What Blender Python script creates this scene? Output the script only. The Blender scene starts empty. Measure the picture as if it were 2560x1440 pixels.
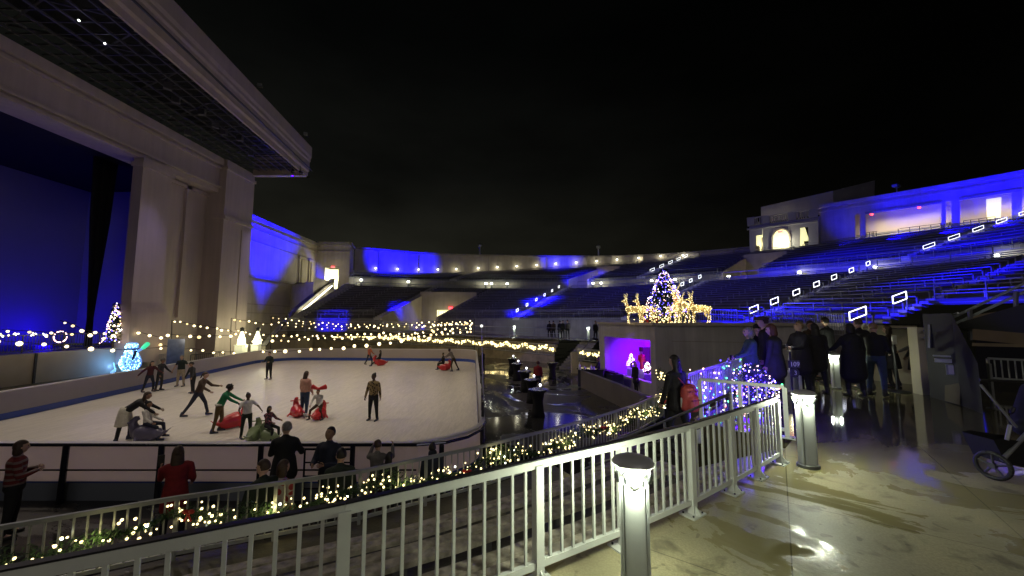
import bpy, bmesh, math, random
from mathutils import Vector, Matrix, Euler
random.seed(7)
SC = bpy.context.scene
COL = SC.collection
rad = math.radians
F = 924.0
CAMZ = 1.78
T = math.atan(80.0 / 924.0)
CT, ST = math.cos(T), math.sin(T)

def P(px, py, Y):
    """point at pixel (2560x1440) and horizontal distance Y"""
    a = (720 - py) / F
    k = (CT - a * ST)
    d = Y / k
    return Vector(((px - 1280) / F * d, Y, CAMZ + d * (ST + a * CT)))

def G(px, py, z):
    """point at pixel on horizontal plane z"""
    a = (720 - py) / F
    d = (z - CAMZ) / (ST + a * CT)
    return Vector(((px - 1280) / F * d, d * (CT - a * ST), z))

def X_at(px, Y, z=0.0):
    """x for image column px at distance Y, height z"""
    zc = Y * CT + (z - CAMZ) * ST
    return (px - 1280) / F * zc

def D(px, Y, z):
    return Vector((X_at(px, Y, z), Y, z))

# ------------------------------------------------------------------ materials
MATS = {}
def mat(name, col, rough=0.6, metal=0.0, emit=None, es=0.0, var=0.0, vscale=3.0, bump=0.0, bscale=20.0, spec=0.5, sample=False, streak=0.0):
    if name in MATS:
        return MATS[name]
    m = bpy.data.materials.new(name)
    m.use_nodes = True
    nt = m.node_tree
    b = nt.nodes['Principled BSDF']
    b.inputs['Base Color'].default_value = (*col, 1)
    b.inputs['Roughness'].default_value = rough
    b.inputs['Metallic'].default_value = metal
    b.inputs['Specular IOR Level'].default_value = spec
    if emit is not None:
        b.inputs['Emission Color'].default_value = (*emit, 1)
        b.inputs['Emission Strength'].default_value = es
        m.cycles.emission_sampling = 'AUTO' if sample else 'NONE'
    if var > 0 or bump > 0:
        tc = nt.nodes.new('ShaderNodeTexCoord')
    if var > 0:
        n = nt.nodes.new('ShaderNodeTexNoise'); n.inputs['Scale'].default_value = vscale; n.inputs['Detail'].default_value = 6
        r = nt.nodes.new('ShaderNodeValToRGB')
        r.color_ramp.elements[0].position = .3; r.color_ramp.elements[1].position = .72
        r.color_ramp.elements[0].color = (*[c * (1 - var) for c in col], 1)
        r.color_ramp.elements[1].color = (*[min(1, c * (1 + var * .6)) for c in col], 1)
        nt.links.new(tc.outputs['Object'], n.inputs['Vector'])
        nt.links.new(n.outputs['Fac'], r.inputs['Fac'])
        nt.links.new(r.outputs['Color'], b.inputs['Base Color'])
        if streak > 0:      # rain streaks and grime running down the plaster
            mp_ = nt.nodes.new('ShaderNodeMapping'); mp_.inputs['Scale'].default_value = (1.6, 1.6, .09)
            s_ = nt.nodes.new('ShaderNodeTexNoise'); s_.inputs['Scale'].default_value = 1.3; s_.inputs['Detail'].default_value = 7; s_.inputs['Roughness'].default_value = .65
            q_ = nt.nodes.new('ShaderNodeMapRange'); q_.inputs[1].default_value = .35; q_.inputs[2].default_value = .75; q_.inputs[3].default_value = 1.06; q_.inputs[4].default_value = 1 - streak
            x_ = nt.nodes.new('ShaderNodeMix'); x_.data_type = 'RGBA'; x_.blend_type = 'MULTIPLY'; x_.inputs[0].default_value = 1
            nt.links.new(tc.outputs['Object'], mp_.inputs[0]); nt.links.new(mp_.outputs[0], s_.inputs['Vector']); nt.links.new(s_.outputs['Fac'], q_.inputs[0])
            nt.links.new(r.outputs['Color'], x_.inputs[6]); nt.links.new(q_.outputs[0], x_.inputs[7]); nt.links.new(x_.outputs[2], b.inputs['Base Color'])
    if bump > 0:
        n2 = nt.nodes.new('ShaderNodeTexNoise'); n2.inputs['Scale'].default_value = bscale; n2.inputs['Detail'].default_value = 5
        bp = nt.nodes.new('ShaderNodeBump'); bp.inputs['Strength'].default_value = bump; bp.inputs['Distance'].default_value = .02
        nt.links.new(tc.outputs['Object'], n2.inputs['Vector'])
        nt.links.new(n2.outputs['Fac'], bp.inputs['Height'])
        nt.links.new(bp.outputs['Normal'], b.inputs['Normal'])
    MATS[name] = m
    return m

# ------------------------------------------------------------------ mesh builder
ORG = {}
def basis(d, ref=Vector((1, 0, 0))):
    d = Vector(d).normalized()
    ref = Vector(ref)
    if abs(d.dot(ref)) > .97:
        ref = Vector((0, 1, 0)) if abs(d.y) < .9 else Vector((0, 0, 1))
    u = (ref - d * ref.dot(d)).normalized()
    v = d.cross(u)
    return u, v, d

class MB:
    def __init__(s):
        s.v = []; s.f = []
    def quad(s, *pts):
        i = len(s.v)
        s.v += [tuple(p) for p in pts]
        s.f.append(tuple(range(i, i + len(pts))))
        return s
    def box(s, c, d, rz=0.0, M=None):
        c = Vector(c); hx, hy, hz = d[0] / 2, d[1] / 2, d[2] / 2
        i = len(s.v)
        R = M if M is not None else Matrix.Rotation(rz, 3, 'Z')
        for x, y, z in ((-1, -1, -1), (1, -1, -1), (1, 1, -1), (-1, 1, -1), (-1, -1, 1), (1, -1, 1), (1, 1, 1), (-1, 1, 1)):
            s.v.append(tuple(c + R @ Vector((x * hx, y * hy, z * hz))))
        for f in ((0, 3, 2, 1), (4, 5, 6, 7), (0, 1, 5, 4), (1, 2, 6, 5), (2, 3, 7, 6), (3, 0, 4, 7)):
            s.f.append(tuple(i + k for k in f))
        return s
    def bar(s, a, b, w, h):
        """box along a-b, w sideways (horizontal), h the other way"""
        a, b = Vector(a), Vector(b)
        d = (b - a)
        if d.length < 1e-6: return s
        d.normalize()
        side = d.cross(Vector((0, 0, 1)))
        if side.length < 1e-3: side = Vector((1, 0, 0))
        side.normalize(); up = side.cross(d)
        i = len(s.v)
        for p in (a, b):
            for x, z in ((-1, -1), (1, -1), (1, 1), (-1, 1)):
                s.v.append(tuple(p + side * x * w / 2 + up * z * h / 2))
        for f in ((0, 1, 2, 3), (7, 6, 5, 4), (0, 4, 5, 1), (1, 5, 6, 2), (2, 6, 7, 3), (3, 7, 4, 0)):
            s.f.append(tuple(i + k for k in f))
        return s
    def tube(s, a, b, r0, r1=None, n=8, caps=True):
        r1 = r0 if r1 is None else r1
        a, b = Vector(a), Vector(b)
        if (b - a).length < 1e-6: return s
        u, v, d = basis(b - a)
        i = len(s.v)
        for p, r in ((a, r0), (b, r1)):
            for k in range(n):
                t = 2 * math.pi * k / n
                s.v.append(tuple(p + u * math.cos(t) * r + v * math.sin(t) * r))
        for k in range(n):
            k2 = (k + 1) % n
            s.f.append((i + k, i + k2, i + n + k2, i + n + k))
        if caps:
            s.f.append(tuple(i + n - 1 - k for k in range(n)))
            s.f.append(tuple(i + n + k for k in range(n)))
        return s
    def path(s, pts, r, n=6):
        for a, b in zip(pts, pts[1:]): s.tube(a, b, r, r, n)
        return s
    def ball(s, c, r, n=8, m=6, fn=None):
        c = Vector(c)
        rx, ry, rz = (r, r, r) if not hasattr(r, '__len__') else r
        i = len(s.v)
        s.v.append(tuple(c + Vector((0, 0, -rz)))) if fn is None else s.v.append(tuple(c + fn(Vector((0, 0, -1)))))
        for j in range(1, m):
            ph = -math.pi / 2 + math.pi * j / m
            for k in range(n):
                t = 2 * math.pi * k / n
                q = Vector((math.cos(ph) * math.cos(t), math.cos(ph) * math.sin(t), math.sin(ph)))
                s.v.append(tuple(c + (fn(q) if fn else Vector((q.x * rx, q.y * ry, q.z * rz)))))
        s.v.append(tuple(c + Vector((0, 0, rz)))) if fn is None else s.v.append(tuple(c + fn(Vector((0, 0, 1)))))
        top = len(s.v) - 1
        for k in range(n):
            k2 = (k + 1) % n
            s.f.append((i, i + 1 + k2, i + 1 + k))
            for j in range(m - 2):
                b = i + 1 + j * n
                s.f.append((b + k, b + k2, b + n + k2, b + n + k))
            b = i + 1 + (m - 2) * n
            s.f.append((b + k, b + k2, top))
        return s
    def prism(s, poly, z0, z1):
        """poly: list of (x,y) counter-clockwise"""
        i = len(s.v); n = len(poly)
        s.v += [(x, y, z0) for x, y in poly] + [(x, y, z1) for x, y in poly]
        s.f.append(tuple(i + n - 1 - k for k in range(n)))
        s.f.append(tuple(i + n + k for k in range(n)))
        for k in range(n):
            k2 = (k + 1) % n
            s.f.append((i + k, i + k2, i + n + k2, i + n + k))
        return s
    def lathe(s, prof, c=(0, 0, 0), n=16, sx=1.0, sy=1.0, rz=0.0):
        c = Vector(c); i = len(s.v); m = len(prof)
        for r, z in prof:
            for k in range(n):
                t = 2 * math.pi * k / n
                q = Matrix.Rotation(rz, 3, 'Z') @ Vector((r * math.cos(t) * sx, r * math.sin(t) * sy, z))
                s.v.append(tuple(c + q))
        for j in range(m - 1):
            for k in range(n):
                k2 = (k + 1) % n
                s.f.append((i + j * n + k, i + j * n + k2, i + (j + 1) * n + k2, i + (j + 1) * n + k))
        s.f.append(tuple(i + n - 1 - k for k in range(n)))
        s.f.append(tuple(i + (m - 1) * n + k for k in range(n)))
        return s
    def cap(s, a, b, ra, rb, n=10, ref=Vector((1, 0, 0))):
        """closed tapered capsule, radii (side, depth)"""
        a, b = Vector(a), Vector(b)
        ra = ra if hasattr(ra, '__len__') else (ra, ra)
        rb = rb if hasattr(rb, '__len__') else (rb, rb)
        if (b - a).length < 1e-5: b = a + Vector((0, 0, 1e-4))
        u, v, d = basis(b - a, ref)
        rings = []
        la, lb = min(ra), min(rb)
        for t in (80, 50, 20): rings.append((a - d * la * math.sin(rad(t)), ra[0] * math.cos(rad(t)), ra[1] * math.cos(rad(t))))
        rings.append((a, *ra)); rings.append((b, *rb))
        for t in (20, 50, 80): rings.append((b + d * lb * math.sin(rad(t)), rb[0] * math.cos(rad(t)), rb[1] * math.cos(rad(t))))
        i = len(s.v)
        for p, x, y in rings:
            for k in range(n):
                t = 2 * math.pi * k / n
                s.v.append(tuple(p + u * math.cos(t) * x + v * math.sin(t) * y))
        for j in range(len(rings) - 1):
            for k in range(n):
                k2 = (k + 1) % n
                s.f.append((i + j * n + k, i + j * n + k2, i + (j + 1) * n + k2, i + (j + 1) * n + k))
        s.f.append(tuple(i + n - 1 - k for k in range(n)))
        s.f.append(tuple(i + (len(rings) - 1) * n + k for k in range(n)))
        return s
    def add(s, o):
        i = len(s.v); s.v += o.v; s.f += [tuple(i + k for k in f) for f in o.f]
        return s
    def xform(s, M):
        s.v = [tuple(M @ Vector(p)) for p in s.v]
        return s
    def mesh(s, name, org=(0, 0, 0)):
        me = bpy.data.meshes.new(name)
        o = org
        me.from_pydata([(x - o[0], y - o[1], z - o[2]) for x, y, z in s.v], [], s.f)
        return me
    def build(s, name, m, parent=None, smooth=False, org=None, recalc=True):
        o = org if org is not None else (ORG[parent.name] if parent is not None else (0, 0, 0))
        me = s.mesh(name, o)
        if recalc:
            bm = bmesh.new(); bm.from_mesh(me)
            bmesh.ops.recalc_face_normals(bm, faces=bm.faces)
            bm.to_mesh(me); bm.free()
        if smooth:
            me.polygons.foreach_set('use_smooth', [True] * len(me.polygons))
        me.materials.append(m)
        ob = bpy.data.objects.new(name, me)
        COL.objects.link(ob)
        if parent is not None:
            ob.parent = parent
        elif org is not None:
            ob.location = org
        ORG[ob.name] = o
        return ob

def remesh(mb, name, vox, smooth=2):
    me = mb.mesh(name)
    ob = bpy.data.objects.new(name, me); COL.objects.link(ob)
    r = ob.modifiers.new('r', 'REMESH'); r.mode = 'VOXEL'; r.voxel_size = vox; r.use_smooth_shade = True
    if smooth:
        q = ob.modifiers.new('s', 'SMOOTH'); q.factor = .5; q.iterations = smooth
    dg = bpy.context.evaluated_depsgraph_get()
    out = bpy.data.meshes.new_from_object(ob.evaluated_get(dg))
    bpy.data.objects.remove(ob)
    bpy.data.meshes.remove(me)
    n = MB()
    n.v = [tuple(v.co) for v in out.vertices]
    n.f = [tuple(p.vertices) for p in out.polygons]
    bpy.data.meshes.remove(out)
    return n

def tag(o, label=None, cat=None, group=None, kind=None):
    if label: o['label'] = label
    if cat: o['category'] = cat
    if group: o['group'] = group
    if kind: o['kind'] = kind
    return o

def empty(name, loc, label=None, cat=None, group=None, rz=0.0):
    o = bpy.data.objects.new(name, None)
    o.empty_display_size = .2
    COL.objects.link(o); o.location = loc; o.rotation_euler = (0, 0, rz)
    ORG[o.name] = tuple(loc)
    return tag(o, label, cat, group)

def local(name, label=None, cat=None, group=None):
    """an Empty at the origin whose parts are modelled in local coordinates"""
    return empty(name, (0, 0, 0), label, cat, group)

def copy_tree(o, parent=None):
    c = o.copy(); COL.objects.link(c)
    ORG[c.name] = ORG.get(o.name, (0, 0, 0))
    if parent is not None: c.parent = parent
    for ch in list(o.children): copy_tree(ch, c)
    return c

def light(kind, loc, energy, col, parent=None, size=.05, target=None, spot=60, blend=.3, name='lamp_light', sizey=None):
    l = bpy.data.lights.new(name, kind)
    l.energy = energy; l.color = col
    if kind in ('POINT', 'SPOT'): l.shadow_soft_size = size
    if kind == 'SPOT': l.spot_size = rad(spot); l.spot_blend = blend
    if kind == 'AREA':
        l.size = size
        if sizey: l.shape = 'RECTANGLE'; l.size_y = sizey
    o = bpy.data.objects.new(name, l); COL.objects.link(o)
    loc = Vector(loc)
    if target is not None:
        o.rotation_euler = (Vector(target) - loc).to_track_quat('-Z', 'Y').to_euler()
    if parent is not None:
        o.parent = parent; loc = loc - Vector(ORG[parent.name])
    o.location = loc
    return o

def catmull(pts, s):
    """pts list of Vectors, param s in 0..n-1"""
    n = len(pts); s = max(0.0, min(n - 1.0, s))
    i = min(int(s), n - 2); t = s - i
    p1, p2 = pts[i], pts[i + 1]
    p0 = pts[i - 1] if i > 0 else p1 * 2 - p2
    p3 = pts[i + 2] if i + 2 < n else p2 * 2 - p1
    return 0.5 * ((2 * p1) + (p2 - p0) * t + (2 * p0 - 5 * p1 + 4 * p2 - p3) * t * t + (3 * p1 - p0 - 3 * p2 + p3) * t ** 3)

def poly_sample(pts, step):
    """resample a polyline to points about `step` apart"""
    pts = [Vector(p) for p in pts]
    out = [pts[0]]
    for a, b in zip(pts, pts[1:]):
        n = max(1, round((b - a).length / step))
        out += [a.lerp(b, k / n) for k in range(1, n + 1)]
    return out

# palette ---------------------------------------------------------------
stucco = mat('stucco', (.44, .39, .33), .85, streak=.16, var=.12, vscale=.8, bump=.15, bscale=14)
stucco_d = mat('stucco_weathered', (.34, .31, .27), .85, streak=.22, var=.18, vscale=.6, bump=.15, bscale=10)
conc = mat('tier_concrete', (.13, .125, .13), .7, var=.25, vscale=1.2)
conc_wet = mat('wet_step_concrete', (.24, .23, .21), .35, var=.3, vscale=2.5, bump=.1, bscale=30)
alu = mat('bench_aluminium', (.26, .26, .29), .45, .5, var=.2, vscale=2)
white_paint = mat('white_painted_steel', (.70, .73, .68), .38, var=.06, vscale=6, bump=.05, bscale=60)
galv = mat('galvanised_steel', (.42, .43, .45), .4, .7, var=.15, vscale=8)
dark_metal = mat('dark_metal', (.035, .035, .04), .45, .5, var=.2, vscale=6)
black_cloth = mat('black_cloth', (.008, .008, .009), .9, var=.2, vscale=8)
warm_bulb = mat('warm_bulb', (1, .9, .6), .4, emit=(1, .80, .42), es=4)
warm_fairy = mat('warm_fairy', (1, .9, .6), .4, emit=(1, .80, .36), es=4)
dim_bulb = mat('warm_bulb_dim', (1, .85, .5), .4, emit=(1, .70, .30), es=2.2)
cool_bulb = mat('cool_lamp', (1, 1, .95), .4, emit=(.95, 1, .86), es=7)
led_white = mat('led_strip', (1, 1, 1), .4, emit=(.95, .97, 1), es=2.6)
door_glow = mat('lit_interior_wall', (.85, .83, .62), .8, emit=(1, .96, .52), es=.75, var=.05, vscale=1)
exit_red = mat('exit_red', (1, .05, .05), .4, emit=(1, .05, .06), es=5)
leaf = mat('evergreen_leaf', (.045, .10, .035), .7, var=.5, vscale=9)
WARM = (1, .78, .45); COOL = (.90, 1, .80); BLUE = (.003, .0, 1.0); VIOLET = (.20, .0, 1.0)
# ------------------------------------------------------------------ camera, world
cam = bpy.data.cameras.new('camera'); co = bpy.data.objects.new('camera', cam); COL.objects.link(co)
cam.sensor_width = 36; cam.lens = F / 2560 * 36; cam.clip_end = 2000; cam.clip_start = .05
co.location = (0, 0, CAMZ); co.rotation_euler = (math.pi / 2 + T, 0, 0)
SC.camera = co
w = bpy.data.worlds.new('World'); SC.world = w; w.use_nodes = True
nt = w.node_tree; bg = nt.nodes['Background']
tc = nt.nodes.new('ShaderNodeTexCoord')
sep = nt.nodes.new('ShaderNodeSeparateXYZ'); nt.links.new(tc.outputs['Generated'], sep.inputs[0])
ramp = nt.nodes.new('ShaderNodeValToRGB')
for e, (p, c) in zip((ramp.color_ramp.elements[0], ramp.color_ramp.elements[1]), ((0.0, (.0250, .0240, .0160)), (.62, (.0012, .0014, .0013)))):
    e.position = p; e.color = (*c, 1)
e = ramp.color_ramp.elements.new(.18); e.color = (.0125, .0123, .0088, 1)
e = ramp.color_ramp.elements.new(.36); e.color = (.0050, .0052, .0044, 1)
nt.links.new(sep.outputs['Z'], ramp.inputs['Fac'])
nz = nt.nodes.new('ShaderNodeTexNoise'); nz.inputs['Scale'].default_value = 2.2; nz.inputs['Detail'].default_value = 5
mp = nt.nodes.new('ShaderNodeMapping'); mp.inputs['Scale'].default_value = (1, 1, 2.5)
nt.links.new(tc.outputs['Generated'], mp.inputs[0]); nt.links.new(mp.outputs[0], nz.inputs['Vector'])
mr = nt.nodes.new('ShaderNodeMapRange'); mr.inputs[1].default_value = .3; mr.inputs[2].default_value = .7; mr.inputs[3].default_value = .55; mr.inputs[4].default_value = 1.5
nt.links.new(nz.outputs['Fac'], mr.inputs[0])
mx = nt.nodes.new('ShaderNodeMix'); mx.data_type = 'RGBA'; mx.blend_type = 'MULTIPLY'; mx.inputs[0].default_value = 1
nt.links.new(ramp.outputs['Color'], mx.inputs[6]); nt.links.new(mr.outputs[0], mx.inputs[7])
# the town's glow lives low on the western half of the sky
gx = nt.nodes.new('ShaderNodeMapRange'); gx.inputs[1].default_value = -.7; gx.inputs[2].default_value = .75; gx.inputs[3].default_value = 1.15; gx.inputs[4].default_value = .12
nt.links.new(sep.outputs['X'], gx.inputs[0])
mx2 = nt.nodes.new('ShaderNodeMix'); mx2.data_type = 'RGBA'; mx2.blend_type = 'MULTIPLY'; mx2.inputs[0].default_value = 1
nt.links.new(mx.outputs[2], mx2.inputs[6]); nt.links.new(gx.outputs[0], mx2.inputs[7])
nt.links.new(mx2.outputs[2], bg.inputs['Color']); bg.inputs['Strength'].default_value = 1.0
SC.view_settings.view_transform = 'Standard'; SC.view_settings.look = 'None'
SC.view_settings.exposure = 0; SC.view_settings.gamma = 1
SC.cycles.max_bounces = 5; SC.cycles.diffuse_bounces = 2; SC.cycles.glossy_bounces = 3
SC.cycles.sample_clamp_indirect = 4; SC.cycles.use_denoising = True
SC.cycles.caustics_reflective = False; SC.cycles.caustics_refractive = False

# ------------------------------------------------------------------ ground
def wet_ground(name, base, wet, scale, joint=None, jrot=0.0, rmin=.06, rmax=.55, puddle=.5, dirt=None, flood_refl=None):
    m = bpy.data.materials.new(name); m.use_nodes = True; nt = m.node_tree
    b = nt.nodes['Principled BSDF']; tc = nt.nodes.new('ShaderNodeTexCoord')
    L = nt.links.new
    def noise(sc, det=6, dist=0.0, rough=.55):
        n = nt.nodes.new('ShaderNodeTexNoise'); n.inputs['Scale'].default_value = sc; n.inputs['Detail'].default_value = det
        n.inputs['Distortion'].default_value = dist; n.inputs['Roughness'].default_value = rough
        L(tc.outputs['Object'], n.inputs['Vector']); return n
    def mr(src, a, b_, c, d):
        r = nt.nodes.new('ShaderNodeMapRange'); r.interpolation_type = 'SMOOTHSTEP'
        for k, v in zip((1, 2, 3, 4), (a, b_, c, d)): r.inputs[k].default_value = v
        L(src, r.inputs[0]); return r.outputs[0]
    def mixc(fac, A, B):
        x = nt.nodes.new('ShaderNodeMix'); x.data_type = 'RGBA'
        if hasattr(fac, 'is_linked'): L(fac, x.inputs[0])
        else: x.inputs[0].default_value = fac
        for k, q in ((6, A), (7, B)):
            if isinstance(q, tuple): x.inputs[k].default_value = (*q, 1)
            else: L(q, x.inputs[k])
        return x.outputs[2]
    big = noise(scale, 9, 1.4, .6)
    src = big.outputs['Fac']
    if flood_refl:      # standing water gathers at the far side; its dark sky reflection is painted in
        sp_ = nt.nodes.new('ShaderNodeSeparateXYZ'); L(tc.outputs['Object'], sp_.inputs[0])
        ax = nt.nodes.new('ShaderNodeMath'); ax.operation = 'MULTIPLY_ADD'; ax.inputs[1].default_value = .18; L(sp_.outputs['X'], ax.inputs[0]); L(sp_.outputs['Y'], ax.inputs[2])
        slope = mr(ax.outputs[0], flood_refl[0], flood_refl[1], 0, 1)
        ad = nt.nodes.new('ShaderNodeMath'); ad.operation = 'MULTIPLY_ADD'; ad.inputs[1].default_value = .30; L(slope, ad.inputs[0]); L(src, ad.inputs[2]); src = ad.outputs[0]
        dark_refl = nt.nodes.new('ShaderNodeMath'); dark_refl.operation = 'MULTIPLY_ADD'; dark_refl.inputs[1].default_value = 1.3; L(big.outputs['Fac'], dark_refl.inputs[0]); L(slope, dark_refl.inputs[2])
        dark_refl_fac = mr(dark_refl.outputs[0], .95, 1.35, 0, 1)
    film = mr(src, puddle - .035, puddle + .03, 0, 1)        # 0 dry .. 1 standing water
    col_n = noise(1.1, 8)
    c = mixc(mr(col_n.outputs['Fac'], .3, .7, 0, 1), tuple(x * .78 for x in base), tuple(x * 1.15 for x in base))
    if dirt:
        dn = noise(2.6, 7, .5, .6)
        c = mixc(mr(dn.outputs['Fac'], .54, .68, 0, .75), c, dirt)
        prints = noise(7.5, 2, .4, .4)
        c = mixc(mr(prints.outputs['Fac'], .66, .70, 0, .6), c, dirt)
        fine = noise(60, 4)
        c = mixc(mr(fine.outputs['Fac'], .35, .65, 0, .45), c, tuple(x * .6 for x in base))
    c = mixc(film, c, wet)
    if flood_refl: c = mixc(dark_refl_fac, c, flood_refl[2])
    if joint:
        mp = nt.nodes.new('ShaderNodeMapping'); mp.inputs['Rotation'].default_value = (0, 0, jrot)
        L(tc.outputs['Object'], mp.inputs[0])
        br = nt.nodes.new('ShaderNodeTexBrick'); br.offset = 0; br.inputs['Scale'].default_value = 1
        br.inputs['Brick Width'].default_value = joint; br.inputs['Row Height'].default_value = joint
        br.inputs['Mortar Size'].default_value = .006; br.inputs['Mortar Smooth'].default_value = .3
        br.inputs['Color1'].default_value = br.inputs['Color2'].default_value = (1, 1, 1, 1); br.inputs['Mortar'].default_value = (.5, .5, .5, 1)
        L(mp.outputs[0], br.inputs['Vector'])
        x = nt.nodes.new('ShaderNodeMix'); x.data_type = 'RGBA'; x.blend_type = 'MULTIPLY'; x.inputs[0].default_value = 1
        L(c, x.inputs[6]); L(br.outputs['Color'], x.inputs[7]); c = x.outputs[2]
    L(c, b.inputs['Base Color'])
    rn = mr(film, 0, 1, rmax, rmin); L(rn, b.inputs['Roughness'])
    b.inputs['Specular IOR Level'].default_value = .5
    bn = noise(24, 5); bp = nt.nodes.new('ShaderNodeBump'); bp.inputs['Distance'].default_value = .012
    L(mr(film, 0, 1, .35, .035), bp.inputs['Strength']); L(bn.outputs['Fac'], bp.inputs['Height']); L(bp.outputs['Normal'], b.inputs['Normal'])
    return m

GZ = -2.1
gm = wet_ground('pit_wet_asphalt', (.055, .052, .05), (.03, .03, .03), .18, joint=4.0, jrot=.1, rmin=.09, rmax=.45, puddle=.47)
g = MB().quad((-400, -200, GZ), (400, -200, GZ), (400, 600, GZ), (-400, 600, GZ)).build('ground', gm)
tag(g, kind='structure')

# plaza slab the camera stands on -------------------------------------------------
R1 = [(-4.2, .45), (-2.0, 1.53), (-.89, 2.06), (.18, 2.68), (.88, 3.08), (1.66, 3.56), (2.29, 4.0), (2.79, 4.36), (3.34, 4.78)]
plaza_poly = [(-8, -4), (40, -10), (70, 5), (52, 22), (30, 38), (8, 44), (-5, 44)]
T0 = [(700, 38, .6), (930, 39, .55), (1100, 37.5, .3), (1205, 36, .12), (1400, 33.8, 0), (1500, 31.5, 0)]
T0W = [D(*p) for p in T0]
plz = [(-9.2, -2.4), (-4.27, .56), (-2.06, 1.65), (-.95, 2.18), (.11, 2.80), (.81, 3.20), (1.59, 3.67), (2.22, 4.11), (2.72, 4.47), (3.27, 4.90), (3.60, 5.12), (4.26, 5.76), (3.36, 6.50), (3.30, 6.90), (6.10, 9.95), (8.6, 12.6), (10.6, 16.0)]
inner = [(p[0], p[1]) for p in plz]
# building footprint corners
BA, BB, BC, BD = Vector((5.75, 24.6)), Vector((7.25, 18.9)), Vector((15.5, 16.4)), Vector((14.0, 24.6))
pts2 = inner + [(BC.x - 2.2, BC.y + .8), (BC.x - 2, 24.2), (BA.x + .6, 24.7), (7.4, 31.4)]
outer = [(8, 60), (75, 60), (75, -12), (-9, -12)]
pm = wet_ground('plaza_concrete', (.44, .40, .24), (.31, .275, .135), .42, joint=1.55, jrot=.62, rmin=.045, rmax=.5, puddle=.50, dirt=(.10, .09, .055), flood_refl=(4.4, 8.6, (.085, .078, .045)))
slab = MB()
poly = pts2 + outer
n = len(poly)
slab.v += [(x, y, 0.0) for x, y in poly] + [(x, y, GZ) for x, y in poly]
slab.f.append(tuple(range(n)))
for k in range(len(pts2) - 1):
    slab.f.append((k, k + 1, n + k + 1, n + k))
me = slab.mesh('plaza_floor'); bm = bmesh.new(); bm.from_mesh(me)
bmesh.ops.triangulate(bm, faces=[f for f in bm.faces if len(f.verts) > 4]); bmesh.ops.recalc_face_normals(bm, faces=bm.faces)
for f in bm.faces:
    if abs(f.normal.z) > .9 and f.normal.z < 0: f.normal_flip()
bm.to_mesh(me); bm.free(); me.materials.append(pm)
po = bpy.data.objects.new('plaza_floor', me); COL.objects.link(po); tag(po, kind='structure')

# ------------------------------------------------------------------ seating bowl
def zl(lst): return [D(px, Y, z) for px, Y, z in lst]
L0 = zl([(720, 40, 1.75), (940, 41, 1.75), (1290, 40.5, 1.75), (1560, 34, 1.75), (1860, 23, 1.35), (2130, 15.5, 1.0), (2560, 10.0, .95)])
L1 = zl([(860, 50, 6.5), (1090, 54.5, 6.5), (1420, 56, 6.5), (1770, 46, 6.5), (2170, 36, 6.5), (2620, 26.6, 6.5), (3200, 20, 6.5)])
L2 = zl([(872, 53.5, 8.0), (1100, 58, 8.0), (1440, 59.8, 8.0), (1810, 50, 8.0), (2235, 39.6, 8.0), (2690, 29.5, 8.0), (3290, 22, 8.0)])
L3 = zl([(885, 61, 9.3), (1140, 67.5, 10.0), (1560, 69, 12.1), (1900, 60, 12.8), (2520, 43, 13.4), (3000, 33, 13.5), (3600, 25, 13.5)])
NL, NU = 18, 10
def lower(s, v):
    a, b = catmull(L0, s), catmull(L1, s); return a.lerp(b, v)
def upper(s, v):
    a, b = catmull(L2, s), catmull(L3, s); return a.lerp(b, v)

def tier(fn, s0, s1, r0, r1, n, ds=.06):
    """stepped treads and risers between rows r0..r1 of n"""
    m = MB()
    k = max(2, int((s1 - s0) / ds) + 1)
    ss = [s0 + (s1 - s0) * i / k for i in range(k + 1)]
    for r in range(r0, r1):
        for a, b in zip(ss, ss[1:]):
            pa0, pb0 = fn(a, r / n), fn(b, r / n)
            pa1, pb1 = fn(a, (r + 1) / n), fn(b, (r + 1) / n)
            za, zb = pa1.z, pb1.z
            m.quad((pa0.x, pa0.y, pa0.z), (pb0.x, pb0.y, pb0.z), (pb0.x, pb0.y, zb), (pa0.x, pa0.y, za))   # riser
            m.quad((pa0.x, pa0.y, za), (pb0.x, pb0.y, zb), (pb1.x, pb1.y, zb), (pa1.x, pa1.y, za))          # tread
    return m
def bench_row(fn, s0, s1, r, n, ds=.08):
    k = max(1, int((s1 - s0) / ds) + 1)
    m = MB(); prev = None
    for i in range(k + 1):
        s = s0 + (s1 - s0) * i / k
        a, b = fn(s, r / n), fn(s, (r + 1) / n)
        p = a.lerp(b, .52); p = Vector((p.x, p.y, b.z + .40))
        out = (b - a); out.z = 0; out.normalize()
        cur = (p - out * .14, p + out * .14)
        if prev:
            for q0, q1, z0, z1 in ((prev[0], cur[0], 0, 0),):
                A, B, Cc, Dd = prev[0], prev[1], cur[1], cur[0]
                t = Vector((0, 0, .045))
                m.quad(A + t, Dd + t, Cc + t, B + t); m.quad(A, B, Cc, Dd); m.quad(A, Dd, Dd + t, A + t); m.quad(B + t, Cc + t, Cc, B)
        if i % 3 == 0:
            m.box((p.x, p.y, b.z + .2), (.07, .07, .40))
        prev = cur
    return m

def section(fn, s0, s1, r0, r1, n, label, group):
    b = fn((s0 + s1) / 2, r0 / n)
    root = empty('seating_section', b, label, 'seating', group)
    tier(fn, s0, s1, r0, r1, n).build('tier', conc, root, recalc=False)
    for r in range(r0, r1):
        bench_row(fn, s0 + .012, s1 - .012, r, n).build('bench', alu, root)
    return root

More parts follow.
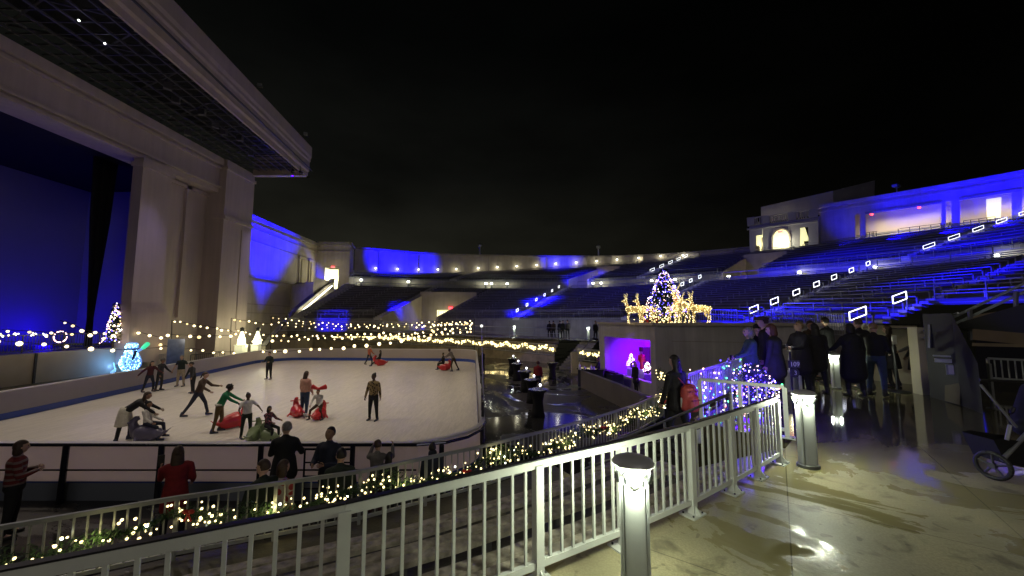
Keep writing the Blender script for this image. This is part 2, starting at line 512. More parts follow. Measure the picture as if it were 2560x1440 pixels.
def aisle(fn, s, wid, r0, r1, n, label, extra=0):
    """stair strip of half steps inside the stand"""
    root = empty('aisle_stairs', fn(s, r0 / n), label, 'stairs', 'aisle stairs through the seating bowl')
    m = MB()
    N = (r1 - r0) * 2
    for k in range(N):
        v0, v1 = (r0 + k / 2) / n, (r0 + (k + 1) / 2) / n
        a0, a1 = fn(s - wid, v0), fn(s - wid, v1); b0, b1 = fn(s + wid, v0), fn(s + wid, v1)
        z0 = fn(s, v0).z + .02; z1 = fn(s, v1).z + .03 + (fn(s, 1 / n).z - fn(s, 0).z) / 2
        m.quad((a0.x, a0.y, z0), (b0.x, b0.y, z0), (b0.x, b0.y, z1), (a0.x, a0.y, z1))
        m.quad((a0.x, a0.y, z1), (b0.x, b0.y, z1), (b1.x, b1.y, z1), (a1.x, a1.y, z1))
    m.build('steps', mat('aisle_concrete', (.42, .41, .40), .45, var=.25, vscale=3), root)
    return root

WA = .028
GL = 'lower bowl seating sections'; GU = 'upper bowl seating sections'
low_secs = [
 (.13, 1.0 - WA, 0, NL, 'leftmost lower bench section beside the sloping wing wall stairs'),
 (1.45, 2.0 - WA, 0, NL, 'lower bench section between the left lit doorway and the blue centre stairs'),
 (2.0 + WA, 3.0 - WA, 0, NL, 'wide lower bench section right of the blue centre stairs'),
 (3.0 + WA, 4.0 - WA, 0, NL, 'lower bench section behind the rooftop tree and reindeer'),
 (4.0 + WA, 5.0 - WA, 0, NL, 'lower bench section between the two stairs with lit handrails at right'),
 (5.0 + WA, 6.0, 5, NL, 'nearest lower bench section at right edge above the dark portal')]
for a, b, r0, r1, lab in low_secs: section(lower, a, b, r0, r1, NL, lab, GL)
section(lower, 1.0 + WA, 1.45, 11, NL, NL, 'short bench rows above the left lit doorway', GL)
for s, lab in ((1.0, 'blue lit narrow stairs left of the lit doorway'), (2.0, 'blue lit centre stairs climbing to the upper doorway'),
               (3.0, 'pale stairs behind the rooftop tree'), (4.0, 'stairs with glowing handrails rising behind the queue'), (5.0, 'blue lit stairs nearest the right edge of the bowl')):
    aisle(lower, s, WA, 0, NL, NL, lab)
aisle(lower, .07, .055, 0, NL, NL, 'pale stairs along the left wing wall beside the long lit handrail')
up_secs = [(0, 1.08, 'leftmost upper benches under the blue patch of the ring wall'),
           (1.14, 1.93, 'upper benches left of the middle upper doorway'),
           (2.1, 2.44, 'short upper benches right of the middle upper doorway'),
           (2.50, 2.98, 'upper benches behind the top of the rooftop tree'),
           (3.22, 4.07 - WA, 'upper benches below the arched doorway and long pavilion'),
           (4.07 + WA, 5.0, 'upper benches at the right edge below the loggia')]
for a, b, lab in up_secs: section(upper, a, b, 0, NU, NU, lab, GU)
section(upper, 1.93, 2.1, 6, NU, NU, 'few top rows over the middle upper doorway', GU)
section(upper, 2.98, 3.22, 6, NU, NU, 'few top rows over the right upper doorway', GU)
for s, lab in ((1.11, 'dim upper stairs left of centre with two wall lamps'), (2.47, 'upper stairs with small glowing handrails above the tree'), (4.07, 'upper stairs with glowing handrails below the loggia')):
    aisle(upper, s, WA, 0, NU, NU, lab)

# walls and floors of the bowl ------------------------------------------------
def ribbon(ptsa, ptsb):
    m = MB()
    for i in range(len(ptsa) - 1):
        m.quad(ptsa[i], ptsa[i + 1], ptsb[i + 1], ptsb[i])
    return m
def svals(a, b, n=60): return [a + (b - a) * i / n for i in range(n + 1)]
def zz(p, z): return Vector((p.x, p.y, z))
# retaining wall under lower bowl
def lw(a, b, lab):
    ss = svals(a, b, 40)
    top = [catmull(L0, s) for s in ss]; bot = [zz(catmull(L0, s), -.02) for s in ss]
    o = ribbon(bot, top).build('retaining_wall', mat('retaining_concrete', (.19, .18, .165), .8, streak=.3, var=.25, vscale=.9)); tag(o, lab, 'wall', 'low walls under the front seats')
lw(0, 1.06, 'low grey wall under the blue railing at left'); lw(1.43, 4.0 - WA - .04, 'long low wall under the front benches behind the string lights')
lw(4.03, 5.0, 'low wall behind the queue under the blue railing')
ss = svals(0, 6, 120)
o = ribbon([zz(catmull(L1, s), 6.5) for s in ss], [zz(catmull(L2, s), 6.5) for s in ss]).build('concourse_floor', mat('concourse_concrete', (.30, .29, .26), .5, var=.2, vscale=1)); tag(o, kind='structure')
def cw(a, b, lab):
    ss = svals(a, b, 40)
    o = ribbon([zz(catmull(L2, s), 6.5) for s in ss], [zz(catmull(L2, s), 8.0) for s in ss]).build('concourse_wall', stucco_d); tag(o, lab, 'wall', 'concourse walls under the upper benches')
cw(0, 1.93, 'long low concourse wall left of the middle upper doorway'); cw(2.1, 2.98, 'concourse wall right of the middle upper doorway'); cw(3.22, 6, 'blue lit concourse wall below the long pavilion')
# ring wall with pilasters and coping
RT = 13.75
ss = svals(-.02, 3.0, 90)
root = empty('ring_wall', catmull(L3, 0), 'long curved wall crowning the upper benches', 'wall')
def l3(s): return catmull(L3, s)
def outw(s):
    p = l3(s); q = catmull(L2, s); d = p - q; d.z = 0; return d.normalized()
m = ribbon([zz(l3(s), 6) for s in ss], [zz(l3(s), RT) for s in ss]); m.add(ribbon([zz(l3(s), RT) for s in ss], [zz(l3(s) + outw(s) * .6, RT) for s in ss]))
m.build('wall_face', stucco, root)
cp = MB()
for a, b in zip(ss, ss[1:]):
    cp.bar(zz(l3(a) - outw(a) * .05, RT + .06), zz(l3(b) - outw(b) * .05, RT + .06), .7, .22)
cp.build('coping', stucco_d, root)
for s in (.18, .62, 1.2, 1.52, 1.75, 2.12, 2.55, 2.80):
    p = l3(s) - outw(s) * .12; a = math.atan2(outw(s).y, outw(s).x)
    MB().box((p.x, p.y, (l3(s).z + RT) / 2 - .1), (.30, 1.5, RT - l3(s).z - .2), a).build('pilaster', stucco, root)

# railings ---------------------------------------------------------------
def fence(pts, name, label, group, m, h=1.05, w=.045, post=2.2, bal=None, mids=(), cat='railing', base=0.12, rail=.05, cap_h=None, plates=False, postw=None, recheck=None):
    pts = [Vector(p) for p in pts]
    root = empty(name, pts[len(pts) // 2], label, cat, group)
    tops = MB(); lows = MB(); bals = MB()
    for a, b in zip(pts, pts[1:]):
        tops.bar(a + Vector((0, 0, h)), b + Vector((0, 0, h)), rail, cap_h or rail)
        lows.bar(a + Vector((0, 0, base)), b + Vector((0, 0, base)), rail * .9, rail * .9)
        for q in mids: lows.bar(a + Vector((0, 0, q)), b + Vector((0, 0, q)), rail * .7, rail * .7)
    tops.build('top_rail', m, root); lows.build('lower_rail', m, root)
    # posts
    L = 0; seg = []
    for a, b in zip(pts, pts[1:]): seg.append((b - a).length); L += seg[-1]
    def at(t):
        for i, sg in enumerate(seg):
            if t <= sg or i == len(seg) - 1:
                return pts[i].lerp(pts[i + 1], min(1, t / sg))
            t -= sg
    if post:
        n = max(1, round(L / post))
        for k in range(n + 1):
            p = at(L * k / n)
            MB().box((p.x, p.y, p.z + h / 2), (postw or w, postw or w, h - .01)).build('post', m, root)
    if bal:
        n = int(L / bal)
        for k in range(1, n):
            p = at(L * k / n); bals.bar((p.x, p.y, p.z + base), (p.x, p.y, p.z + h - rail * .4), .02, .02)
        ob = bals.build('balusters', m, root)
    return root
steel = mat('railing_steel', (.20, .21, .24), .4, .5, var=.1, vscale=5)
def fl(a, b, L, z, lab, off=-.12, n=14, **k):
    pts = [zz(catmull(L, s), catmull(L, s).z if L is L0 else z) for s in svals(a, b, n)]
    fence(pts, 'railing', lab, 'thin steel railings of the seating bowl', steel, **k)
fl(.0, .98, L0, 1.75, 'blue lit railing along the front row left of the doorway', w=.05, post=2.6, rail=.055)
fl(1.45, 1.97, L0, 1.75, 'front row railing between the left doorway and the blue stairs', post=2.2, bal=.18)
fl(2.04, 2.97, L0, 1.75, 'front row railing behind the five people on the terrace', post=2.2, bal=.25)
fl(3.04, 3.95, L0, 1.75, 'front row railing behind the rooftop reindeer', post=2.0, bal=.22)
fl(4.05, 4.95, L0, 1.75, 'front row railing behind the queue, lit blue', post=1.8, bal=.14)
fence([lower(5.03 + .97 * k / 14, 5 / NL) for k in range(15)], 'railing', 'front row railing above the dark portal at right', 'thin steel railings of the seating bowl', steel, post=2.0, mids=(.55,))
fl(.05, 1.93, L2, 8.0, 'railing on the concourse wall at left with blue light behind', post=2.5, bal=.5)
fl(2.12, 2.96, L2, 8.0, 'railing on the concourse wall above the rooftop tree', post=2.5, bal=.5)
fl(3.24, 5.5, L2, 8.0, 'railing on the blue concourse wall below the long pavilion', post=2.5, bal=.5)
fl(.10, 1.9, L1, 6.5, 'railing along the inner edge of the left concourse', post=2.5, mids=(.5,))
fl(2.08, 2.95, L1, 6.5, 'railing along the inner concourse edge behind the tree', post=2.5, mids=(.5,))
fl(3.06, 3.95, L1, 6.5, 'railing along the inner concourse edge right of the tree', post=2.5, mids=(.5,))
fl(4.06, 5.6, L1, 6.5, 'railing along the inner concourse edge at far right', post=2.5, mids=(.5,))

# lit handrails on the aisles
def lit_rail(fn, s, v, ln, label, sc=1.0, lean=None):
    a = fn(s, v); b = fn(s, v + ln)
    d = b - a
    root = empty('lit_handrail', a, label, 'handrail', 'glowing handrail loops on the aisle stairs')
    h1, h2 = .95 * sc, .60 * sc
    m = MB(); A, B = a + Vector((0, 0, .15)), b + Vector((0, 0, .15))
    r = .022 * sc
    m.path([A + Vector((0, 0, h1)), B + Vector((0, 0, h1)), B + Vector((0, 0, h2)), A + Vector((0, 0, h2)), A + Vector((0, 0, h1))], r, 6)
    m.build('lit_loop', led_white, root)
    for q in (A, B):
        MB().tube(q, q + Vector((0, 0, h2)), .028, .028, 8).build('post', steel, root)
    light('POINT', (A + B) / 2 + Vector((0, 0, .7)), 7, (.92, .96, 1), root, .2)
    return root
ords = ['lowest', 'second', 'third', 'fourth', 'fifth', 'sixth', 'seventh', 'eighth']
for k, v in enumerate((.015, .13, .27, .42, .57, .74, .93)):
    lit_rail(lower, 4.0 + WA, v, .045, ords[k] + ' glowing handrail from the bottom on the stairs behind the queue')
for k, v in enumerate((.10, .30, .50, .70, .90)):
    lit_rail(upper, 4.07 + WA, v, .09, ords[k] + ' glowing handrail from the bottom on the stairs below the loggia')
for k, v in enumerate((.0, .14)):
    lit_rail(lower, 5.0 - WA * .2, v, .05, ('lower' if k == 0 else 'upper') + ' glowing handrail on the blue stairs nearest the right edge', 1.0)
for k, v in enumerate((.55, .66, .78, .92)):
    lit_rail(lower, 3.0 - WA, v, .04, ords[k] + ' glowing handrail from the bottom on the stairs beside the tree')
for k, v in enumerate((.1, .3, .5, .7, .88)):
    lit_rail(upper, 2.47 + WA, v, .09, ords[k] + ' small glowing handrail from the bottom above the tree top')
for k, v in enumerate((.05, .2, .36, .52, .68, .84)):
    lit_rail(lower, 2.0 - WA, v, .03, ords[k] + ' glowing handrail from the bottom on the blue centre stairs', .85)

# portals ----------------------------------------------------------------------
def portal(fn, s0, s1, v1, zf, label, name='seat_portal', door=(.3, .75), dh=2.3, right_lit=False, E=60):
    f0a, f0b = fn(s0, 0), fn(s1, 0); b0, b1 = fn(s0, v1), fn(s1, v1)
    root = empty(name, (f0a + f0b) / 2, label, 'doorway', 'lit doorways into the seating bowl')
    for s, nm in ((s0, 'side_wall'), (s1, 'side_wall')):
        a, b = fn(s, 0), fn(s, v1)
        m = MB(); inn = (f0b - f0a).normalized() * (.25 if s == s0 else -.25)
        m.quad(zz(a, zf), zz(b, zf), zz(b, b.z + .35), zz(a, a.z + .35))
        m.quad(zz(a, zf) + inn, zz(b, zf) + inn, zz(b, b.z + .35) + inn, zz(a, a.z + .35) + inn)
        m.quad(zz(a, a.z + .35), zz(b, b.z + .35), zz(b, b.z + .35) + inn, zz(a, a.z + .35) + inn)
        m.quad(zz(a, zf), zz(a, a.z + .35), zz(a, a.z + .35) + inn, zz(a, zf) + inn)
        m.build(nm, stucco, root)
    # back wall with an opening
    m = MB(); d = b1 - b0; top = b0.z + .9
    A = lambda t, z: Vector((b0.x + d.x * t, b0.y + d.y * t, z))
    m.quad(A(0, zf), A(door[0], zf), A(door[0], top), A(0, top)); m.quad(A(door[1], zf), A(1, zf), A(1, top), A(door[1], top))
    m.quad(A(door[0], zf + dh), A(door[1], zf + dh), A(door[1], top), A(door[0], top))
    nrm = Vector((-d.y, d.x, 0)).normalized()
    if nrm.y < 0: nrm = -nrm
    for t in door: m.quad(A(t, zf), A(t, zf) + nrm * .4, A(t, zf + dh) + nrm * .4, A(t, zf + dh))
    m.build('back_wall', stucco, root)
    # lit passage behind
    p = MB(); q0, q1 = A(door[0] - .05, zf), A(door[1] + .05, zf)
    p.quad(q0 + nrm * 2.5, q1 + nrm * 2.5, q1 + nrm * 2.5 + Vector((0, 0, dh + .1)), q0 + nrm * 2.5 + Vector((0, 0, dh + .1)))
    p.quad(q0 + nrm * .4, q0 + nrm * 2.5, q0 + nrm * 2.5 + Vector((0, 0, dh + .1)), q0 + nrm * .4 + Vector((0, 0, dh + .1)))
    p.quad(q1 + nrm * .4, q1 + nrm * 2.5, q1 + nrm * 2.5 + Vector((0, 0, dh + .1)), q1 + nrm * .4 + Vector((0, 0, dh + .1)))
    p.quad(q0 + nrm * .4 + Vector((0, 0, dh + .1)), q1 + nrm * .4 + Vector((0, 0, dh + .1)), q1 + nrm * 2.5 + Vector((0, 0, dh + .1)), q0 + nrm * 2.5 + Vector((0, 0, dh + .1)))
    p.build('lit_passage', door_glow, root)
    fl_ = MB().quad(zz(f0a, zf + .01), zz(f0b, zf + .01), A(1, zf + .01) + nrm * 2.5, A(0, zf + .01) + nrm * 2.5).build('passage_floor', conc_wet, root)
    c = A((door[0] + door[1]) / 2, zf + 1.4)
    light('POINT', c + nrm * .7, E, (1, .95, .55), root, .3)
    light('POINT', c - nrm * 1.5 + Vector((0, 0, .3)), E * .5, (1, .93, .6), root, .3)
    ex = A(door[1] - .08, zf + dh + .3) - nrm * .1
    MB().box(ex, (.5, .12, .28), math.atan2(d.y, d.x)).build('exit_sign', exit_red, root)
    return root
portal(lower, 1.03, 1.45, 11 / NL, .5, 'wide sloping beige doorway with yellow light left of centre', door=(.30, .62), dh=2.6, E=160)
portal(upper, 1.93, 2.1, .6, 6.52, 'middle upper doorway at the top of the blue stairs', door=(.25, .9), dh=2.3, E=120)
portal(upper, 2.98, 3.22, .6, 6.52, 'beige upper doorway between the tree and the arched pavilion', door=(.7, .93), dh=2.2, E=90)
fence([lower(1.06, 0) + Vector((0, 0, -1.15)), lower(1.42, 0) + Vector((0, 0, -1.15))], 'railing', 'pale barrier across the mouth of the left lit doorway', 'thin steel railings of the seating bowl', galv, h=1.0, post=1.5, bal=.2)

# terrace below the bowl, front rows, pit wall ----------------------------------
def l0s_at(px):     # s of L0 whose column is nearest px
    return min(svals(0, 6, 600), key=lambda s: abs((catmull(L0, s).x / (catmull(L0, s).y * CT)) * F + 1280 - px))
ta = []; tb = []
for p in T0W + [Vector((8.2, 31.2, 0))]:
    q = catmull(L0, l0s_at(1280 + F * p.x / p.y)); ta.append(p); tb.append(Vector((q.x, q.y + .3, p.z)))
o = ribbon(ta, tb).build('terrace_floor', mat('terrace_concrete', (.26, .25, .22), .22, var=.3, vscale=.8, bump=.1, bscale=8)); tag(o, kind='structure')
o = MB().quad((7.4, 31.3, -.004), (8.2, 31.2, -.004), (9, 36, -.004), (6, 36, -.004)).build('terrace_floor', conc_wet); tag(o, kind='structure')
GW = [D(640, 47.5, -.55), D(820, 46, -.75), D(976, 43.5, -.95), D(1120, 40.5, -1.15), D(1232, 38.5, -1.3), D(1386, 36.2 - 3.0, -1.42)]
fence(T0W[0:5], 'railing', 'steel railing along the terrace edge in front of the five people', 'thin steel railings of the seating bowl', steel, h=1.05, post=2.4, mids=(.55,))
wl = MB()
for a, b in zip(GW, GW[1:]):
    wl.quad(zz(a, GZ), zz(b, GZ), b, a)
    d = (b - a).normalized(); n_ = Vector((-d.y, d.x, 0)) * .35
    wl.quad(a, b, b + n_, a + n_)
e = GW[-1]; wl.quad(zz(e, GZ), zz(e, GZ) + Vector((.25, 2.6, 0)), e + Vector((.25, 2.6, 0)), e)
tag(wl.build('pit_wall', mat('stained_pit_wall', (.34, .29, .2), .8, var=.35, vscale=1.5)), 'stained low wall under the garland across the far side of the pit', 'wall')
rw = MB()
# three bench steps between pit wall and terrace
TT = [D(640, 40 + 9, .6)] + T0W[1:5]
GG = [GW[0], GW[1], GW[2], GW[4], GW[5]]
TT = [D(640, 51, .45), D(820, 49, .4), D(976, 47, .35), D(1232, 41.5, .1), T0W[4]]
for k in range(4):
    for i in range(len(GG) - 1):
        a0, b0 = GG[i].lerp(TT[i], k / 4), GG[i + 1].lerp(TT[i + 1], k / 4)
        a1, b1 = GG[i].lerp(TT[i], (k + 1) / 4), GG[i + 1].lerp(TT[i + 1], (k + 1) / 4)
        rw.quad(zz(a0, a0.z), zz(b0, b0.z), zz(b0, b1.z), zz(a0, a1.z)); rw.quad(zz(a0, a1.z), zz(b0, b1.z), b1, a1)
root = empty('front_terrace', GG[2], 'dark stepped rows between the garland fence and the terrace', 'seating')
rw.build('tier', mat('front_steps', (.16, .14, .11), .6, var=.3, vscale=2), root)
for k in range(3):
    m = MB()
    for i in range(len(GG) - 1):
        a, b = GG[i].lerp(TT[i], (k + .6) / 4), GG[i + 1].lerp(TT[i + 1], (k + .6) / 4)
        m.bar(a + Vector((0, 0, .62)), b + Vector((0, 0, .62)), .3, .06)
    m.build('bench', mat('front_bench_wood', (.2, .16, .11), .5, var=.3, vscale=4), root)
# ------------------------------------------------------------------ stage house (left)
XF = -29.4                   # front plane of the stage house
def FX(px, py, X=XF):        # point on plane x = X
    a = (720 - py) / F; u = (px - 1280) / F
    d = X / u
    return Vector((X, d * (CT - a * ST), CAMZ + d * (ST + a * CT)))
BB_Z = FX(345, 395).z; BT_Z = (FX(0, 75).z + FX(550, 408).z) / 2      # beam bottom, soffit level
Y0 = FX(342, 600, XF + .5).y          # opening edge
Y1 = FX(418, 600, XF + .5).y          # pilaster end
Y2 = FX(545, 500).y; Y3 = FX(618, 500).y
XO = -22.8                   # outer soffit edge at its far end
def flare(mb, fixed=False):
    """the canopy edge is not parallel to the stage front: widen towards the near end"""
    out = []
    for x, y, z in mb.v:
        d = (38.2 - y) * .103
        out.append((x + d if fixed else XF + (x - XF) * (XO + d - XF) / (XO - XF), y, z))
    mb.v = out
    return mb
st = empty('stage_house', (XF, Y0, GZ), 'huge cream stage house with dark latticed canopy at the left of the rink', 'building')
cream = mat('stage_stucco', (.50, .42, .40), .8, streak=.12, var=.10, vscale=.35, bump=.12, bscale=6)
# beam and its mouldings, running from far behind the camera to the corner tower
YB = -14
MB().box((XF - .9, (YB + Y3) / 2, (BB_Z + BT_Z) / 2), (1.8, Y3 - YB, BT_Z - BB_Z)).build('beam', cream, st)
m = MB(); m.box((XF + .12, (YB + Y2) / 2, BB_Z + .55), (.26, Y2 - YB, .22)); m.box((XF + .2, (YB + Y2) / 2, BT_Z - .35), (.42, Y2 - YB, .7)); m.box((XF + .09, (YB + Y2) / 2, BT_Z - .95), (.2, Y2 - YB, .2))
m.build('beam_moulding', cream, st)
MB().box((XF + .1, (YB + Y0) / 2 + 1, BB_Z + .12), (.25, Y0 - YB + 2, .2)).build('beam_moulding', cream, st)
# canopy: soffit, lattice, fascia
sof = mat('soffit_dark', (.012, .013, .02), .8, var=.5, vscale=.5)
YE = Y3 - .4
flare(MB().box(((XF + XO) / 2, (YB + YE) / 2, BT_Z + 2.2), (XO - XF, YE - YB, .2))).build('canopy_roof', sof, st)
lat = MB()
lm = mat('lattice_steel', (.10, .10, .12), .5, .3)
for x in [XF + .7 + i * .85 for i in range(9)]:
    lat.bar((x, YB, BT_Z + .25), (x, YE, BT_Z + .25), .07, .12)
for i in range(int((YE - YB) / .85)):
    y = YB + i * .85
    lat.bar((XF + .1, y, BT_Z + .32), (XO - .1, y, BT_Z + .32), .05, .10)
for i in range(int((YE - YB) / 3.4)):
    y = YB + i * 3.4
    lat.bar((XF + .1, y, BT_Z + .9), (XO - .1, y + 3.4, BT_Z + .9), .09, .09)
    lat.bar((XO - .1, y, BT_Z + .9), (XF + .1, y + 3.4, BT_Z + .9), .09, .09)
flare(lat).build('canopy_lattice', lm, st)
# fascia with stepped cornice
fa = MB()
prof = [(XO, BT_Z - .25), (XO + .15, BT_Z - .25), (XO + .15, BT_Z + .25), (XO + .35, BT_Z + .35), (XO + .35, BT_Z + 1.35), (XO + .45, BT_Z + 1.5), (XO + .45, BT_Z + 1.75), (XO + .55, BT_Z + 2.0), (XO + .55, BT_Z + 3.1), (XO, BT_Z + 3.1)]
i = len(fa.v)
for y in (YB, YE + .35): fa.v += [(x, y, z) for x, z in prof]
k = len(prof)
fa.f.append(tuple(range(k))); fa.f.append(tuple(k + j for j in range(k))[::-1])
for j in range(k): fa.f.append((j, (j + 1) % k, k + (j + 1) % k, k + j))
flare(fa, True).build('canopy_fascia', cream, st)
m = MB(); m.box(((XF + XO) / 2 + .4, YE + .15, BT_Z + .1), (XO - XF - .8, .5, .75)); m.box(((XF + XO) / 2 + .4, YE + .25, BT_Z + 1.8), (XO - XF - .8, .4, 2.5))
m.build('canopy_end', cream, st)
# hanging gear under the canopy
gear = MB()
for px, py in ((440, 250), (505, 280), (538, 312), (560, 330), (470, 332), (627, 383), (600, 345), (420, 215)):
    a = (720 - py) / F; u = (px - 1280) / F; z = BT_Z + .1
    d = (z - CAMZ) / (ST + a * CT); c = Vector((u * d, d * (CT - a * ST), z))
    gear.box(c, (.45, .3, .5), rad(random.uniform(0, 90))); gear.tube(c, c + Vector((0, 0, .5)), .04)
gear.build('rigging_lamps', mat('rig_lamp_body', (.16, .16, .18), .4, .4), st)
pl = MB()
for px, py in ((197, 51), (262, 109)):
    a = (720 - py) / F; u = (px - 1280) / F; d = (BT_Z - CAMZ) / (ST + a * CT)
    pl.ball((u * d, d * (CT - a * ST), BT_Z), .05, 6, 5)
pl.build('pilot_lamp', mat('pilot_glow', (1, 1, 1), .3, emit=(1, 1, 1), es=8), st)
# corner pier, recessed wall, pilaster with capital and pedestal
FZ = -.27
MB().box((XF - 1.4, (Y1 + Y2) / 2, (BT_Z + GZ) / 2), (.5, Y2 - Y1 + .1, BT_Z - GZ)).build('recessed_wall', cream, st)
m = MB().box((XF - .4, (Y2 + Y3) / 2, (BT_Z + GZ) / 2), (2.2, Y3 - Y2, BT_Z - GZ - .01)).box((XF - .3, (Y2 + Y3) / 2, BT_Z - .9), (2.3, Y3 - Y2 + .15, .3)).box((XF - .32, Y3 - .9, 6), (2.26, 1.3, 10.5)).box((XF - .22, (Y2 + Y3) / 2, 12.0), (2.25, Y3 - Y2 + .2, .35))
m.build('corner_pier', cream, st)
m = MB().box((XF + .1, (Y0 + Y1) / 2, (BB_Z + 2.6) / 2 + .1), (.8, Y1 - Y0, BB_Z - 2.7)).box((XF + .14, (Y0 + Y1) / 2, BB_Z - .5), (.95, Y1 - Y0 + .25, .35)); m.build('pilaster', cream, st)
m = MB().box((XF + .25, (Y0 + Y1) / 2, .45), (1.2, Y1 - Y0 + .6, 3.9)).box((XF + .22, (Y0 + Y1) / 2, 2.55), (1.05, Y1 - Y0 + .40, .3)).box((XF + .16, (Y0 + Y1) / 2, 2.84), (.95, Y1 - Y0 + .2, .28))
m.build('pilaster_pedestal', cream, st)
MB().box((XF - 1.2, Y2 - 2.2, 8.5), (.6, .5, 13)).box((XF - 1.2, (Y1 + Y2) / 2, 14.2), (.6, Y2 - Y1, .3)).build('wall_ledge', cream, st)
# apron wall, stage floor, back wall, curtains
ap = MB().box((XF - .25, (YB + 30.2) / 2, (FZ + GZ) / 2), (.5, 30.2 - YB, FZ - GZ)); ap.build('stage_apron', mat('apron_plaster', (.40, .36, .31), .8, var=.15, vscale=.5), st)
MB().box((XF - .1, 23.1, (FZ + GZ) / 2), (.3, .12, FZ - GZ)).build('apron_joint', dark_metal, st)
MB().box((XF - 11, (YB + Y1) / 2, FZ - .1), (21, Y1 - YB, .2)).build('stage_floor', mat('stage_floor_paint', (.06, .06, .08), .4, var=.2, vscale=1), st)
bw = mat('stage_back_wall', (.42, .42, .50), .85, var=.1, vscale=.2)
MB().box((XF - 14.0, (YB + Y1 + 20) / 2, 8), (.4, Y1 + 20 - YB, 17)).build('stage_back_wall', bw, st)
MB().box((XF - 8, Y1 + 6.5, 8), (13, .4, 17)).build('stage_side_wall', bw, st)
MB().box((XF - 8, (YB + Y1 + 8) / 2, BB_Z + .5), (14, Y1 + 8 - YB, .3)).build('stage_ceiling', mat('fly_black', (.006, .006, .01), .9), st)
# gathered black curtain hanging in front of the back wall
def curtain(cx, cy, top_w, bot_w, z0, z1, label):
    m = MB(); n = 26
    rows = [(z1, top_w), (z1 * .65, top_w * .80), (z1 * .4, top_w * .5), (2.0, bot_w), (z0, bot_w * 1.25)]
    for z, w in rows:
        for k in range(n + 1):
            t = k / n - .5
            m.v.append((cx + .25 * math.sin(k * 1.9) * (w / top_w + .2), cy + t * w, z))
    for j in range(len(rows) - 1):
        for k in range(n):
            a = j * (n + 1) + k; m.f.append((a, a + 1, a + n + 2, a + n + 1))
    o = m.build('stage_curtain', black_cloth, smooth=True); tag(o, label, 'curtain', 'black stage curtains'); return o
def CX(px, X): return (X) / ((px - 1280) / F)
curtain(XF - 4.0, CX(228, XF - 4), 1.7, .40, FZ, BB_Z + .6, 'black stage curtain gathered to a point in the middle of the opening')
curtain(XF - 1.7, CX(338, XF - 1.7), 1.3, .5, FZ, BB_Z + .6, 'narrow black stage curtain against the big pilaster')
# blue stage lights
for y, e in ((22.5, 170), (28, 330), (33, 130)):
    light('POINT', (XF - 12.0, y, .9), e, (.012, .0, 1), None, .4, name='stage_light')
light('POINT', (XF - 5.5, 32.2, 5.3), 90, (.04, .02, 1), None, .1, name='stage_light')
# dark barrier along the stage edge, decorated
rail_dk = mat('stage_barrier', (.07, .07, .08), .5, .4)
fence([(XF - .9, YB + 20, FZ), (XF - .9, 20.5, FZ), (XF - .9, 29.5, FZ)], 'barrier', 'dark barrier along the edge of the blue stage', 'crowd barriers', rail_dk, h=1.1, post=2.2, bal=.16, cat='barrier')

# ------------------------------------------------------------------ wing wall and corner block behind the stage house
WZ = 13.6
wa = Vector((XF - .2, Y3 - .2, 0)); wb = D(784, 57, 0); wb.z = 0
ws = empty('wing_wall', wa, 'blue lit wing wall joining the stage house to the curved wall', 'wall')
m = MB()
lower_z = GZ
def W(t, z): p = wa.lerp(wb, t); return Vector((p.x, p.y, z))
# openings near the far end: narrow lit windows
wins = [(.70, .74), (.86, .90)]
zf1, zf2 = 7.0, 10.3
m.quad(W(0, GZ), W(1, GZ), W(1, zf1), W(0, zf1)); m.quad(W(0, zf2), W(1, zf2), W(1, WZ), W(0, WZ))
cuts = [0] + [c for w_ in wins for c in w_] + [1]
for a, b in zip(cuts[::2], cuts[1::2]): m.quad(W(a, zf1), W(b, zf1), W(b, zf2), W(a, zf2))
m.build('wall_face', stucco, ws)
dv = (wb - wa).normalized(); nv = Vector((dv.y, -dv.x, 0))      # towards the rink
m = MB()
for z, h, o_ in ((WZ - .2, .5, .35), (WZ - 1.25, .12, .1), (6.75, .28, .16), (2.6, .1, .05), (3.6, .1, .05), (10.9, .1, .08)):
    m.bar(wa + nv * o_ * .5 + Vector((0, 0, z)), wb + nv * o_ * .5 + Vector((0, 0, z)), o_, h)
m.build('cornice', stucco_d, ws)
for a, b in wins:
    p = MB().quad(W(a, zf1) - nv * 1.2, W(b, zf1) - nv * 1.2, W(b, zf2) - nv * 1.2, W(a, zf2) - nv * 1.2).build('window', door_glow, ws)
    fr = MB()
    for t in (a, b): fr.bar(W(t, zf1) + nv * .05, W(t, zf2 + .3) + nv * .05, .25, .25)
    fr.bar(W(a - .02, zf2 + .3) + nv * .12, W(b + .02, zf2 + .3) + nv * .12, .35, .35); fr.build('window_frame', stucco, ws)
    fr = MB()
    for q in (a, b): fr.quad(W(q, zf1), W(q, zf1) - nv * 1.2, W(q, zf2) - nv * 1.2, W(q, zf2))
    fr.build('window_reveal', stucco, ws)
